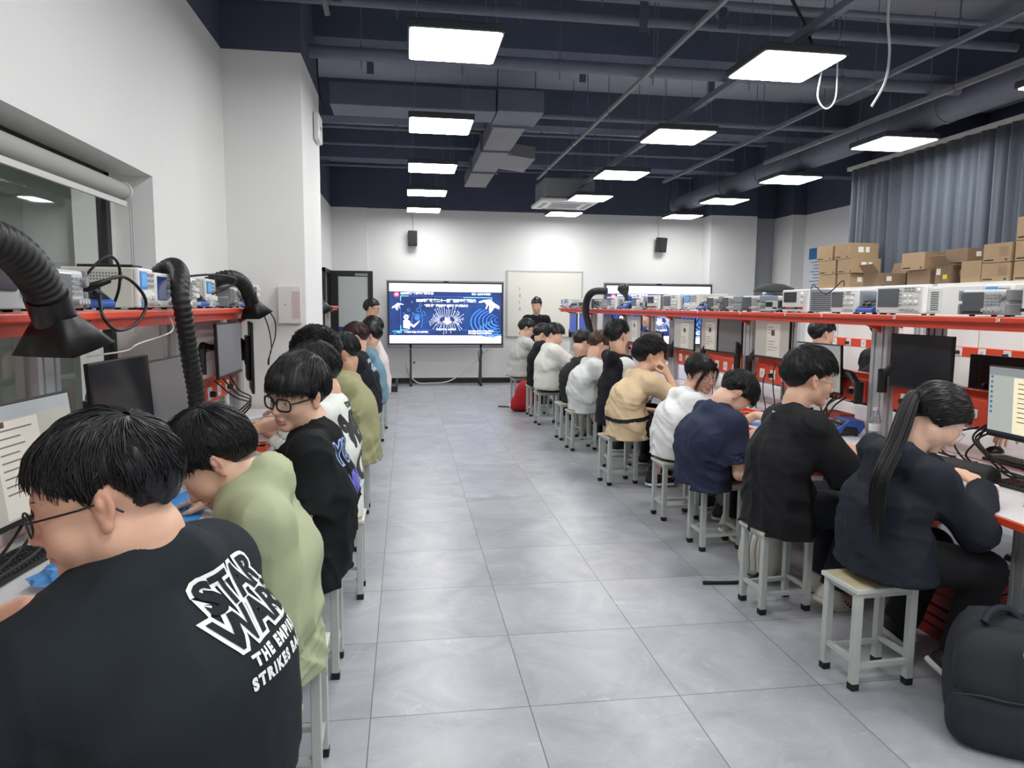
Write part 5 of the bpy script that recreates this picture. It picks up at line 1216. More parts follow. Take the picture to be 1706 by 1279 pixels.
def ik(S, Wt, a, b, pole):
    d = Wt - S; L = np.linalg.norm(d); u = d / max(L, 1e-9); L = min(L, (a + b) * .995); Wt = S + u * L
    x = (a * a - b * b + L * L) / (2 * L); h = math.sqrt(max(1e-6, a * a - x * x)); p = pole - u * (pole @ u); p = nrm(p)
    return S + u * x + p * h, Wt
def add_hand(v, Wr, d, nz, right, curl, sc, grip=0., spread=1., k=.008):
    """palm, four fingers and a thumb; d points along the hand, nz is the back of the hand"""
    d = nrm(d); nz = nrm(np.array(nz) - d * (np.array(nz) @ d)); y = np.cross(nz, d) * (1 if right else -1)   # y towards the thumb
    P = lambda a, b, c: Wr + (d * a + y * b + nz * c) * sc
    v.cap(P(0, 0, 0), P(.035, 0, 0), .024 * sc, .026 * sc, .012, y, 1.25)
    for b0, b1 in ((.014, .027), (.004, .009), (-.006, -.010), (-.014, -.027)): v.cap(P(.02, b0, 0), P(.082, b1, .002), .0145 * sc, .0115 * sc, .012)
    v.cap(P(.02, .02, -.008), P(.05, .033, -.008), .016 * sc, .012 * sc, .012)
    for fi, (b, L, r, sp) in enumerate(((.029, (.042, .025, .02), .0088, .13), (.0095, (.046, .029, .022), .0092, .03), (-.0105, (.042, .027, .021), .0088, -.05), (-.029, (.033, .02, .018), .0076, -.16))):
        p = P(.084 - (.006 if fi in (0, 3) else 0), b, .002); ang = .12; rr = r * sc
        for q, l in enumerate(L):
            ang += (curl * (.75, .95, .6)[q]) * (1 + .08 * fi) + (grip if q else 0) * .3
            dd = d * math.cos(ang) - nz * math.sin(ang) + y * sp * spread * (1 - q * .2); n2 = p + nrm(dd) * l * sc
            v.cap(p, n2, rr, rr * .93, .004 if q else k); p = n2; rr *= .93
    p = P(.03, .032, -.012); td = nrm(d * .62 + y * (.62 - .5 * grip) - nz * (.25 + .5 * grip + .35 * curl)); q = p + td * .04 * sc; v.cap(p, q, .0125 * sc, .0105 * sc, .008)
    td = nrm(d * .85 + y * (.25 - .5 * grip) - nz * (.25 + .4 * curl)); r_ = q + td * .032 * sc; v.cap(q, r_, .0105 * sc, .0088 * sc, .004)
HR = dict(cran=((-.012, 0, .030), (.096, .076, .088)))
def head_frame(yaw, pitch, roll): return Rm('Z', math.radians(yaw)) @ Rm('Y', math.radians(pitch)) @ Rm('X', math.radians(roll))
def add_head(v, c, R, s, fat=0., female=False, eye=.0055, ears=True):
    H = lambda x, y, z: np.array(c) + R @ (np.array([x, y, z]) * s)
    E = lambda p, r, k=.015, op='add': v.ell(H(*p), R, [q * s for q in r], k * s, op)
    K = lambda a, b, ra, rb, k=.01, op='add': v.cap(H(*a), H(*b), ra * s, rb * s, k * s, None, 1., op)
    E(HR['cran'][0], HR['cran'][1]); E((.034, 0, -.012), (.058, .061 + fat * .008, .074), .03)
    E((.03, 0, -.066), (.05, .05 + fat * .014, .04 + fat * .006), .03)
    for y in (-1, 1):
        E((.0, y * .05, -.058), (.026, .016 + fat * .01, .03), .025); E((.058, y * .036, -.03 - fat * .012), (.026, .025 + fat * .009, .026 + fat * .008), .022)
    K((.072, -.008, -.098), (.072, .008, -.098), .017 + fat * .005, .017 + fat * .005, .025)
    K((.080, -.013, .020), (.066, -.045, .017), .0115, .009, .015); K((.080, .013, .020), (.066, .045, .017), .0115, .009, .015)
    for y in (-1, 1): E((.101, y * .0325, -.002), (.018, .0185, .0125), .012, 'sub')
    for y in (-1, 1):
        E((.0735, y * .0325, -.002), (.0155, .0185, .0142), .006)
        E((.089, y * .0325, -.0025), (.010, .0135, eye * .55), .0015, 'sub')
    K((.0865, 0, .004), (.1045, 0, -.032), .0085, .0115, .008); E((.105, 0, -.035), (.0125, .0125, .0105), .006)
    for y in (-1, 1): E((.0955, y * .0125, -.038), (.0115, .0078, .008), .005); E((.1005, y * .007, -.0455), (.005, .004, .004), .002, 'sub')
    E((.088, 0, -.055), (.012, .016, .014), .012)
    E((.0925, 0, -.0635), (.0105, .0215, .0058), .004); E((.0905, 0, -.0735), (.0110, .0185, .0068), .004); E((.1045, 0, -.0685), (.008, .022, .0012), .0025, 'sub')
    E((.083, 0, -.085), (.006, .018, .006), .008, 'sub')
    for y in (-1, 1):
        if not ears: continue
        Ro = R @ Rm('Z', y * -.30) @ Rm('Y', -.18)
        v.ell(H(-.012, y * .079, -.004), Ro, [.0165 * s, .007 * s, .029 * s], .006 * s)
        v.ell(H(-.010, y * .0865, -.001), Ro, [.010 * s, .0055 * s, .018 * s], .004 * s, 'sub'); v.ell(H(-.008, y * .080, -.032), Ro, [.009 * s, .007 * s, .010 * s], .006 * s)
        v.ell(H(-.009, y * .082, .004), Ro, [.006 * s, .006 * s, .011 * s], .004 * s)
    if fat > .4: E((.03, 0, -.105), (.045, .045, .028 * fat), .03)
def col_rgb(h): return np.array(lin(h))
def person(name_lab, P):
    g = P.get; base = np.array([P['hip'][0], P['hip'][1], 0.]); sc = g('sc', 1.); fat = g('fat', 0.); female = g('female', False)
    root = thing('person', name_lab, 'person', tuple(base), 0)
    fa = math.radians(P['face']); fw = np.array([math.cos(fa), math.sin(fa), 0]); lat = np.array([math.sin(fa), -math.cos(fa), 0])   # lat = the figure's right
    tw = math.radians(g('twist', 0)); ct = math.cos(tw); st = math.sin(tw); lat2 = lat * ct + fw * st; fw2 = fw * ct - lat * st
    H = np.array(P['hip'], float); N = np.array(P['c7'], float); seat = g('seat', .43)
    u = nrm(N - H); bf = nrm(fw2 - u * (fw2 @ u)); latc = nrm(lat2 - u * (lat2 @ u))
    U = N - u * .13 * sc + bf * (.06 * g('slim', .88)) * sc; NB = N + bf * .05 * sc - u * .02 * sc; hunch = g('hunch', .03)
    mid = [H + (U - H) * t - bf * hunch * 4 * t * (1 - t) for t in (.3, .62)]
    R = head_frame(*P['head_rot']); hc = np.array(P['head'], float); hs = g('hs', 1.) * (.96 if female else 1.)
    shw = g('shw', .155 if female else .175) * sc; sf = g('shf', .06)
    SH = {}; EL = {}; WR = {}; HD = {}
    for side, sg in (('r', 1), ('l', -1)):
        h = P[side]; S = N - u * .105 * sc + lat2 * sg * shw + bf * sf + np.array(h.get('sh', (0, 0, 0)), float)
        Wt = np.array(h['w'], float); pole = np.array(h.get('pole', lat2 * sg * .55 - UP * .8 - fw * .3), float)
        e, w = ik(S, Wt, .285 * sc, .25 * sc, pole); SH[side], EL[side], WR[side] = S, e, w
        HD[side] = (np.array(h.get('d', w - e), float), np.array(h.get('n', (0, 0, 1)), float), h.get('curl', .35), h.get('grip', 0.), h.get('spread', 1.))
    HJ = {}; KN = {}; AN = {}; FT = {}
    for side, sg in (('r', 1), ('l', -1)):
        hj = H + lat * sg * .085 * sc; kn = np.array(g('knee_' + side, hj + fw * .40 * sc + lat * sg * g('knees', .06) + UP * (.515 - H[2])), float)
        an = np.array(g('ankle_' + side, kn + np.array([0, 0, .10 - kn[2]]) - fw * g('tuck', .05)), float); HJ[side], KN[side], AN[side] = hj, kn, an
        FT[side] = nrm(np.array(g('foot_' + side, fw - UP * g('heel', 0.)), float))
    ts = [(H, .116, 1.36), (mid[0], .104, 1.34), (mid[1], .108, 1.38), (U, .088, 1.5)]
    def torso(v, inf, sx=1., k=.05):
        ff = 1 + .32 * fat; sm_ = g('slim', .88); rr = [(p, (r * sm_ + (.05 * fat if i in (0, 1, 2) else .012 * fat)) * sc * (.93 if female else 1.) + inf, s_ / sm_ ** .9) for i, (p, r, s_) in enumerate(ts)]
        for (p, r, s_), (p2, r2, s2) in zip(rr, rr[1:]): v.cap(p, p2, r, r2, k, latc, (s_ + s2) / 2 * sx)
        for sg, side in ((1, 'r'), (-1, 'l')):
            v.cap(NB - u * .085 * sc, SH[side], (.052 + .018 * fat) * sc + inf * .6, (.046 + .014 * fat) * sc + inf * .7, .045)
    far = g('far', 1.)            # mesh step factor
    # ---- body
    allp = [H, N, U, hc] + list(SH.values()) + list(EL.values()) + list(WR.values()) + list(KN.values()) + list(AN.values())
    lo = np.min(allp, 0) - .25 - .08 * fat; hi = np.max(allp, 0) + .25 + .08 * fat; lo[2] = max(lo[2], -.01)
    b = .0115 * far; zx, zy, zz = [], [], []
    fh = g('hres', .0034) * max(1, far ** .9)
    for z_, q, m in ((0, hc, .125 * hs),):
        for i, zl in enumerate((zx, zy, zz)): zl.append((q[i] - m, q[i] + m, fh))
    if g('hands', True):
        for side in 'rl':
            dd = nrm(HD[side][0]); q = WR[side] + dd * .085 * sc
            for i, zl in enumerate((zx, zy, zz)): m = .05 + .06 * abs(dd[i]); zl.append((q[i] - m, q[i] + m, max(.0045, .0045 * far)))
    v = Vol(axis(lo[0], hi[0], b, zx), axis(lo[1], hi[1], b, zy), axis(lo[2], hi[2], b, zz))
    torso(v, -.012)
    nk0 = NB - u * .02; nk1 = hc + R @ np.array([-.022, 0, -.055]) * hs; nr = (.05 if female else .057) * sc + .012 * fat
    nm = (nk0 + nk1) / 2; v.cap(nk0 - u * .03, nm, nr * 1.12, nr, .04); v.cap(nm, nk1, nr, nr * .98, .025)
    for side in 'rl':
        S, e, w = SH[side], EL[side], WR[side]; fr = 1 + .28 * fat
        v.cap(S, S + (e - S) * .35, .046 * sc * fr, .046 * sc * fr, .035); v.cap(S + (e - S) * .3, e, .047 * sc * fr, .038 * sc * fr, .02)
        v.cap(e, e + (w - e) * .35, .037 * sc * fr, .039 * sc * fr, .015); v.cap(e + (w - e) * .3, w, .039 * sc * fr, .0265 * sc * (1 + .12 * fat), .015)
        d_, n_, cu, gr, sp = HD[side]; add_hand(v, w, d_, n_, side == 'r', cu, sc * g('hand', 1.), gr, sp)
        hj, kn, an = HJ[side], KN[side], AN[side]
        v.cap(hj, kn, .078 * sc * (1 + .2 * fat), .053 * sc, .03); v.cap(kn, kn + (an - kn) * .35, .052 * sc, .052 * sc, .02); v.cap(kn + (an - kn) * .3, an, .051 * sc, .032 * sc, .02)
        v.cap(an - UP * .02, an + FT[side] * .12 - UP * .045, .034, .026, .02)
    hbox = (H - np.array([.3, .3, .5]), H + np.array([.3, .3, .3]))
    if g('sits', True): v.plane((0, 0, seat + .004), (0, 0, -1), np.array([H[0] - .19, H[1] - .19, .3]), np.array([H[0] + .19, H[1] + .19, .8]))
    add_head(v, hc, R, hs, fat, female, g('eye', .0055), g('ears', True))
    desk_cut(v, g('desk'))
    V, Q = v.mesh()
    # skin colours
    L = ((V - hc) @ R) / hs; tone = col_rgb(g('skin', 'cf9f84')); col = np.tile(tone, (len(V), 1))
    def blend(mask, c, a): 
        a = np.clip(mask, 0, 1)[:, None] * a; col[:] = col * (1 - a) + col_rgb(c) * a
    inh = (np.abs(L) < .16).all(1)
    blend(inh * np.exp(-(((L[:, 0] - .10) / .03) ** 2 + (L[:, 1] / .022) ** 2 + ((L[:, 2] + .035) / .016) ** 2)), 'c07f6a', .35)
    blend(inh * np.exp(-(((L[:, 0] - .07) / .04) ** 2 + ((np.abs(L[:, 1]) - .042) / .018) ** 2 + ((L[:, 2] + .028) / .018) ** 2)), 'c98570', .3)
    blend(inh * (np.abs(L[:, 1]) > .076) * (np.abs(L[:, 0] + .01) < .035) * (np.abs(L[:, 2]) < .042), 'c77f6a', .35)
    lip = inh * (L[:, 0] > .08) * np.clip(1.6 - 1.6 * ((L[:, 1] / .0235) ** 2 + ((L[:, 2] + .0685) / .0115) ** 2), 0, 1); blend(lip, g('lip', 'b06a62'), .75)
    hd = g('hair', {}); hcol = hd.get('c', '17171a')
    zl = hairline(hd); az = np.abs(np.degrees(np.arctan2(np.abs(L[:, 1]), L[:, 0] + .012)))
    blend(inh * np.clip((L[:, 2] - np.interp(az, zl[0], zl[1]) - .006) / .006, 0, 1) * (np.abs(L[:, 1]) < .0765), hcol, .85)
    np_mesh('body', V - base, Q, skin_mat(), root, None, col)
    # ---- eyes
    if g('eyes', True):
        for sg in (-1, 1):
            m = MB(); n, k = 14, 10; vs = []; cs = []
            gz = R @ Rm('Z', math.radians(g('gaze', (0, 0))[0])) @ Rm('Y', math.radians(g('gaze', (0, 0))[1])); ce = hc + R @ np.array([.0765, sg * .0325, -.003]) * hs - base
            for i in range(k + 1):
                a = PI * i / k
                for j in range(n):
                    t = 2 * PI * j / n; q = np.array([math.cos(a), math.sin(a) * math.cos(t), math.sin(a) * math.sin(t)]) * .0122 * hs; vs.append(ce + gz @ q)
                    cs.append(lin('0b0807') if a < .2 else lin('2c1a12') if a < .62 else lin('d9d4d0'))
            m.add(vs, [(i * n + j, i * n + (j + 1) % n, (i + 1) * n + (j + 1) % n, (i + 1) * n + j) for i in range(k) for j in range(n)], True)
            o = m.build('eye', mat('eyeball', 'ffffff', .15, vcol=True), root); a = o.data.color_attributes.new('col', 'FLOAT_COLOR', 'POINT'); a.data.foreach_set('color', np.array(cs, f4).ravel())
            ey = g('eye', .0055); pts = [hc + R @ np.array([.0735 + .0150 * math.cos(t) * (1 - .25 * abs(math.sin(t))), sg * .0325 + .0165 * math.sin(t), -.0025 + ey * .62 * math.cos(t) ** .8]) * hs - base for t in np.linspace(-1.05, 1.05, 9)]
            MB().tube(pts, [.0004, .0009, .0012, .0013, .0013, .0013, .0012, .0009, .0004], 5).build('eyelash', mat('lash', '0d0b0b', .6), root)
            # eyebrow
            rs = np.random.RandomState(3 + sg); nb = 46; tb = rs.uniform(0, 1, nb); by = sg * (.012 + .038 * tb); bx = .0925 - .020 * tb ** 1.8; bz = .0205 + .006 * np.sin(tb * 2.2) + rs.uniform(-.0028, .0028, nb)
            st_ = np.stack([bx, by, bz], 1); dr = np.stack([-.008 - .012 * tb, sg * np.full(nb, .028), .012 - .022 * tb], 1) * .34
            pp = np.stack([st_ + dr * t for t in (0, .5, 1)], 1); pp = (pp * hs) @ R.T + hc - base; strands('eyebrow', pp, .0011 * hs, root, hair_mat(g('brow', hcol)))
    hair(root, hc - base, R, hs, hd, far)
    if g('glasses'): glasses(root, hc - base, R, hs, g('glasses'))
    # ---- top
    tp = P['top']; inf = tp.get('ease', .02); st_ = .0085 * max(1, far * .9)
    pl = [H, N, U] + [SH[s] for s in 'rl'] + [EL[s] for s in 'rl']
    if tp['kind'] != 'tee': pl += [WR[s] for s in 'rl']
    hem = tp.get('hem', H[2] - .07); mg = .27 + .10 * fat; lo = np.min(pl, 0) - mg; hi = np.max(pl, 0) + mg; hi[2] -= .05; lo[2] = min(lo[2], hem - .03)
    ar = lambda i: np.arange(lo[i], hi[i], st_, dtype=f4)
    v = Vol(ar(0), ar(1), ar(2)); torso(v, inf)
    fl = tp.get('flare', .0); v.cap(H + u * .05, H + np.array([0, 0, hem - H[2] - .03]) - fw * tp.get('drape', .0), (.118 + .05 * fat) * sc + inf, (.122 + .05 * fat) * sc + inf + fl, .04, lat, 1.4)
    if tp.get('belly'): v.ell(mid[0] + bf * .06, np.stack([bf, latc, u], 1), [.12 + .05 * fat, .17 + .04 * fat, .16], .06)
    v2 = Vol(ar(0), ar(1), ar(2)); sl = tp.get('sleeve', .62); srad = tp.get('srad', .068); cuts = []
    for side in 'rl':
        S, e, w = SH[side], EL[side], WR[side]; fr = 1 + .25 * fat
        if tp['kind'] == 'tee':
            q = S + (e - S) * sl; dv = nrm(e - S); v2.cap(S, q + dv * .05, (srad - .022) * sc * fr, srad * 1.12 * sc * fr, .0); cuts.append((q, dv, srad * 1.12 * sc * fr))
        else:
            q = e + (w - e) * tp.get('cuff', .94); r1, r2, r3 = tp.get('rads', (.066, .06, .043)); dv = nrm(w - e)
            v2.cap(S, e, (r1 - .014) * sc * fr, r2 * sc * fr, .0); v2.cap(e, q + dv * .03, r2 * sc * fr, r3 * sc * fr, .03); cuts.append((q, dv, r3 * sc * fr * 1.02))
    if tp['kind'] == 'hoodie':
        hb = N - bf * .045 - u * .015; v.cap(hb - lat2 * .09 - u * .02, hb + lat2 * .09 - u * .02, .058, .058, .03); v.cap(hb - u * .10 - bf * .01 - lat2 * .03, hb - u * .10 - bf * .01 + lat2 * .03, .05, .05, .05)
        for sg in (-1, 1): v.cap(hb + lat2 * sg * .10, NB + lat2 * sg * .075 + bf * .06 - u * .03, .042, .03, .03)
    # folds
    un = nrm(nm - nk0); v.cap(NB - u * .09, nk0 - un * .045, nr + .016 + inf * .35, nr + .008 + inf * .2, .04)
    X, Y, Z = v.pts(tuple(slice(0, len(a)) for a in v.ax), mid[0])
    a_ = X * f4(u[0]) + Y * f4(u[1]) + Z * f4(u[2]); l_ = X * f4(latc[0]) + Y * f4(latc[1]) + Z * f4(latc[2]); d_ = X * f4(bf[0]) + Y * f4(bf[1]) + Z * f4(bf[2])
    fs_ = tp.get('fold', 1.) * .0155; near = (np.abs(v.F) < .05) | (np.abs(v2.F) < .05); aa, ll, dd = a_[near], l_[near], d_[near]; sd = len(name_lab) * 7 + 3
    wv = vnoise(aa * 4, ll * 4, dd * 4, sd) * .6
    n1 = vnoise(aa * 2.6 + wv, ll * 12 + aa * 5 + wv * 3, dd * 9, sd + 1); n2 = vnoise(aa * 17 + np.abs(ll) * 11 + wv * 3, ll * 3.2 - aa * 2, dd * 4, sd + 2); n3 = vnoise(aa * 20 - ll * 9 + wv * 4, ll * 7 + aa * 6, dd * 9, sd + 3)
    low = np.clip(.45 - aa * 1.6, 0, 1)
    nz_ = fs_ * ((np.abs(n1) ** .8 - .4) * 1.0 + (np.abs(n2) ** .8 - .4) * (.42 + .85 * low) + (np.abs(n3) ** .9 - .4) * .22); v.F[near] += nz_; v2.F[near] += nz_ * f4(.5)
    sp = None
    if g('sits', True):
        sp = min(STOOLS, key=lambda q: (q[0] - H[0]) ** 2 + (q[1] - H[1]) ** 2)
    # openings
    vt = v
    for q, dv, r in cuts:
        v = v2
        s_ = v.sl(q - .16, q + .16); X, Y, Z = v.pts(s_, q); t = X * f4(dv[0]) + Y * f4(dv[1]) + Z * f4(dv[2]); rr = np.sqrt(np.maximum(0, X * X + Y * Y + Z * Z - t * t))
        A = v.F[s_]; cutd = np.where(rr < r * 1.6, t, f4(-1)); A = np.maximum(A, cutd); hol = np.maximum(rr - (r - .018), -(t + .06)); A = np.maximum(A, np.where((t < .02), -hol, A)); v.F[s_] = A
    v = vt; h_ = np.clip(.5 + .5 * (v.F - v2.F) / .07, 0, 1); v.F = v.F + (v2.F - v.F) * h_ - f4(.07) * h_ * (1 - h_)
    if tp['kind'] != 'hoodie' and tp.get('kind') != 'shirt':
        s_, dc = v.capd(nk0 + un * .026 + bf * .02, nk0 + un * .22, nr * 1.04 + .004, nr * 1.4 + .03, .05); F0 = v.F[s_].copy(); v.put(s_, dc, 0, 'sub'); v.put(s_, np.sqrt(dc ** 2 + F0 ** 2) - f4(.0085), .004, 'add')
    else:
        v.cap(nk0 + un * .02 + bf * .015, nk0 + un * .2 + bf * .03, nr * 1.16 + .004, nr * 1.5 + .03, .015, op='sub')
    tl = tp.get('tilt', 0.); v.plane((H[0], H[1], hem), nrm(np.array([fw[0] * tl, fw[1] * tl, -1])), np.array([H[0] - .4, H[1] - .4, hem - .3]), np.array([H[0] + .4, H[1] + .4, hem + .25]))
    if hem < seat + .01:
        # the cloth lies on the stool and hangs past its edges
        s_ = v.sl((H[0] - .16, H[1] - .125, 0), (H[0] + .16, H[1] + .125, seat + .03)); X, Y, Z = v.pts(s_); v.put(s_, -np.broadcast_to(f4(seat + .004) - Z, v.F[s_].shape), 0, 'sub')
    nm_ = {'tee': 't_shirt', 'hoodie': 'hooded_jacket', 'sweat': 'sweatshirt', 'shirt': 'shirt'}[tp['kind']]
    desk_cut(v, g('desk'))
    if sp: box_cut(v, sp)
    V, Q = v.mesh()
    top = np_mesh(tp.get('name', nm_), V - base, Q, tp['m'], root)
    # ---- trousers
    pn = P.get('pants', {}); pm = pn.get('m', cloth('black_trousers', '17181b')); ln = pn.get('len', 1.); st_ = .0105 * max(1, far * .9)
    pl = [H] + list(HJ.values()) + list(KN.values()) + list(AN.values()); lo = np.min(pl, 0) - .24; hi = np.max(pl, 0) + .24; hi[2] = H[2] + .12; lo[2] = max(lo[2], 0)
    v = Vol(ar(0), ar(1), ar(2)); v.cap(H + u * .04, H - UP * .02, .128 * sc + .03 * fat, .128 * sc + .03 * fat, .03, lat, 1.36)
    for side in 'rl':
        hj, kn, an = HJ[side], KN[side], AN[side]; lr = pn.get('loose', .012); fr = 1 + .2 * fat
        v.cap(hj, kn, .088 * sc * fr + lr, .062 * sc + lr, .04)
        if ln >= .5: v.cap(kn, an, .061 * sc + lr, .045 * sc + lr * 1.6, .03)
    X, Y, Z = v.pts(tuple(slice(0, len(a)) for a in v.ax)); near = np.abs(v.F) < .03
    Xb, Yb, Zb = [q[near] for q in np.broadcast_arrays(X, Y, Z)]; v.F[near] += .006 * (np.abs(vnoise(Xb * 9, Yb * 9, Zb * 14, 5)) - .3)
    if g('sits', True): v.plane((0, 0, seat + .001), (0, 0, -1), np.array([H[0] - .21, H[1] - .21, .3]), np.array([H[0] + .21, H[1] + .21, .8]))
    for side in 'rl':
        kn, an = KN[side], AN[side]; dv = nrm(an - kn) if ln >= .5 else nrm(kn - HJ[side]); q = (kn + (an - kn) * (.98 if ln >= 1 else ln)) if ln >= .5 else HJ[side] + (kn - HJ[side]) * ln * 2
        v.plane(q, dv, q - .13, q + .13 + dv * .12)
    if sp: box_cut(v, sp)
    V, Q = v.mesh(); np_mesh('shorts' if ln < .6 else 'trousers', V - base, Q, pm, root)
    # ---- shoes
    if g('shoes', True):
        for side in 'rl': shoe(root, AN[side] - base, FT[side], P.get('shoe', {}))
    return root, top, base, dict(H=H, N=N, U=U, NB=NB, u=u, bf=bf, lat=latc, fw=fw, R=R, hc=hc, hs=hs, SH=SH, EL=EL, WR=WR, mid=mid)
def shoe(root, an, d, S):
    s = np.arange(-.16, .22, .0055, dtype=f4); v = Vol(s, np.arange(-.07, .07, .0055, dtype=f4), np.arange(-.11, .08, .0055, dtype=f4))
    v.cap((-.045, 0, -.055), (.15, 0, -.07), .042, .036, .03, (0, 1, 0), 1.12); v.cap((-.03, 0, .0), (-.02, 0, -.06), .042, .044, .03); v.cap((.0, 0, -.02), (.09, 0, -.06), .04, .032, .03)
    v.cap((-.02, 0, .02), (-.015, 0, .1), .033, .036, .004, op='sub'); v.plane((0, 0, -.082), (0, 0, -1))
    d = np.array(d, float); y = nrm(np.cross(UP, d)); z = np.cross(d, y); M = np.stack([d, y, z], 1)
    V, Q = v.mesh(); sh = np_mesh('shoe', V @ M.T + an, Q, S.get('m', M_BLKS), root)
    v = Vol(s, np.arange(-.07, .07, .0055, dtype=f4), np.arange(-.11, .0, .0055, dtype=f4)); v.cap((-.045, 0, -.086), (.15, 0, -.086), .047, .043, .02, (0, 1, 0), 1.1); v.plane((0, 0, -.098), (0, 0, -1)); v.plane((0, 0, -.074), (0, 0, 1))
    V, Q = v.mesh(); np_mesh('sole', V @ M.T + an, Q, S.get('sole', M_WHITEP), sh)
    if S.get('stripe'):
        for sg in (-1, 1):
            for k in range(3):
                m = MB().box((.045 + .022 * k, sg * .0405, -.045 - .004 * k), (.009, .004, .04), Matrix.Rotation(.5, 3, 'Y')); m.xform(Matrix(M.tolist()).to_4x4()); m.build('stripe', M_BLK, sh).location = tuple(an)
def hairline(hd):
    f = hd.get('fringe', .045); sd = hd.get('side', .005); nape = hd.get('nape', -.07); ear = hd.get('ear', .018)
    return ([0, 40, 62, 80, 100, 122, 180], [f, f - .004, min(f, .02) + sd * 0, sd - .01, ear, nape * .55, nape])
def hair(root, hc, R, hs, hd, far):
    if hd.get('none'): return
    m = hair_mat(hd.get('c', '17171a')); t = hd.get('top', .026); sd = hd.get('thick', .012); seed = hd.get('seed', 1); curl = hd.get('curl', 0.); rs = np.random.RandomState(seed)
    az_, zl_ = hairline(hd); cc = np.array(HR['cran'][0]); cr = np.array(HR['cran'][1]); rad = cr + np.array([(t + sd) / 2 + .003, sd, t]); cen = cc + np.array([.0, 0, .0])
    st_ = .0052 * max(1, far * .9); a = np.arange(-.2, .2, st_, dtype=f4); v = Vol(a, a, a); I3 = np.eye(3)
    v.ell(cen, I3, rad, 0)
    if hd.get('fvol', .0): v.ell(cen + np.array([.05, 0, .03]), I3, (.055, .07, .05 + hd['fvol']), .03)
    if nape_ := hd.get('back', 0.): v.ell(cen + np.array([-.045, 0, -.055]), I3, (.052, .066, .06 + nape_), .03)
    X, Y, Z = v.pts(tuple(slice(0, len(q)) for q in v.ax)); X, Y, Z = np.broadcast_arrays(X, Y, Z)
    near = np.abs(v.F) < .04; x, y, z = X[near], Y[near], Z[near]; az = np.degrees(np.arctan2(np.abs(y), x + .012)); w0 = np.array(hd.get('whorl', (-.06, .015, .1)))
    an = np.arctan2(y - w0[1], x - w0[0]); pr = np.sqrt((y - w0[1]) ** 2 + (x - w0[0]) ** 2)
    ridge = np.abs(vnoise(an * 7 + 3 * vnoise(x * 12, y * 12, z * 12, seed), pr * 9, z * 9, seed + 1)) - .3
    fr = vnoise(an * 26, pr * 12, z * 12, seed + 2)
    v.F[near] += (.0105 * ridge + .003 * fr) * np.clip(pr / .06, .2, 1) + curl * .009 * vnoise(x * 55, y * 55, z * 55, seed + 4)
    lz0 = np.interp(az, az_, zl_); tpz = np.clip((az - 50) / 25, 0, 1) * (1 - np.clip((z - lz0) / hd.get('taper', .055), 0, 1)) ** 1.3
    v.F[near] += tpz * (sd + .004) * hd.get('fade', 1.)
    lz = np.interp(az, az_, zl_) + np.where(az < 60, .016, .010) * vnoise(y * 85, x * 60, np.full_like(x, .5), seed + 3)
    lz = lz + np.where(az < 62, .011, .003)
    v.F[near] = np.maximum(v.F[near], (lz - z) * .8)
    # hollow where the face is
    v.ell(cc + np.array([.0, 0, -.004]), I3, cr - .006, 0, 'sub')
    V, Q = v.mesh(); o = np_mesh('hair', (V * hs) @ R.T + hc, Q, m, root)
    n = int(hd.get('n', 1500) / far ** 1.6)
    if n < 30: return
    w = nrm(w0 - cen); e1 = nrm(np.cross(w, (0, 1, 0))); e2 = np.cross(w, e1); k = 9
    al0 = rs.uniform(.05, 1.75, n) ** 1.0; be = rs.uniform(0, 2 * PI, n); L = rs.uniform(.35, .8, n) * hd.get('len', 1.); off = rs.uniform(-.05, .05, n) + .045 * (rs.uniform(0, 1, n) > .95) + hd.get('lift', 0.); sw = rs.normal(0, .12, n) + hd.get('swirl', .15)
    tt = np.linspace(0, 1, k); AL = al0[:, None] + L[:, None] * tt[None, :]; BE = be[:, None] + sw[:, None] * tt[None, :] + curl * .25 * np.sin(tt[None, :] * 9 + be[:, None] * 20)
    D = (np.cos(AL)[..., None] * w + np.sin(AL)[..., None] * (np.cos(BE)[..., None] * e1 + np.sin(BE)[..., None] * e2))
    RR = 1 / np.sqrt((D / rad) ** 2 @ np.ones(3)); pk = 1 + off[:, None] * np.sin(tt * PI * .75)[None, :] + curl * .05 * np.sin(tt[None, :] * 11 + be[:, None] * 33) + .015 - hd.get('tuck', .02) * tt[None, :] ** 2
    Pp = cen + D * RR[..., None]; az = np.degrees(np.arctan2(np.abs(Pp[..., 1]), Pp[..., 0] + .012)); tz = np.clip((az - 50) / 25, 0, 1) * (1 - np.clip((Pp[..., 2] - np.interp(az, az_, zl_)) / hd.get('taper', .055), 0, 1)) ** 1.3
    pk = pk - tz * hd.get('fade', 1.) * (sd + .008) / .09; Pp = cen + D * (RR * pk)[..., None]
    az = np.degrees(np.arctan2(np.abs(Pp[..., 1]), Pp[..., 0] + .012)); lz = np.interp(az, az_, zl_) - (rs.uniform(0, 1, n) ** 2)[:, None] * np.where(az < 55, .024, .010)
    bad = Pp[..., 2] < lz; first = np.where(bad.any(1), bad.argmax(1), k)
    ok = first >= 3; Pp, first = Pp[ok], first[ok]
    idx = np.linspace(0, 1, k)[None, :] * (first - 1)[:, None]; i0 = np.floor(idx).astype(int); i1 = np.minimum(i0 + 1, k - 1); fr = (idx - i0)[..., None]; rr = np.arange(len(Pp))[:, None]
    Pp = Pp[rr, i0] * (1 - fr) + Pp[rr, i1] * fr
    strands('hair_strands', (Pp * hs) @ R.T + hc, rs.uniform(.0009, .0022, len(Pp)) * hs * max(1, far * .75), o, m)
    return o
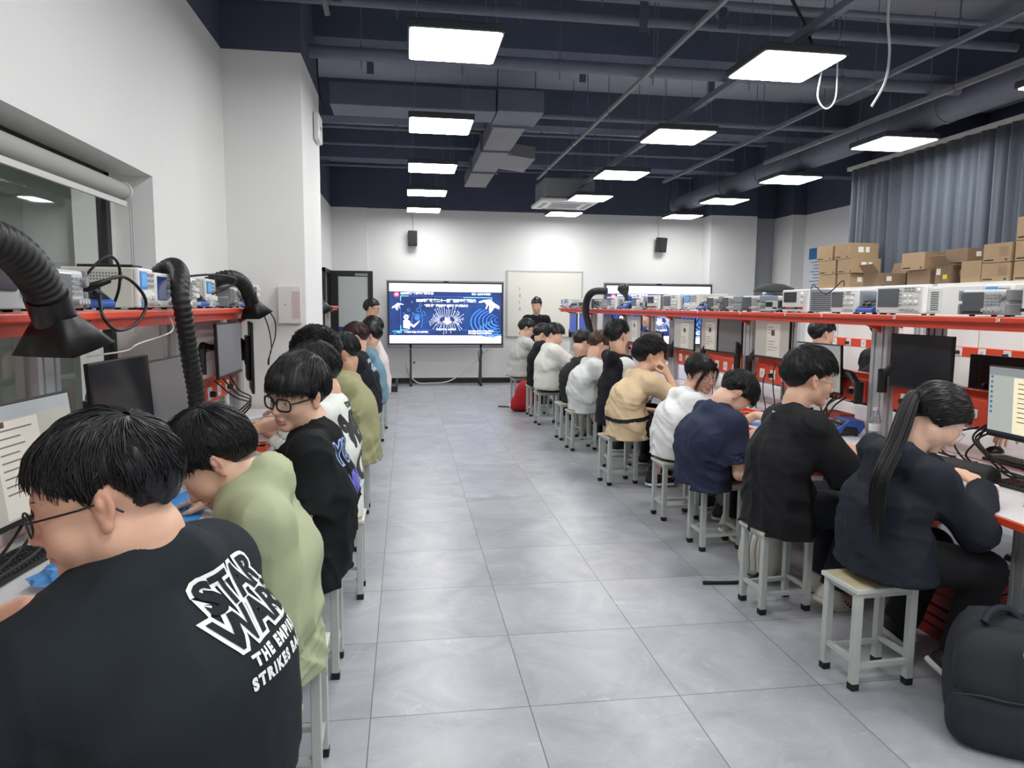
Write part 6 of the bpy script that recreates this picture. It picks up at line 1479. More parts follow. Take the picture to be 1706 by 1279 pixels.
def glasses(root, hc, R, hs, G):
    m = MB(); r = G.get('r', .0022); w, h = G.get('w', .024), G.get('h', .019); sq = G.get('sq', .7); fx, fz = .104, -.004; T = lambda p: Vector(hc + R @ (np.array(p) * hs))
    ln = []
    for sg in (-1, 1):
        pts = []
        for j in range(24):
            a = 2 * PI * j / 24; c, s = math.cos(a), math.sin(a); q = (abs(c) ** 4 + abs(s) ** 4) ** -.25; q = sq * q + (1 - sq)
            yy = sg * .0345 + w * c * q; pts.append((fx - .35 * (abs(yy) / .06) ** 2 * .03, yy, fz + h * s * q))
        m.tube([T(p) for p in pts] + [T(pts[0])], r * hs, 6); ln.append(pts)
        y0 = sg * (.0345 + w); m.tube([T((fx - .012, y0, fz + .008)), T((fx - .03, sg * .0725, fz + .009)), T((.02, sg * .0795, fz + .008)), T((-.012, sg * .0825, fz + .010)), T((-.035, sg * .08, fz - .014))], r * hs * 1.05, 6)
    m.tube([T((fx, -.0105, fz + .004)), T((fx + .003, 0, fz + .006)), T((fx, .0105, fz + .004))], r * hs, 6)
    o = m.build('glasses', G.get('m', M_BLK), root)
    for pts in ln:
        l = MB(); l.add([T(p) for p in pts], [tuple(range(24))], False); l.build('lens', mat('lens_glass', 'e8eef2', .03, alpha=.12, spec=.8), o)
def print_on(top, parent, base, items, origin, xdir, ydir, ndir, lift=.003):
    """lays flat lettering on the cloth: items = (mesh, u, v); xdir/ydir in the print plane, ndir points at the body"""
    me = top.data; bv = BVHTree.FromPolygons([v.co[:] for v in me.vertices], [p.vertices[:] for p in me.polygons])
    x, y, n = Vector(nrm(xdir)), Vector(nrm(ydir)), Vector(nrm(ndir)); o = Vector(origin) - Vector(base)
    for tm, name, m in items:
        bm = bmesh.new(); bm.from_mesh(tm)
        bmesh.ops.triangulate(bm, faces=bm.faces)
        for _ in range(3):
            es = [e for e in bm.edges if e.calc_length() > .016]
            if not es: break
            bmesh.ops.subdivide_edges(bm, edges=es, cuts=1); bmesh.ops.triangulate(bm, faces=bm.faces)
        bad = []
        for vv in bm.verts:
            p = o + x * vv.co.x + y * vv.co.y; hit = bv.ray_cast(p - n * .35, n, .7)
            if hit[0] is None: bad.append(vv)
            else: vv.co = hit[0] - n * lift - n * vv.co.z
        bmesh.ops.delete(bm, geom=bad, context='VERTS')
        mn = bpy.data.meshes.new(name); bm.to_mesh(mn); bm.free(); mn.materials.append(m)
        for p in mn.polygons: p.use_smooth = True
        ob = bpy.data.objects.new(name, mn); C.objects.link(ob); ob.parent = parent
# ------------------------------------------------------------------ the people
ST = [(1.89, 2.60, .06, 'nearest right stool, under the girl in the navy hooded jacket'), (1.87, 3.32, .08, 'second right stool, under the person in the black tee'), (1.955, 4.24, .05, 'third right stool, under the person in the navy tee'), (1.94, 4.89, .06, 'fourth right stool, under the girl in white'), (1.82, 5.93, .18, 'fifth right stool, under the person in beige'),
      (1.99, 6.44, .0, 'right stool behind the beige tee, under the hooded jacket'), (1.85, 7.40, .12, 'right stool under the brown haired person in white'), (1.86, 8.0, .1, 'right stool under the charcoal jacket'), (1.8, 9.05, .1, 'right stool under the cream white tee'), (1.82, 9.8, .1, 'right stool beyond the cream white tee'), (1.75, 10.85, .15, 'farthest right stool, beside the red backpack'),
      (-.43, 1.38, .0, 'left stool under the large person in the printed black tee'), (-.41, 2.26, .0, 'left stool under the pale green sweatshirt'), (-.42, 2.95, .0, 'left stool under the person in black with thick glasses'), (-.37, 3.75, .0, 'left stool under the white lettered tee'), (-.44, 4.5, .0, 'left stool under the curly haired person'), (-.42, 5.3, .0, 'left stool under the olive tee'),
      (-.42, 7.42, .05, 'left stool under the red haired person'), (-.40, 8.12, .05, 'left stool under the washed blue tee'), (-.38, 8.95, .05, 'farthest stool of the left row'),
      (4.0, 6.45, 0, 'far side stool seen under the bench by the document monitors'), (4.04, 5.6, 0, 'far side stool under the black jacket'), (4.12, 3.55, 0, 'far side stool near the right frame edge'), (4.12, 11.4, 0, 'far side stool nearest the right big screen')]
STOOLS = ST
def R_(y, hip=(1.9, .53), c7=(1.9, 1.03), head=(2.05, 1.15), hr=(0, 15, 0), top=None, **k):
    """someone on the right row, facing +x"""
    sc = k.get('sc', 1.03)
    P = dict(face=0, hip=(hip[0], y, hip[1]), c7=(c7[0], y + k.pop('cy', 0), c7[1]), head=(head[0], y + k.pop('hy', 0), head[1]), head_rot=hr, top=top, sc=sc, hs=1.12, far=1. if y < 3.5 else 1.2 if y < 5 else 1.55 if y < 8 else 2.1)
    P['r'] = dict(w=(2.33, y - .12, .785), d=(1, .35, -.1), n=(0, 0, 1), curl=.4); P['l'] = dict(w=(2.33, y + .14, .785), d=(1, -.35, -.1), n=(0, 0, 1), curl=.4)
    P['desk'] = (2.238, 2.99); P.update(k); return P
def L_(y, hip=(-.43, .53), c7=(-.37, 1.07), head=(-.5, 1.17), hr=(180, 20, 0), top=None, **k):
    """someone on the left row, facing -x"""
    P = R_(y, hip, c7, head, hr, top, **k); 
    if 'face' not in k: P['face'] = 180
    P['desk'] = (-1.4, -.672 if y < 6 else -.742)
    if 'r' not in k: P['r'] = dict(w=(-.86, y + .14, .785), d=(-1, -.35, -.1), n=(0, 0, 1), curl=.4)
    if 'l' not in k: P['l'] = dict(w=(-.86, y - .14, .785), d=(-1, .35, -.1), n=(0, 0, 1), curl=.4)
    return P
def tee(n, c, **k): return dict(dict(kind='tee', m=cloth(n, c)), **k)
SKA, SKB, SKC = 'dcb095', 'e2b99f', 'd0a48a'
H_SHORT = dict(c='16171a', top=.030, thick=.014, fringe=.048, side=.004, ear=.020, nape=-.064)
def PT(name, dx, dy, dz, H0): pass

# --- left row, near to far
L1 = L_(1.38, (-.46, .54), (-.43, 1.10), (-.55, 1.172), (191, 15, 0), dict(kind='tee', m=cloth('black_print_tee', '20262b', namt=.02), ease=.026, sleeve=.95, srad=.088, hem=.40, fold=.9, belly=True),
        face=160, fat=.85, slim=1., sc=1.04, hs=1.18, skin=SKA, hunch=.055, shw=.19, eye=.0030, gaze=(0, 16),
        hair=dict(H_SHORT, top=.012, thick=.011, fringe=.056, side=-.008, ear=.020, nape=-.042, n=3600, seed=4, len=1.0, back=.004, swirl=.3), glasses=dict(m=M_BLKS, r=.0017, sq=.55, w=.0255, h=.0185),
        r=dict(sh=(0, 0, -.04), pole=(-.6, .3, -.8), w=(-.86, 1.735, .815), d=(-.8, .55, -.12), n=(0, -.15, 1), curl=.45), l=dict(w=(-.98, 1.26, .79), d=(-1, .1, -.1), n=(0, 0, 1), curl=.3, sh=(-.05, 0, -.075), pole=(.1, -.9, -.6)))
o1 = person('large person with glasses in a black tee with white outlined back lettering', L1)
L2 = L_(2.12, (-.42, .53), (-.385, 1.07), (-.545, 1.075), (188, 44, 0), dict(kind='sweat', m=cloth('pale_green_sweatshirt', 'aab290', namt=.03), ease=.028, rads=(.078, .076, .06), cuff=.30, hem=.385, fold=1.25, flare=.02),
        sc=1.03, hs=1.1, slim=.76, skin=SKB, hunch=.05, eye=.002, face=176, shf=.03,
        hair=dict(H_SHORT, top=.026, thick=.013, fringe=.045, side=-.03, ear=.004, nape=-.088, n=3600, seed=9, len=1.0, swirl=.1),
        r=dict(w=(-.715, 2.74, .79), d=(-.85, .5, -.08), n=(0, 0, 1), curl=.25, spread=1.4, sh=(-.06, .03, 0)), l=dict(w=(-.60, 2.10, .64), d=(-1, .1, -.2), n=(0, -.3, 1), sh=(.05, 0, -.03), pole=(.4, -.1, -.8)))
o2 = person('person in a pale green sweatshirt with head bowed low over the left bench', L2)
L3 = L_(2.95, (-.39, .53), (-.30, 1.055), (-.435, 1.16), (232, 10, -6), tee('black_tee_plain', '17191b', ease=.03, srad=.082, sleeve=.75, hem=.40, fold=1.1),
        sc=1.03, hs=1.13, skin=SKB, hunch=.05, eye=.0065, gaze=(-8, 2), face=184,
        hair=dict(H_SHORT, top=.036, thick=.018, fringe=.030, side=-.02, ear=.012, nape=-.07, n=3200, seed=15, len=1.1, fvol=.012), glasses=dict(m=M_BLK, r=.0032, sq=.75, w=.0275, h=.0215),
        r=dict(w=(-.83, 3.12, .785), d=(-1, .2, -.1), n=(0, 0, 1)), l=dict(w=(-.60, 2.88, .62), d=(-1, .1, -.2), n=(0, -.3, 1)))
o3 = person('person in black tee and thick black glasses looking back from the left bench', L3)
L4 = L_(3.72, (-.40, .53), (-.33, 1.08), (-.46, 1.165), (185, 28, 0), tee('white_print_tee', 'dfe3dc', ease=.034, srad=.085, sleeve=.72, hem=.42, fold=1.2),
        hair=dict(H_SHORT, c='1d1c1c', top=.034, thick=.018, nape=-.07, n=2200, seed=21, curl=.25, len=1.1), skin=SKA, eyes=False,
        r=dict(w=(-.86, 4.25, .80), d=(-.9, .3, -.1), n=(0, 0, 1)), l=dict(w=(-.86, 3.62, .80), d=(-1, .2, -.1), n=(0, 0, 1), sh=(-.05, -.02, 0)))
o4 = person('person in a white tee with large black lettering on the back, left row', L4)
L5 = L_(4.5, (-.47, .53), (-.45, 1.07), (-.55, 1.21), (182, 20, 0), tee('dark_grey_tee', '2b2c30'), far=1.3, eyes=False,
        hair=dict(H_SHORT, c='141414', top=.04, thick=.022, curl=1.3, n=2600, seed=27, lift=.03, fringe=.05), skin=SKA)
person('person with dark curly hair mostly hidden in the left row', L5)
L6 = L_(5.25, (-.38, .53), (-.39, 1.065), (-.455, 1.165), (183, 26, 0), tee('olive_tee', '9d9c76', ease=.04, srad=.088, sleeve=.9, hem=.40, fold=1.1, flare=.02),
        slim=1., sc=1.06, fat=.25, eyes=False, hair=dict(H_SHORT, top=.026, n=1500, seed=31, nape=-.065), skin=SKC, shw=.19)
person('person in an olive tee with rounded back, last before the pillar', L6)
L7 = L_(7.4, (-.42, .53), (-.43, 1.07), (-.505, 1.185), (178, 22, 0), tee('black_floral_tee', '1d2024', ease=.04, hem=.42, sleeve=.9, srad=.085), eyes=False, skin=SKB,
        hair=dict(H_SHORT, c='3a1c20', top=.028, thick=.017, nape=-.066, n=900, seed=33))
o7 = person('person with dark red hair in a black tee with white floral print, left row', L7)
L8 = L_(8.1, (-.38, .53), (-.37, 1.07), (-.40, 1.18), (180, 18, 0), tee('faded_teal_tee', '6f93a3', ease=.04, hem=.42, sleeve=.9, srad=.085, fold=1.2), eyes=False, skin=SKB, hair=dict(H_SHORT, top=.028, thick=.018, nape=-.09, ear=-.02, n=700, seed=35))
person('person in a washed blue tee beyond the red haired one', L8)
L9 = L_(8.95, (-.36, .54), (-.355, 1.12), (-.41, 1.225), (180, 15, 0), tee('pale_pink_tee', 'd9d0cd', ease=.04, hem=.42, sleeve=.9, srad=.085), eyes=False, skin=SKB, hair=dict(H_SHORT, top=.026, n=700, seed=37))
person('farthest seated person of the left row in a pale tee', L9)

# --- right row, near to far
R1 = R_(2.60, (1.945, .53), (1.97, .975), (2.135, 1.085), (-12, 40, 0), dict(kind='hoodie', m=cloth('navy_hooded_jacket', '1d222c', rough=.75, namt=.03), ease=.036, rads=(.078, .076, .055), cuff=.97, hem=.465, fold=1.2, flare=.02),
        ears=False, female=True, sc=.96, hs=1.12, skin=SKB, hunch=.06, eye=.002, shw=.165,
        hair=dict(c='18191b', top=.018, thick=.012, fringe=.072, side=-.03, ear=-.034, nape=-.052, fade=.3, n=3600, seed=41, whorl=(.06, 0, .1), len=1.3, swirl=0., tuck=.01), glasses=dict(m=M_ALU, r=.0012, sq=.3, w=.024, h=.02), brow='241f1d',
        r=dict(w=(2.335, 2.56, .805), d=(.9, .5, -.25), n=(-.1, -.2, 1), curl=.75, grip=.3, sh=(-.01, 0, 0), pole=(-.4, -.6, -.7)), l=dict(w=(2.42, 2.80, .80), d=(1, -.1, -.15), n=(0, 0, 1), curl=.5),
        ankle_r=(2.24, 2.50, .10), ankle_l=(2.24, 2.86, .10), foot_r=(.75, -.2, -.65), foot_l=(.75, .1, -.6), knee_r=(2.28, 2.46, .49), knee_l=(2.28, 2.74, .49), pants=dict(m=cloth('black_wide_trousers', '19191c'), loose=.02),
        shoe=dict(m=mat('black_shoe', '17171a', .5), sole=M_WHITEP))
rp1 = person('girl with a long ponytail in a navy hooded jacket on the nearest right stool', R1)
R2 = R_(3.32, (1.87, .53), (1.865, 1.065), (2.005, 1.175), (-6, 10, 0), tee('black_washed_tee', '1d1e20', ease=.032, srad=.085, sleeve=.97, hem=.41, fold=1.2, flare=.01),
        sc=1.05, hs=1.12, skin=SKA, hunch=.045, eye=.005,
        l=dict(w=(2.33, 3.50, .785), d=(1, -.35, -.1), n=(0, 0, 1), curl=.4, sh=(.03, 0, -.02)), hair=dict(H_SHORT, top=.034, thick=.016, fringe=.045, side=-.012, ear=.012, nape=-.062, n=3200, seed=43, len=1.0), glasses=dict(m=M_ALU, r=.0013, sq=.4, w=.024, h=.0195),
        r=dict(w=(2.32, 3.20, .775), d=(1, .25, -.1), n=(0, 0, 1), pole=(-.1, -.5, -.9)), ankle_r=(2.16, 3.24, .10), ankle_l=(2.22, 3.48, .10), knee_r=(2.28, 3.24, .515), foot_r=(.8, .1, -.45),
        pants=dict(m=cloth('dark_denim', '20232a', sc=400), loose=.02), shoe=dict(m=mat('white_shoe', 'd9d6cc', .5), sole=mat('cream_sole', 'd6cfb4', .5), stripe=True))
rp2 = person('person with glasses in a black tee on the second right stool', R2)
R3 = R_(4.24, (1.86, .53), (1.895, .955), (2.055, .98), (-6, 62, 0), tee('navy_tee', '2b3148', ease=.032, srad=.08, sleeve=.82, hem=.405, fold=1.2, flare=.015),
        sc=1.05, hs=1.1, skin=SKB, hunch=.075, eye=.002, hair=dict(H_SHORT, top=.03, thick=.013, fringe=.05, side=-.0, ear=.016, nape=-.055, n=2400, seed=47),
        r=dict(w=(2.10, 4.10, .735), d=(.7, .25, .1), n=(-.3, -.8, .5), curl=.75, grip=.4, sh=(.03, 0, -.02), pole=(-.3, -.4, -.9)), l=dict(w=(2.33, 4.50, .80), d=(.9, -.3, .1), n=(0, 0, 1), curl=.7, grip=.3), shoe=dict(m=mat('beige_shoe', 'b8ad97', .6)), foot_r=(.9, -.2, -.2), ankle_r=(2.18, 4.24, .1), knee_r=(2.25, 4.36, .49), knee_l=(2.25, 4.50, .5))
person('person in a navy tee bowing over the open orange drawer', R3)
R4 = R_(4.92, (1.92, .53), (1.955, .965), (2.115, 1.045), (-72, 12, 8), tee('white_tee', 'e4e5e3', ease=.03, srad=.078, sleeve=.9, hem=.45, fold=1.1), female=True, sc=1.0, hs=1.14, skin='d6a992', hunch=.055, eye=.0045, gaze=(-10, 12), far=1.05, hres=.0036, r=dict(w=(2.17, 4.82, .63), d=(1, .3, -.2), n=(0, -.3, 1)), l=dict(w=(2.19, 5.03, .63), d=(1, -.3, -.2), n=(0, .3, 1)),
        hair=dict(c='1b1a1b', fade=.3, top=.017, thick=.010, fringe=.060, side=-.02, ear=-.01, nape=-.055, n=2000, seed=51, whorl=(.05, 0, .1), len=1.2), glasses=dict(m=mat('thin_brown_frame', '6a4a44', .3), r=.0011, sq=.2, w=.0245, h=.022),
        pants=dict(m=cloth('grey_trousers', '77756c')))
rp4 = person('girl in a white tee and thin glasses turning her face to the camera', R4)
R5 = R_(5.83, (1.86, .53), (1.925, 1.02), (2.055, 1.11), (-8, 4, 0), tee('beige_tee', 'd8c09c', ease=.036, srad=.082, sleeve=.9, hem=.42, fold=1.2, flare=.015), sc=1.06, skin=SKA, hunch=.075, eye=.005, far=1.25,
        hair=dict(H_SHORT, top=.042, thick=.022, fringe=.05, nape=-.06, n=2200, seed=53, curl=.3, lift=.03),
        r=dict(w=(2.165, 5.70, .955), d=(-.25, .25, 1), n=(.7, -.6, .2), curl=.9, grip=.4, pole=(.4, -.4, -.9), sh=(.04, 0, 0)), l=dict(w=(2.15, 5.9, .62), d=(.7, -.2, -.4), n=(0, 0, 1)),
        pants=dict(m=cloth('black_shorts', '1b1b1e'), len=.48, loose=.03), knee_r=(2.18, 5.74, .47), ankle_r=(2.10, 5.75, .11), ankle_l=(2.2, 6.0, .11))
rp5 = person('person in a beige tee with a black waist strap resting chin on hand', R5)
R6 = R_(6.45, (1.94, .53), (1.92, 1.09), (1.945, 1.255), (35, 4, 0), dict(kind='hoodie', m=cloth('black_hooded_vest', '191a1f'), ease=.04, rads=(.07, .062, .05), cuff=.5, hem=.42, fold=1.3), sc=1.06, skin=SKA, eyes=False, hair=dict(H_SHORT, top=.026, nape=-.06, n=1300, seed=57))
o6 = person('upright person in a black hooded jacket with one white sleeve, seen from behind', R6)
me = o6[1].data; me.materials.append(cloth('white_sleeve', 'dcdcda')); g = o6[3]
for p in me.polygons:
    c = np.array(p.center) + o6[2]
    if (c - g['SH']['r']) @ g['lat'] > -.035 and (c - g['SH']['r']) @ g['bf'] > -.055 and c[2] > .62: p.material_index = 1
R7 = R_(7.39, (1.87, .53), (1.905, 1.01), (2.03, 1.115), (8, 36, 0), tee('off_white_tee', 'd4d8d5', ease=.034, hem=.41, fold=1.2, srad=.08, sleeve=.8), eyes=False, skin=SKB, hunch=.08, hair=dict(H_SHORT, c='4a3226', top=.026, thick=.016, nape=-.075, n=1000, seed=59))
person('person with brown hair in a white tee hunched behind the hooded one', R7)
R8 = R_(8.0, (1.93, .53), (1.94, .98), (2.0, 1.10), (15, 40, 0), dict(kind='sweat', m=cloth('charcoal_jacket', '26262b'), ease=.04, hem=.40, fold=1.3), eyes=False, skin=SKB, hunch=.08, hair=dict(H_SHORT, top=.028, thick=.018, n=900, seed=61), pants=dict(m=cloth('grey_brown_trousers', '4b4a48')))
person('hunched person in a charcoal jacket between two white tees', R8)
R9 = R_(9.0, (1.82, .54), (1.77, 1.06), (1.875, 1.15), (-28, 20, 0), tee('cream_white_tee', 'dedfd6', ease=.045, hem=.47, fold=1.2, srad=.088, sleeve=.9), sc=1.06, fat=.3, skin=SKB, eye=.003, hair=dict(H_SHORT, top=.032, thick=.018, n=900, seed=63), eyes=True)
person('person in a cream white tee looking down to the side on the far right row', R9)
R10 = R_(9.75, (1.82, .54), (1.79, 1.07), (1.86, 1.125), (0, 30, 0), dict(kind='sweat', m=cloth('black_long_top', '17171a'), ease=.04, hem=.42), eyes=False, skin=SKB, hair=dict(H_SHORT, n=500, seed=65))
person('person in a black long sleeved top hidden behind the cream white tee', R10)
R11 = R_(10.9, (1.74, .54), (1.75, 1.06), (1.84, 1.175), (-6, 22, 0), dict(kind='sweat', m=cloth('light_grey_shirt', 'b7bab5'), ease=.055, hem=.45, fold=1.5, flare=.05, cuff=.6), skin=SKB, eye=.004, hair=dict(H_SHORT, top=.03, thick=.016, n=600, seed=67), glasses=dict(m=M_BLK, r=.0025, sq=.5, w=.025, h=.018))
person('person in a loose light grey shirt and glasses, farthest on the right row', R11)
# --- standing people
def standing(lb, x, y, face, c7z, hr, top, hy, **k):
    fa = math.radians(face); fx, fy = math.cos(fa), math.sin(fa); lx, ly = math.sin(fa), -math.cos(fa); s = k.get('sc', 1.)
    hp = c7z - .56 * s
    P = dict(face=face, hip=(x, y, hp), c7=(x - fx * .03, y - fy * .03, c7z), head=(x + fx * .05, y + fy * .05, c7z + hy), head_rot=hr, top=top, hs=1.08, far=2., sits=False, sc=s, hunch=.02,
             knee_r=(x + lx * .09 + fx * .02, y + ly * .09 + fy * .02, hp * .53), knee_l=(x - lx * .09 + fx * .02, y - ly * .09 + fy * .02, hp * .53), ankle_r=(x + lx * .1 - fx * .02, y + ly * .1 - fy * .02, .10), ankle_l=(x - lx * .1 - fx * .02, y - ly * .1 - fy * .02, .10),
             r=dict(w=(x + lx * .24 + fx * .1, y + ly * .24 + fy * .1, c7z - .56), d=(fx * .3, fy * .3, -1), n=(lx, ly, 0)), l=dict(w=(x - lx * .24 + fx * .1, y - ly * .24 + fy * .1, c7z - .56), d=(fx * .3, fy * .3, -1), n=(-lx, -ly, 0)))
    P.update(k); return person(lb, P)
standing('person in a white shirt and glasses standing by the open door on the left', -.58, 11.5, 0, 1.33, (-8, 6, 0), tee('white_polo', 'dcdedf', ease=.03, hem=.72, sleeve=.7), .135, hair=dict(H_SHORT, n=500, seed=71), skin=SKC, glasses=dict(m=M_BLK, r=.0022, sq=.5, w=.024, h=.018), pants=dict(m=cloth('dark_blue_trousers', '23262f')))
standing('person in a black tee standing behind the far end of the right bench', 2.34, 12.85, -100, 1.39, (-110, 10, 0), tee('black_polo', '17181a', ease=.03, hem=.78, sleeve=.7), .14, hair=dict(H_SHORT, n=400, seed=73), skin=SKC,
         r=dict(w=(2.16, 12.6, 1.1), d=(1, -.2, 0), n=(0, -.5, 1)))
# --- people at the far side of the right bench
def O_(y, c7, head, hr, top, **k):
    P = R_(y, (4.12, .54), c7, head, hr, top, **k)
    if 'face' not in k: P['face'] = 180
    P['desk'] = (2.99, 3.738)
    if 'r' not in k: P['r'] = dict(w=(3.68, y + .14, .785), d=(-1, -.3, -.1), n=(0, 0, 1), curl=.4)
    if 'l' not in k: P['l'] = dict(w=(3.68, y - .14, .785), d=(-1, .3, -.1), n=(0, 0, 1), curl=.4)
    return P
person('dark haired person seen under the right shelf between the two document monitors', R_(6.45, (4.02, .54), (3.94, 1.13), (4.0, 1.275), (4, 10, 0), tee('dark_green_tee', '30352f'), far=1.5, desk=None, skin=SKB, hair=dict(H_SHORT, n=700, seed=81), r=dict(w=(4.32, 6.3, .82)), l=dict(w=(4.32, 6.6, .82))))
person('person in a black jacket with a raised hand, seen beside the right aluminium post', R_(5.6, (4.04, .54), (3.98, 1.2), (4.06, 1.34), (0, 15, 0), dict(kind='sweat', m=cloth('black_sport_jacket', '1d1e20'), ease=.05, hem=.42, fold=1.3), far=1.4, desk=None, skin=SKB, hair=dict(H_SHORT, n=700, seed=83), r=dict(w=(3.98, 5.47, 1.13), d=(.1, .4, .8), n=(-.7, -.5, .2), curl=.6), l=dict(w=(4.36, 5.75, .8))))
person('person on the far side whose head shows before the right big screen', O_(11.4, (4.05, 1.2), (3.95, 1.34), (180, 8, 0), tee('black_far_tee', '1b1c1f'), far=2.2, eyes=False, skin=SKB, hair=dict(H_SHORT, n=300, seed=85)))
person('person on the far side whose hand rests on a mouse at the right frame edge', O_(3.55, (4.05, 1.1), (3.95, 1.2), (185, 20, 0), tee('grey_far_tee', '6b6d70'), far=1.3, female=True, skin=SKB, hair=dict(H_SHORT, n=700, seed=87), r=dict(w=(3.36, 3.60, .80), d=(-1, -.25, -.15), n=(0, 0, 1), curl=.45), l=dict(w=(3.75, 3.3, .785), d=(-1, .3, -.1), n=(0, 0, 1))))

# ------------------------------------------------------------------ ponytails, watch, strap and prints
def ponytail(o, pts, r, c, n=420, name='ponytail', spread=1.):
    root, base = o[0], o[2]; P = np.array([list(p) for p in catmull([Vector(p) for p in pts], 5)]) - base; k = len(P); rs = np.random.RandomState(5)
    T = np.gradient(P, axis=0); T /= np.linalg.norm(T, axis=1, keepdims=True); A = np.cross(T, [.2, .9, .3]); A /= np.linalg.norm(A, axis=1, keepdims=True); B = np.cross(T, A)
    tt = np.linspace(0, 1, k); pr = r * np.interp(tt, [0, .06, .3, .75, 1], [.55, .6, 1., .85, .45])
    th = rs.uniform(0, 2 * PI, n); q = np.sqrt(rs.uniform(0, 1, n)); Q = P[None] + (A[None] * np.cos(th)[:, None, None] * spread + B[None] * np.sin(th)[:, None, None]) * (q[:, None] * pr[None, :])[..., None]
    Q += rs.normal(0, .0022, (n, 1, 3)) * np.sin(tt * PI)[None, :, None]
    L = rs.uniform(.8, 1., n); idx = tt[None, :] * (k - 1) * L[:, None]; i0 = np.floor(idx).astype(int); i1 = np.minimum(i0 + 1, k - 1); f = (idx - i0)[..., None]; rr = np.arange(n)[:, None]
    h = strands(name, Q[rr, i0] * (1 - f) + Q[rr, i1] * f, rs.uniform(.0016, .003, n), root, hair_mat(c), sides=4)
    MB().tube([tuple(p) for p in P], [x * .82 for x in pr], 14).build('ponytail_core', hair_mat(c), h)
    MB().tube([tuple(P[0] - T[0] * .004), tuple(P[1] + T[1] * .008)], r * .68, 14).build('hair_tie', M_RUB, root)
def HP(o, x, y, z): g = o[3]; return tuple(g['hc'] + g['R'] @ (np.array([x, y, z]) * g['hs']))
p0 = HP(rp1, -.108, -.01, .005)
ponytail(rp1, [HP(rp1, -.095, -.008, .008), HP(rp1, -.125, -.012, -.005), (1.885, 2.50, 1.0), (1.80, 2.46, .87), (1.79, 2.45, .74), (1.80, 2.45, .64)], .034, '191718')
ponytail(rp4, [HP(rp4, -.09, .0, -.01), HP(rp4, -.12, .01, -.02), HP(rp4, -.135, .03, -.1), HP(rp4, -.12, .05, -.2)], .02, '1b1a1b', 200)
def lock(o, pts, n, c, name='side_lock', r=.007):
    rs = np.random.RandomState(len(name) + n); base = o[2]; P = np.array([list(p) for p in catmull([Vector(p) for p in pts], 4)]) - base; off = rs.normal(0, r, (n, 1, 3)) * np.linspace(.5, 1, len(P))[None, :, None]
    strands(name, P[None] + off, rs.uniform(.0008, .0016, n), o[0], hair_mat(c))
for sg in (-1, 1): lock(rp4, [HP(rp4, .075, sg * .03, .085), HP(rp4, .095, sg * .055, .04), HP(rp4, .07, sg * .073, -.02), HP(rp4, .045, sg * .074, -.085)], 46, '1b1a1b')
lock(rp4, [HP(rp4, .07, .0, .1), HP(rp4, .098, .015, .07), HP(rp4, .1, .03, .03)], 40, '1b1a1b', 'fringe_lock', .012)
lock(rp4, [HP(rp4, .07, .0, .1), HP(rp4, .098, -.02, .07), HP(rp4, .1, -.035, .03)], 40, '1b1a1b', 'fringe_lock', .012)
# smart watch on the right wrist of the green sweatshirt
g = o2[3]; wd = nrm(g['WR']['r'] - g['EL']['r']); wc = g['WR']['r'] - wd * .03 - o2[2]; q = Vector(wd).to_track_quat('Z', 'Y').to_matrix()
wb = MB().lathe([(.0335, -.011), (.036, -.009), (.036, .009), (.0335, .011)], tuple(wc), 24, q).build('watch_band', mat('teal_watch_band', '4c7f78', .5), o2[0])
up_ = nrm(UP - wd * (UP @ wd)); yy = np.cross(wd, up_); Rw = Matrix(np.stack([wd, yy, up_], 1).tolist())
MB().box(wc + up_ * .038, (.036, .024, .011), Rw).build('watch_case', M_BLK, wb, bev=.004); MB().box(wc + up_ * .0442, (.03, .019, .001), Rw).build('watch_screen', M_LCD, wb)
# black waist strap of the beige tee
g = rp5[3]; b5 = rp5[2]; zc = np.array([1.865, 5.83, .60]) - b5; me = rp5[1].data; bv = BVHTree.FromPolygons([v.co[:] for v in me.vertices], [p.vertices[:] for p in me.polygons])
ring = []
for j in range(49):
    a = 2 * PI * j / 48; d = Vector((math.cos(a), math.sin(a), .12 * math.cos(a))).normalized(); h = bv.ray_cast(Vector(zc) + d * .6, -d, .6); ring.append((h[0] if h[0] is not None else Vector(zc) + d * .18) + d * .004)
m = MB()
for i in range(48):
    a, b = ring[i], ring[i + 1]; m.quad(a - Vector((0, 0, .016)), b - Vector((0, 0, .016)), b + Vector((0, 0, .016)), a + Vector((0, 0, .016)))
s_ = m.build('waist_strap', M_RUB, rp5[0]); md = s_.modifiers.new('t', 'SOLIDIFY'); md.thickness = .006
# lettering on the backs
M_PRINT = mat('white_shirt_print', 'efefec', .7)
def outline(body, size, w, **k):
    """hollow outlined letters: a fat copy below, an inner copy in the cloth colour on top"""
    return text_mesh(body, size, 'l', None, 0, 'CENTER', w, **k), text_mesh(body, size, 'l', None, 0, 'CENTER', -.0005, **k)
def stretch(me, sx, sy, dx=0, dy=0, shear=0.):
    for v in me.vertices: v.co.x, v.co.y = v.co.x * sx + dx + shear * v.co.y, v.co.y * sy + dy
    return me
g = o1[3]; F1 = math.radians(160); nb = np.array([math.cos(F1), math.sin(F1), 0]); xr = np.array([math.sin(F1), -math.cos(F1), 0])
pn = nrm(nb * .97 - UP * .25); yv = nrm(np.cross(xr, -pn)); yv = yv if yv[2] > 0 else -yv
oc = np.array([-.30, 1.397, .945])
def pr(body, size, sx, sy, dx, dy, bold, lift, m, name='shirt_lettering', sp=1.):
    return (stretch(text_mesh(body, size, 'l', None, 0, 'CENTER', bold, sp), sx, sy, dx, dy), name, m), lift
M_TEE1 = L1['top']['m']
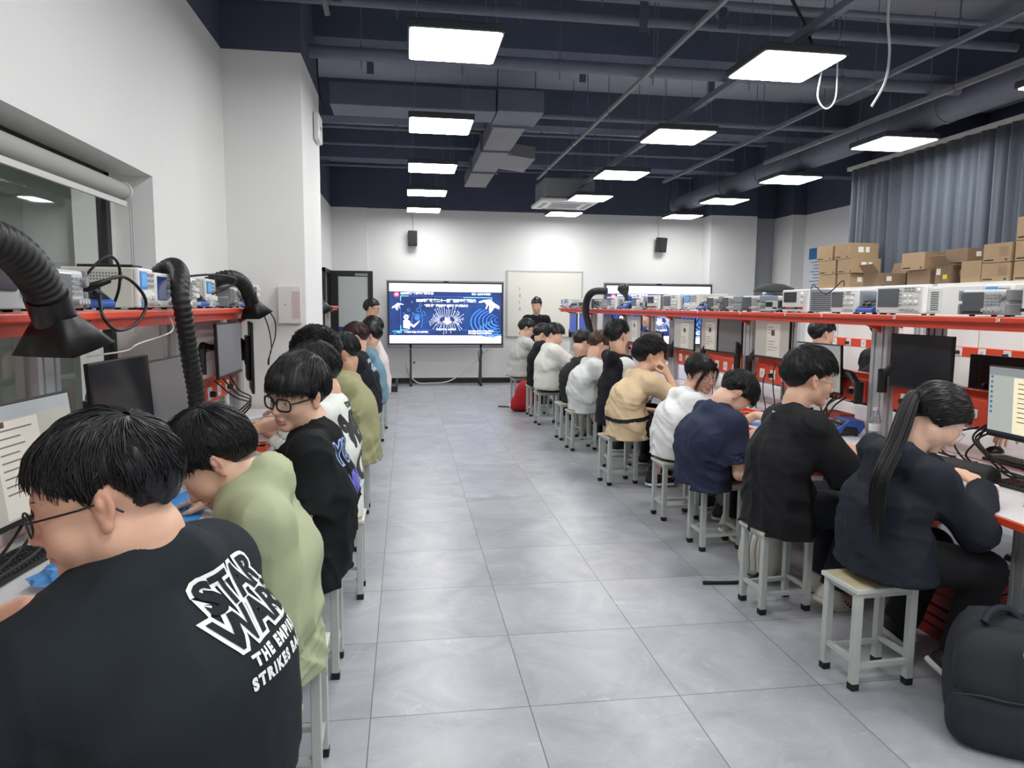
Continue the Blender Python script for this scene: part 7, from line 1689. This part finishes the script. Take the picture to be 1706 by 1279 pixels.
for (it, lf) in (pr('STAR', .085, 1.1, 1.0, 0, .046, .0105, .0025, M_PRINT, 'shirt_outline'), pr('WARS', .085, 1.1, 1.0, 0, -.020, .0105, .0025, M_PRINT, 'shirt_outline'), pr('STAR', .085, 1.1, 1.0, 0, .046, .0028, .0042, M_TEE1), pr('WARS', .085, 1.1, 1.0, 0, -.020, .0028, .0042, M_TEE1),
                 pr('THE EMPIRE', .029, 1, 1, 0, -.078, .0019, .0025, M_PRINT, 'shirt_lettering', 1.35), pr('STRIKES BACK', .029, 1, 1, 0, -.113, .0019, .0025, M_PRINT, 'shirt_lettering', 1.35)):
    print_on(o1[1], o1[0], o1[2], [it], oc, xr, yv, pn, lf)
def back_print(o, body, size, col, z, y=0., bold=.004, sx=1., sy=1., name='shirt_lettering', lift=.0025, sp=1.):
    g = o[3]; fw = g['fw']; x = np.array([-fw[1], fw[0], 0]) * -1 if False else np.cross(UP, -fw); o_ = np.array([o[2][0], o[2][1] + y, z])
    tm = stretch(text_mesh(body, size, 'l', None, 0, 'CENTER', bold, sp), sx, sy); print_on(o[1], o[0], o[2], [(tm, name, mat('print_' + col, col, .7))], o_, np.cross(fw, UP), nrm(UP + fw * .25), fw - UP * .25, lift)
back_print(o3, 'YOUTH', .085, '9fb6e8', .90, .0, .007, .8, 1.5, 'shirt_outline', .0022); back_print(o3, 'YOUTH', .085, '2a3550', .90, .0, .001, .8, 1.5, 'shirt_lettering', .0034); back_print(o3, 'wwv', .11, '6a68c4', .78, -.02, .004, .9, 1.6, 'shirt_graphic')
back_print(rp2, '~', .05, 'c9c9c6', 1.0, 0., .001, 1., 1., 'small_print')
back_print(o4, 'MEM', .19, '26262a', .86, .0, .008, .75, 1.25); back_print(o4, 'OF', .2, '3a3a3e', .66, .0, .008, .9, 1.0); back_print(o4, 'more', .06, '26262a', 1.0, 0, .002)
back_print(o7, '*%*', .13, 'c9cfdc', .92, -.05, .002, 1., 1., 'shirt_graphic'); back_print(o7, '**', .12, 'b9c4d8', .83, -.08, .002, 1., 1., 'shirt_graphic')
g = o4[3]; 
# ------------------------------------------------------------------ stools under everybody
for s in ST: stool(*s)
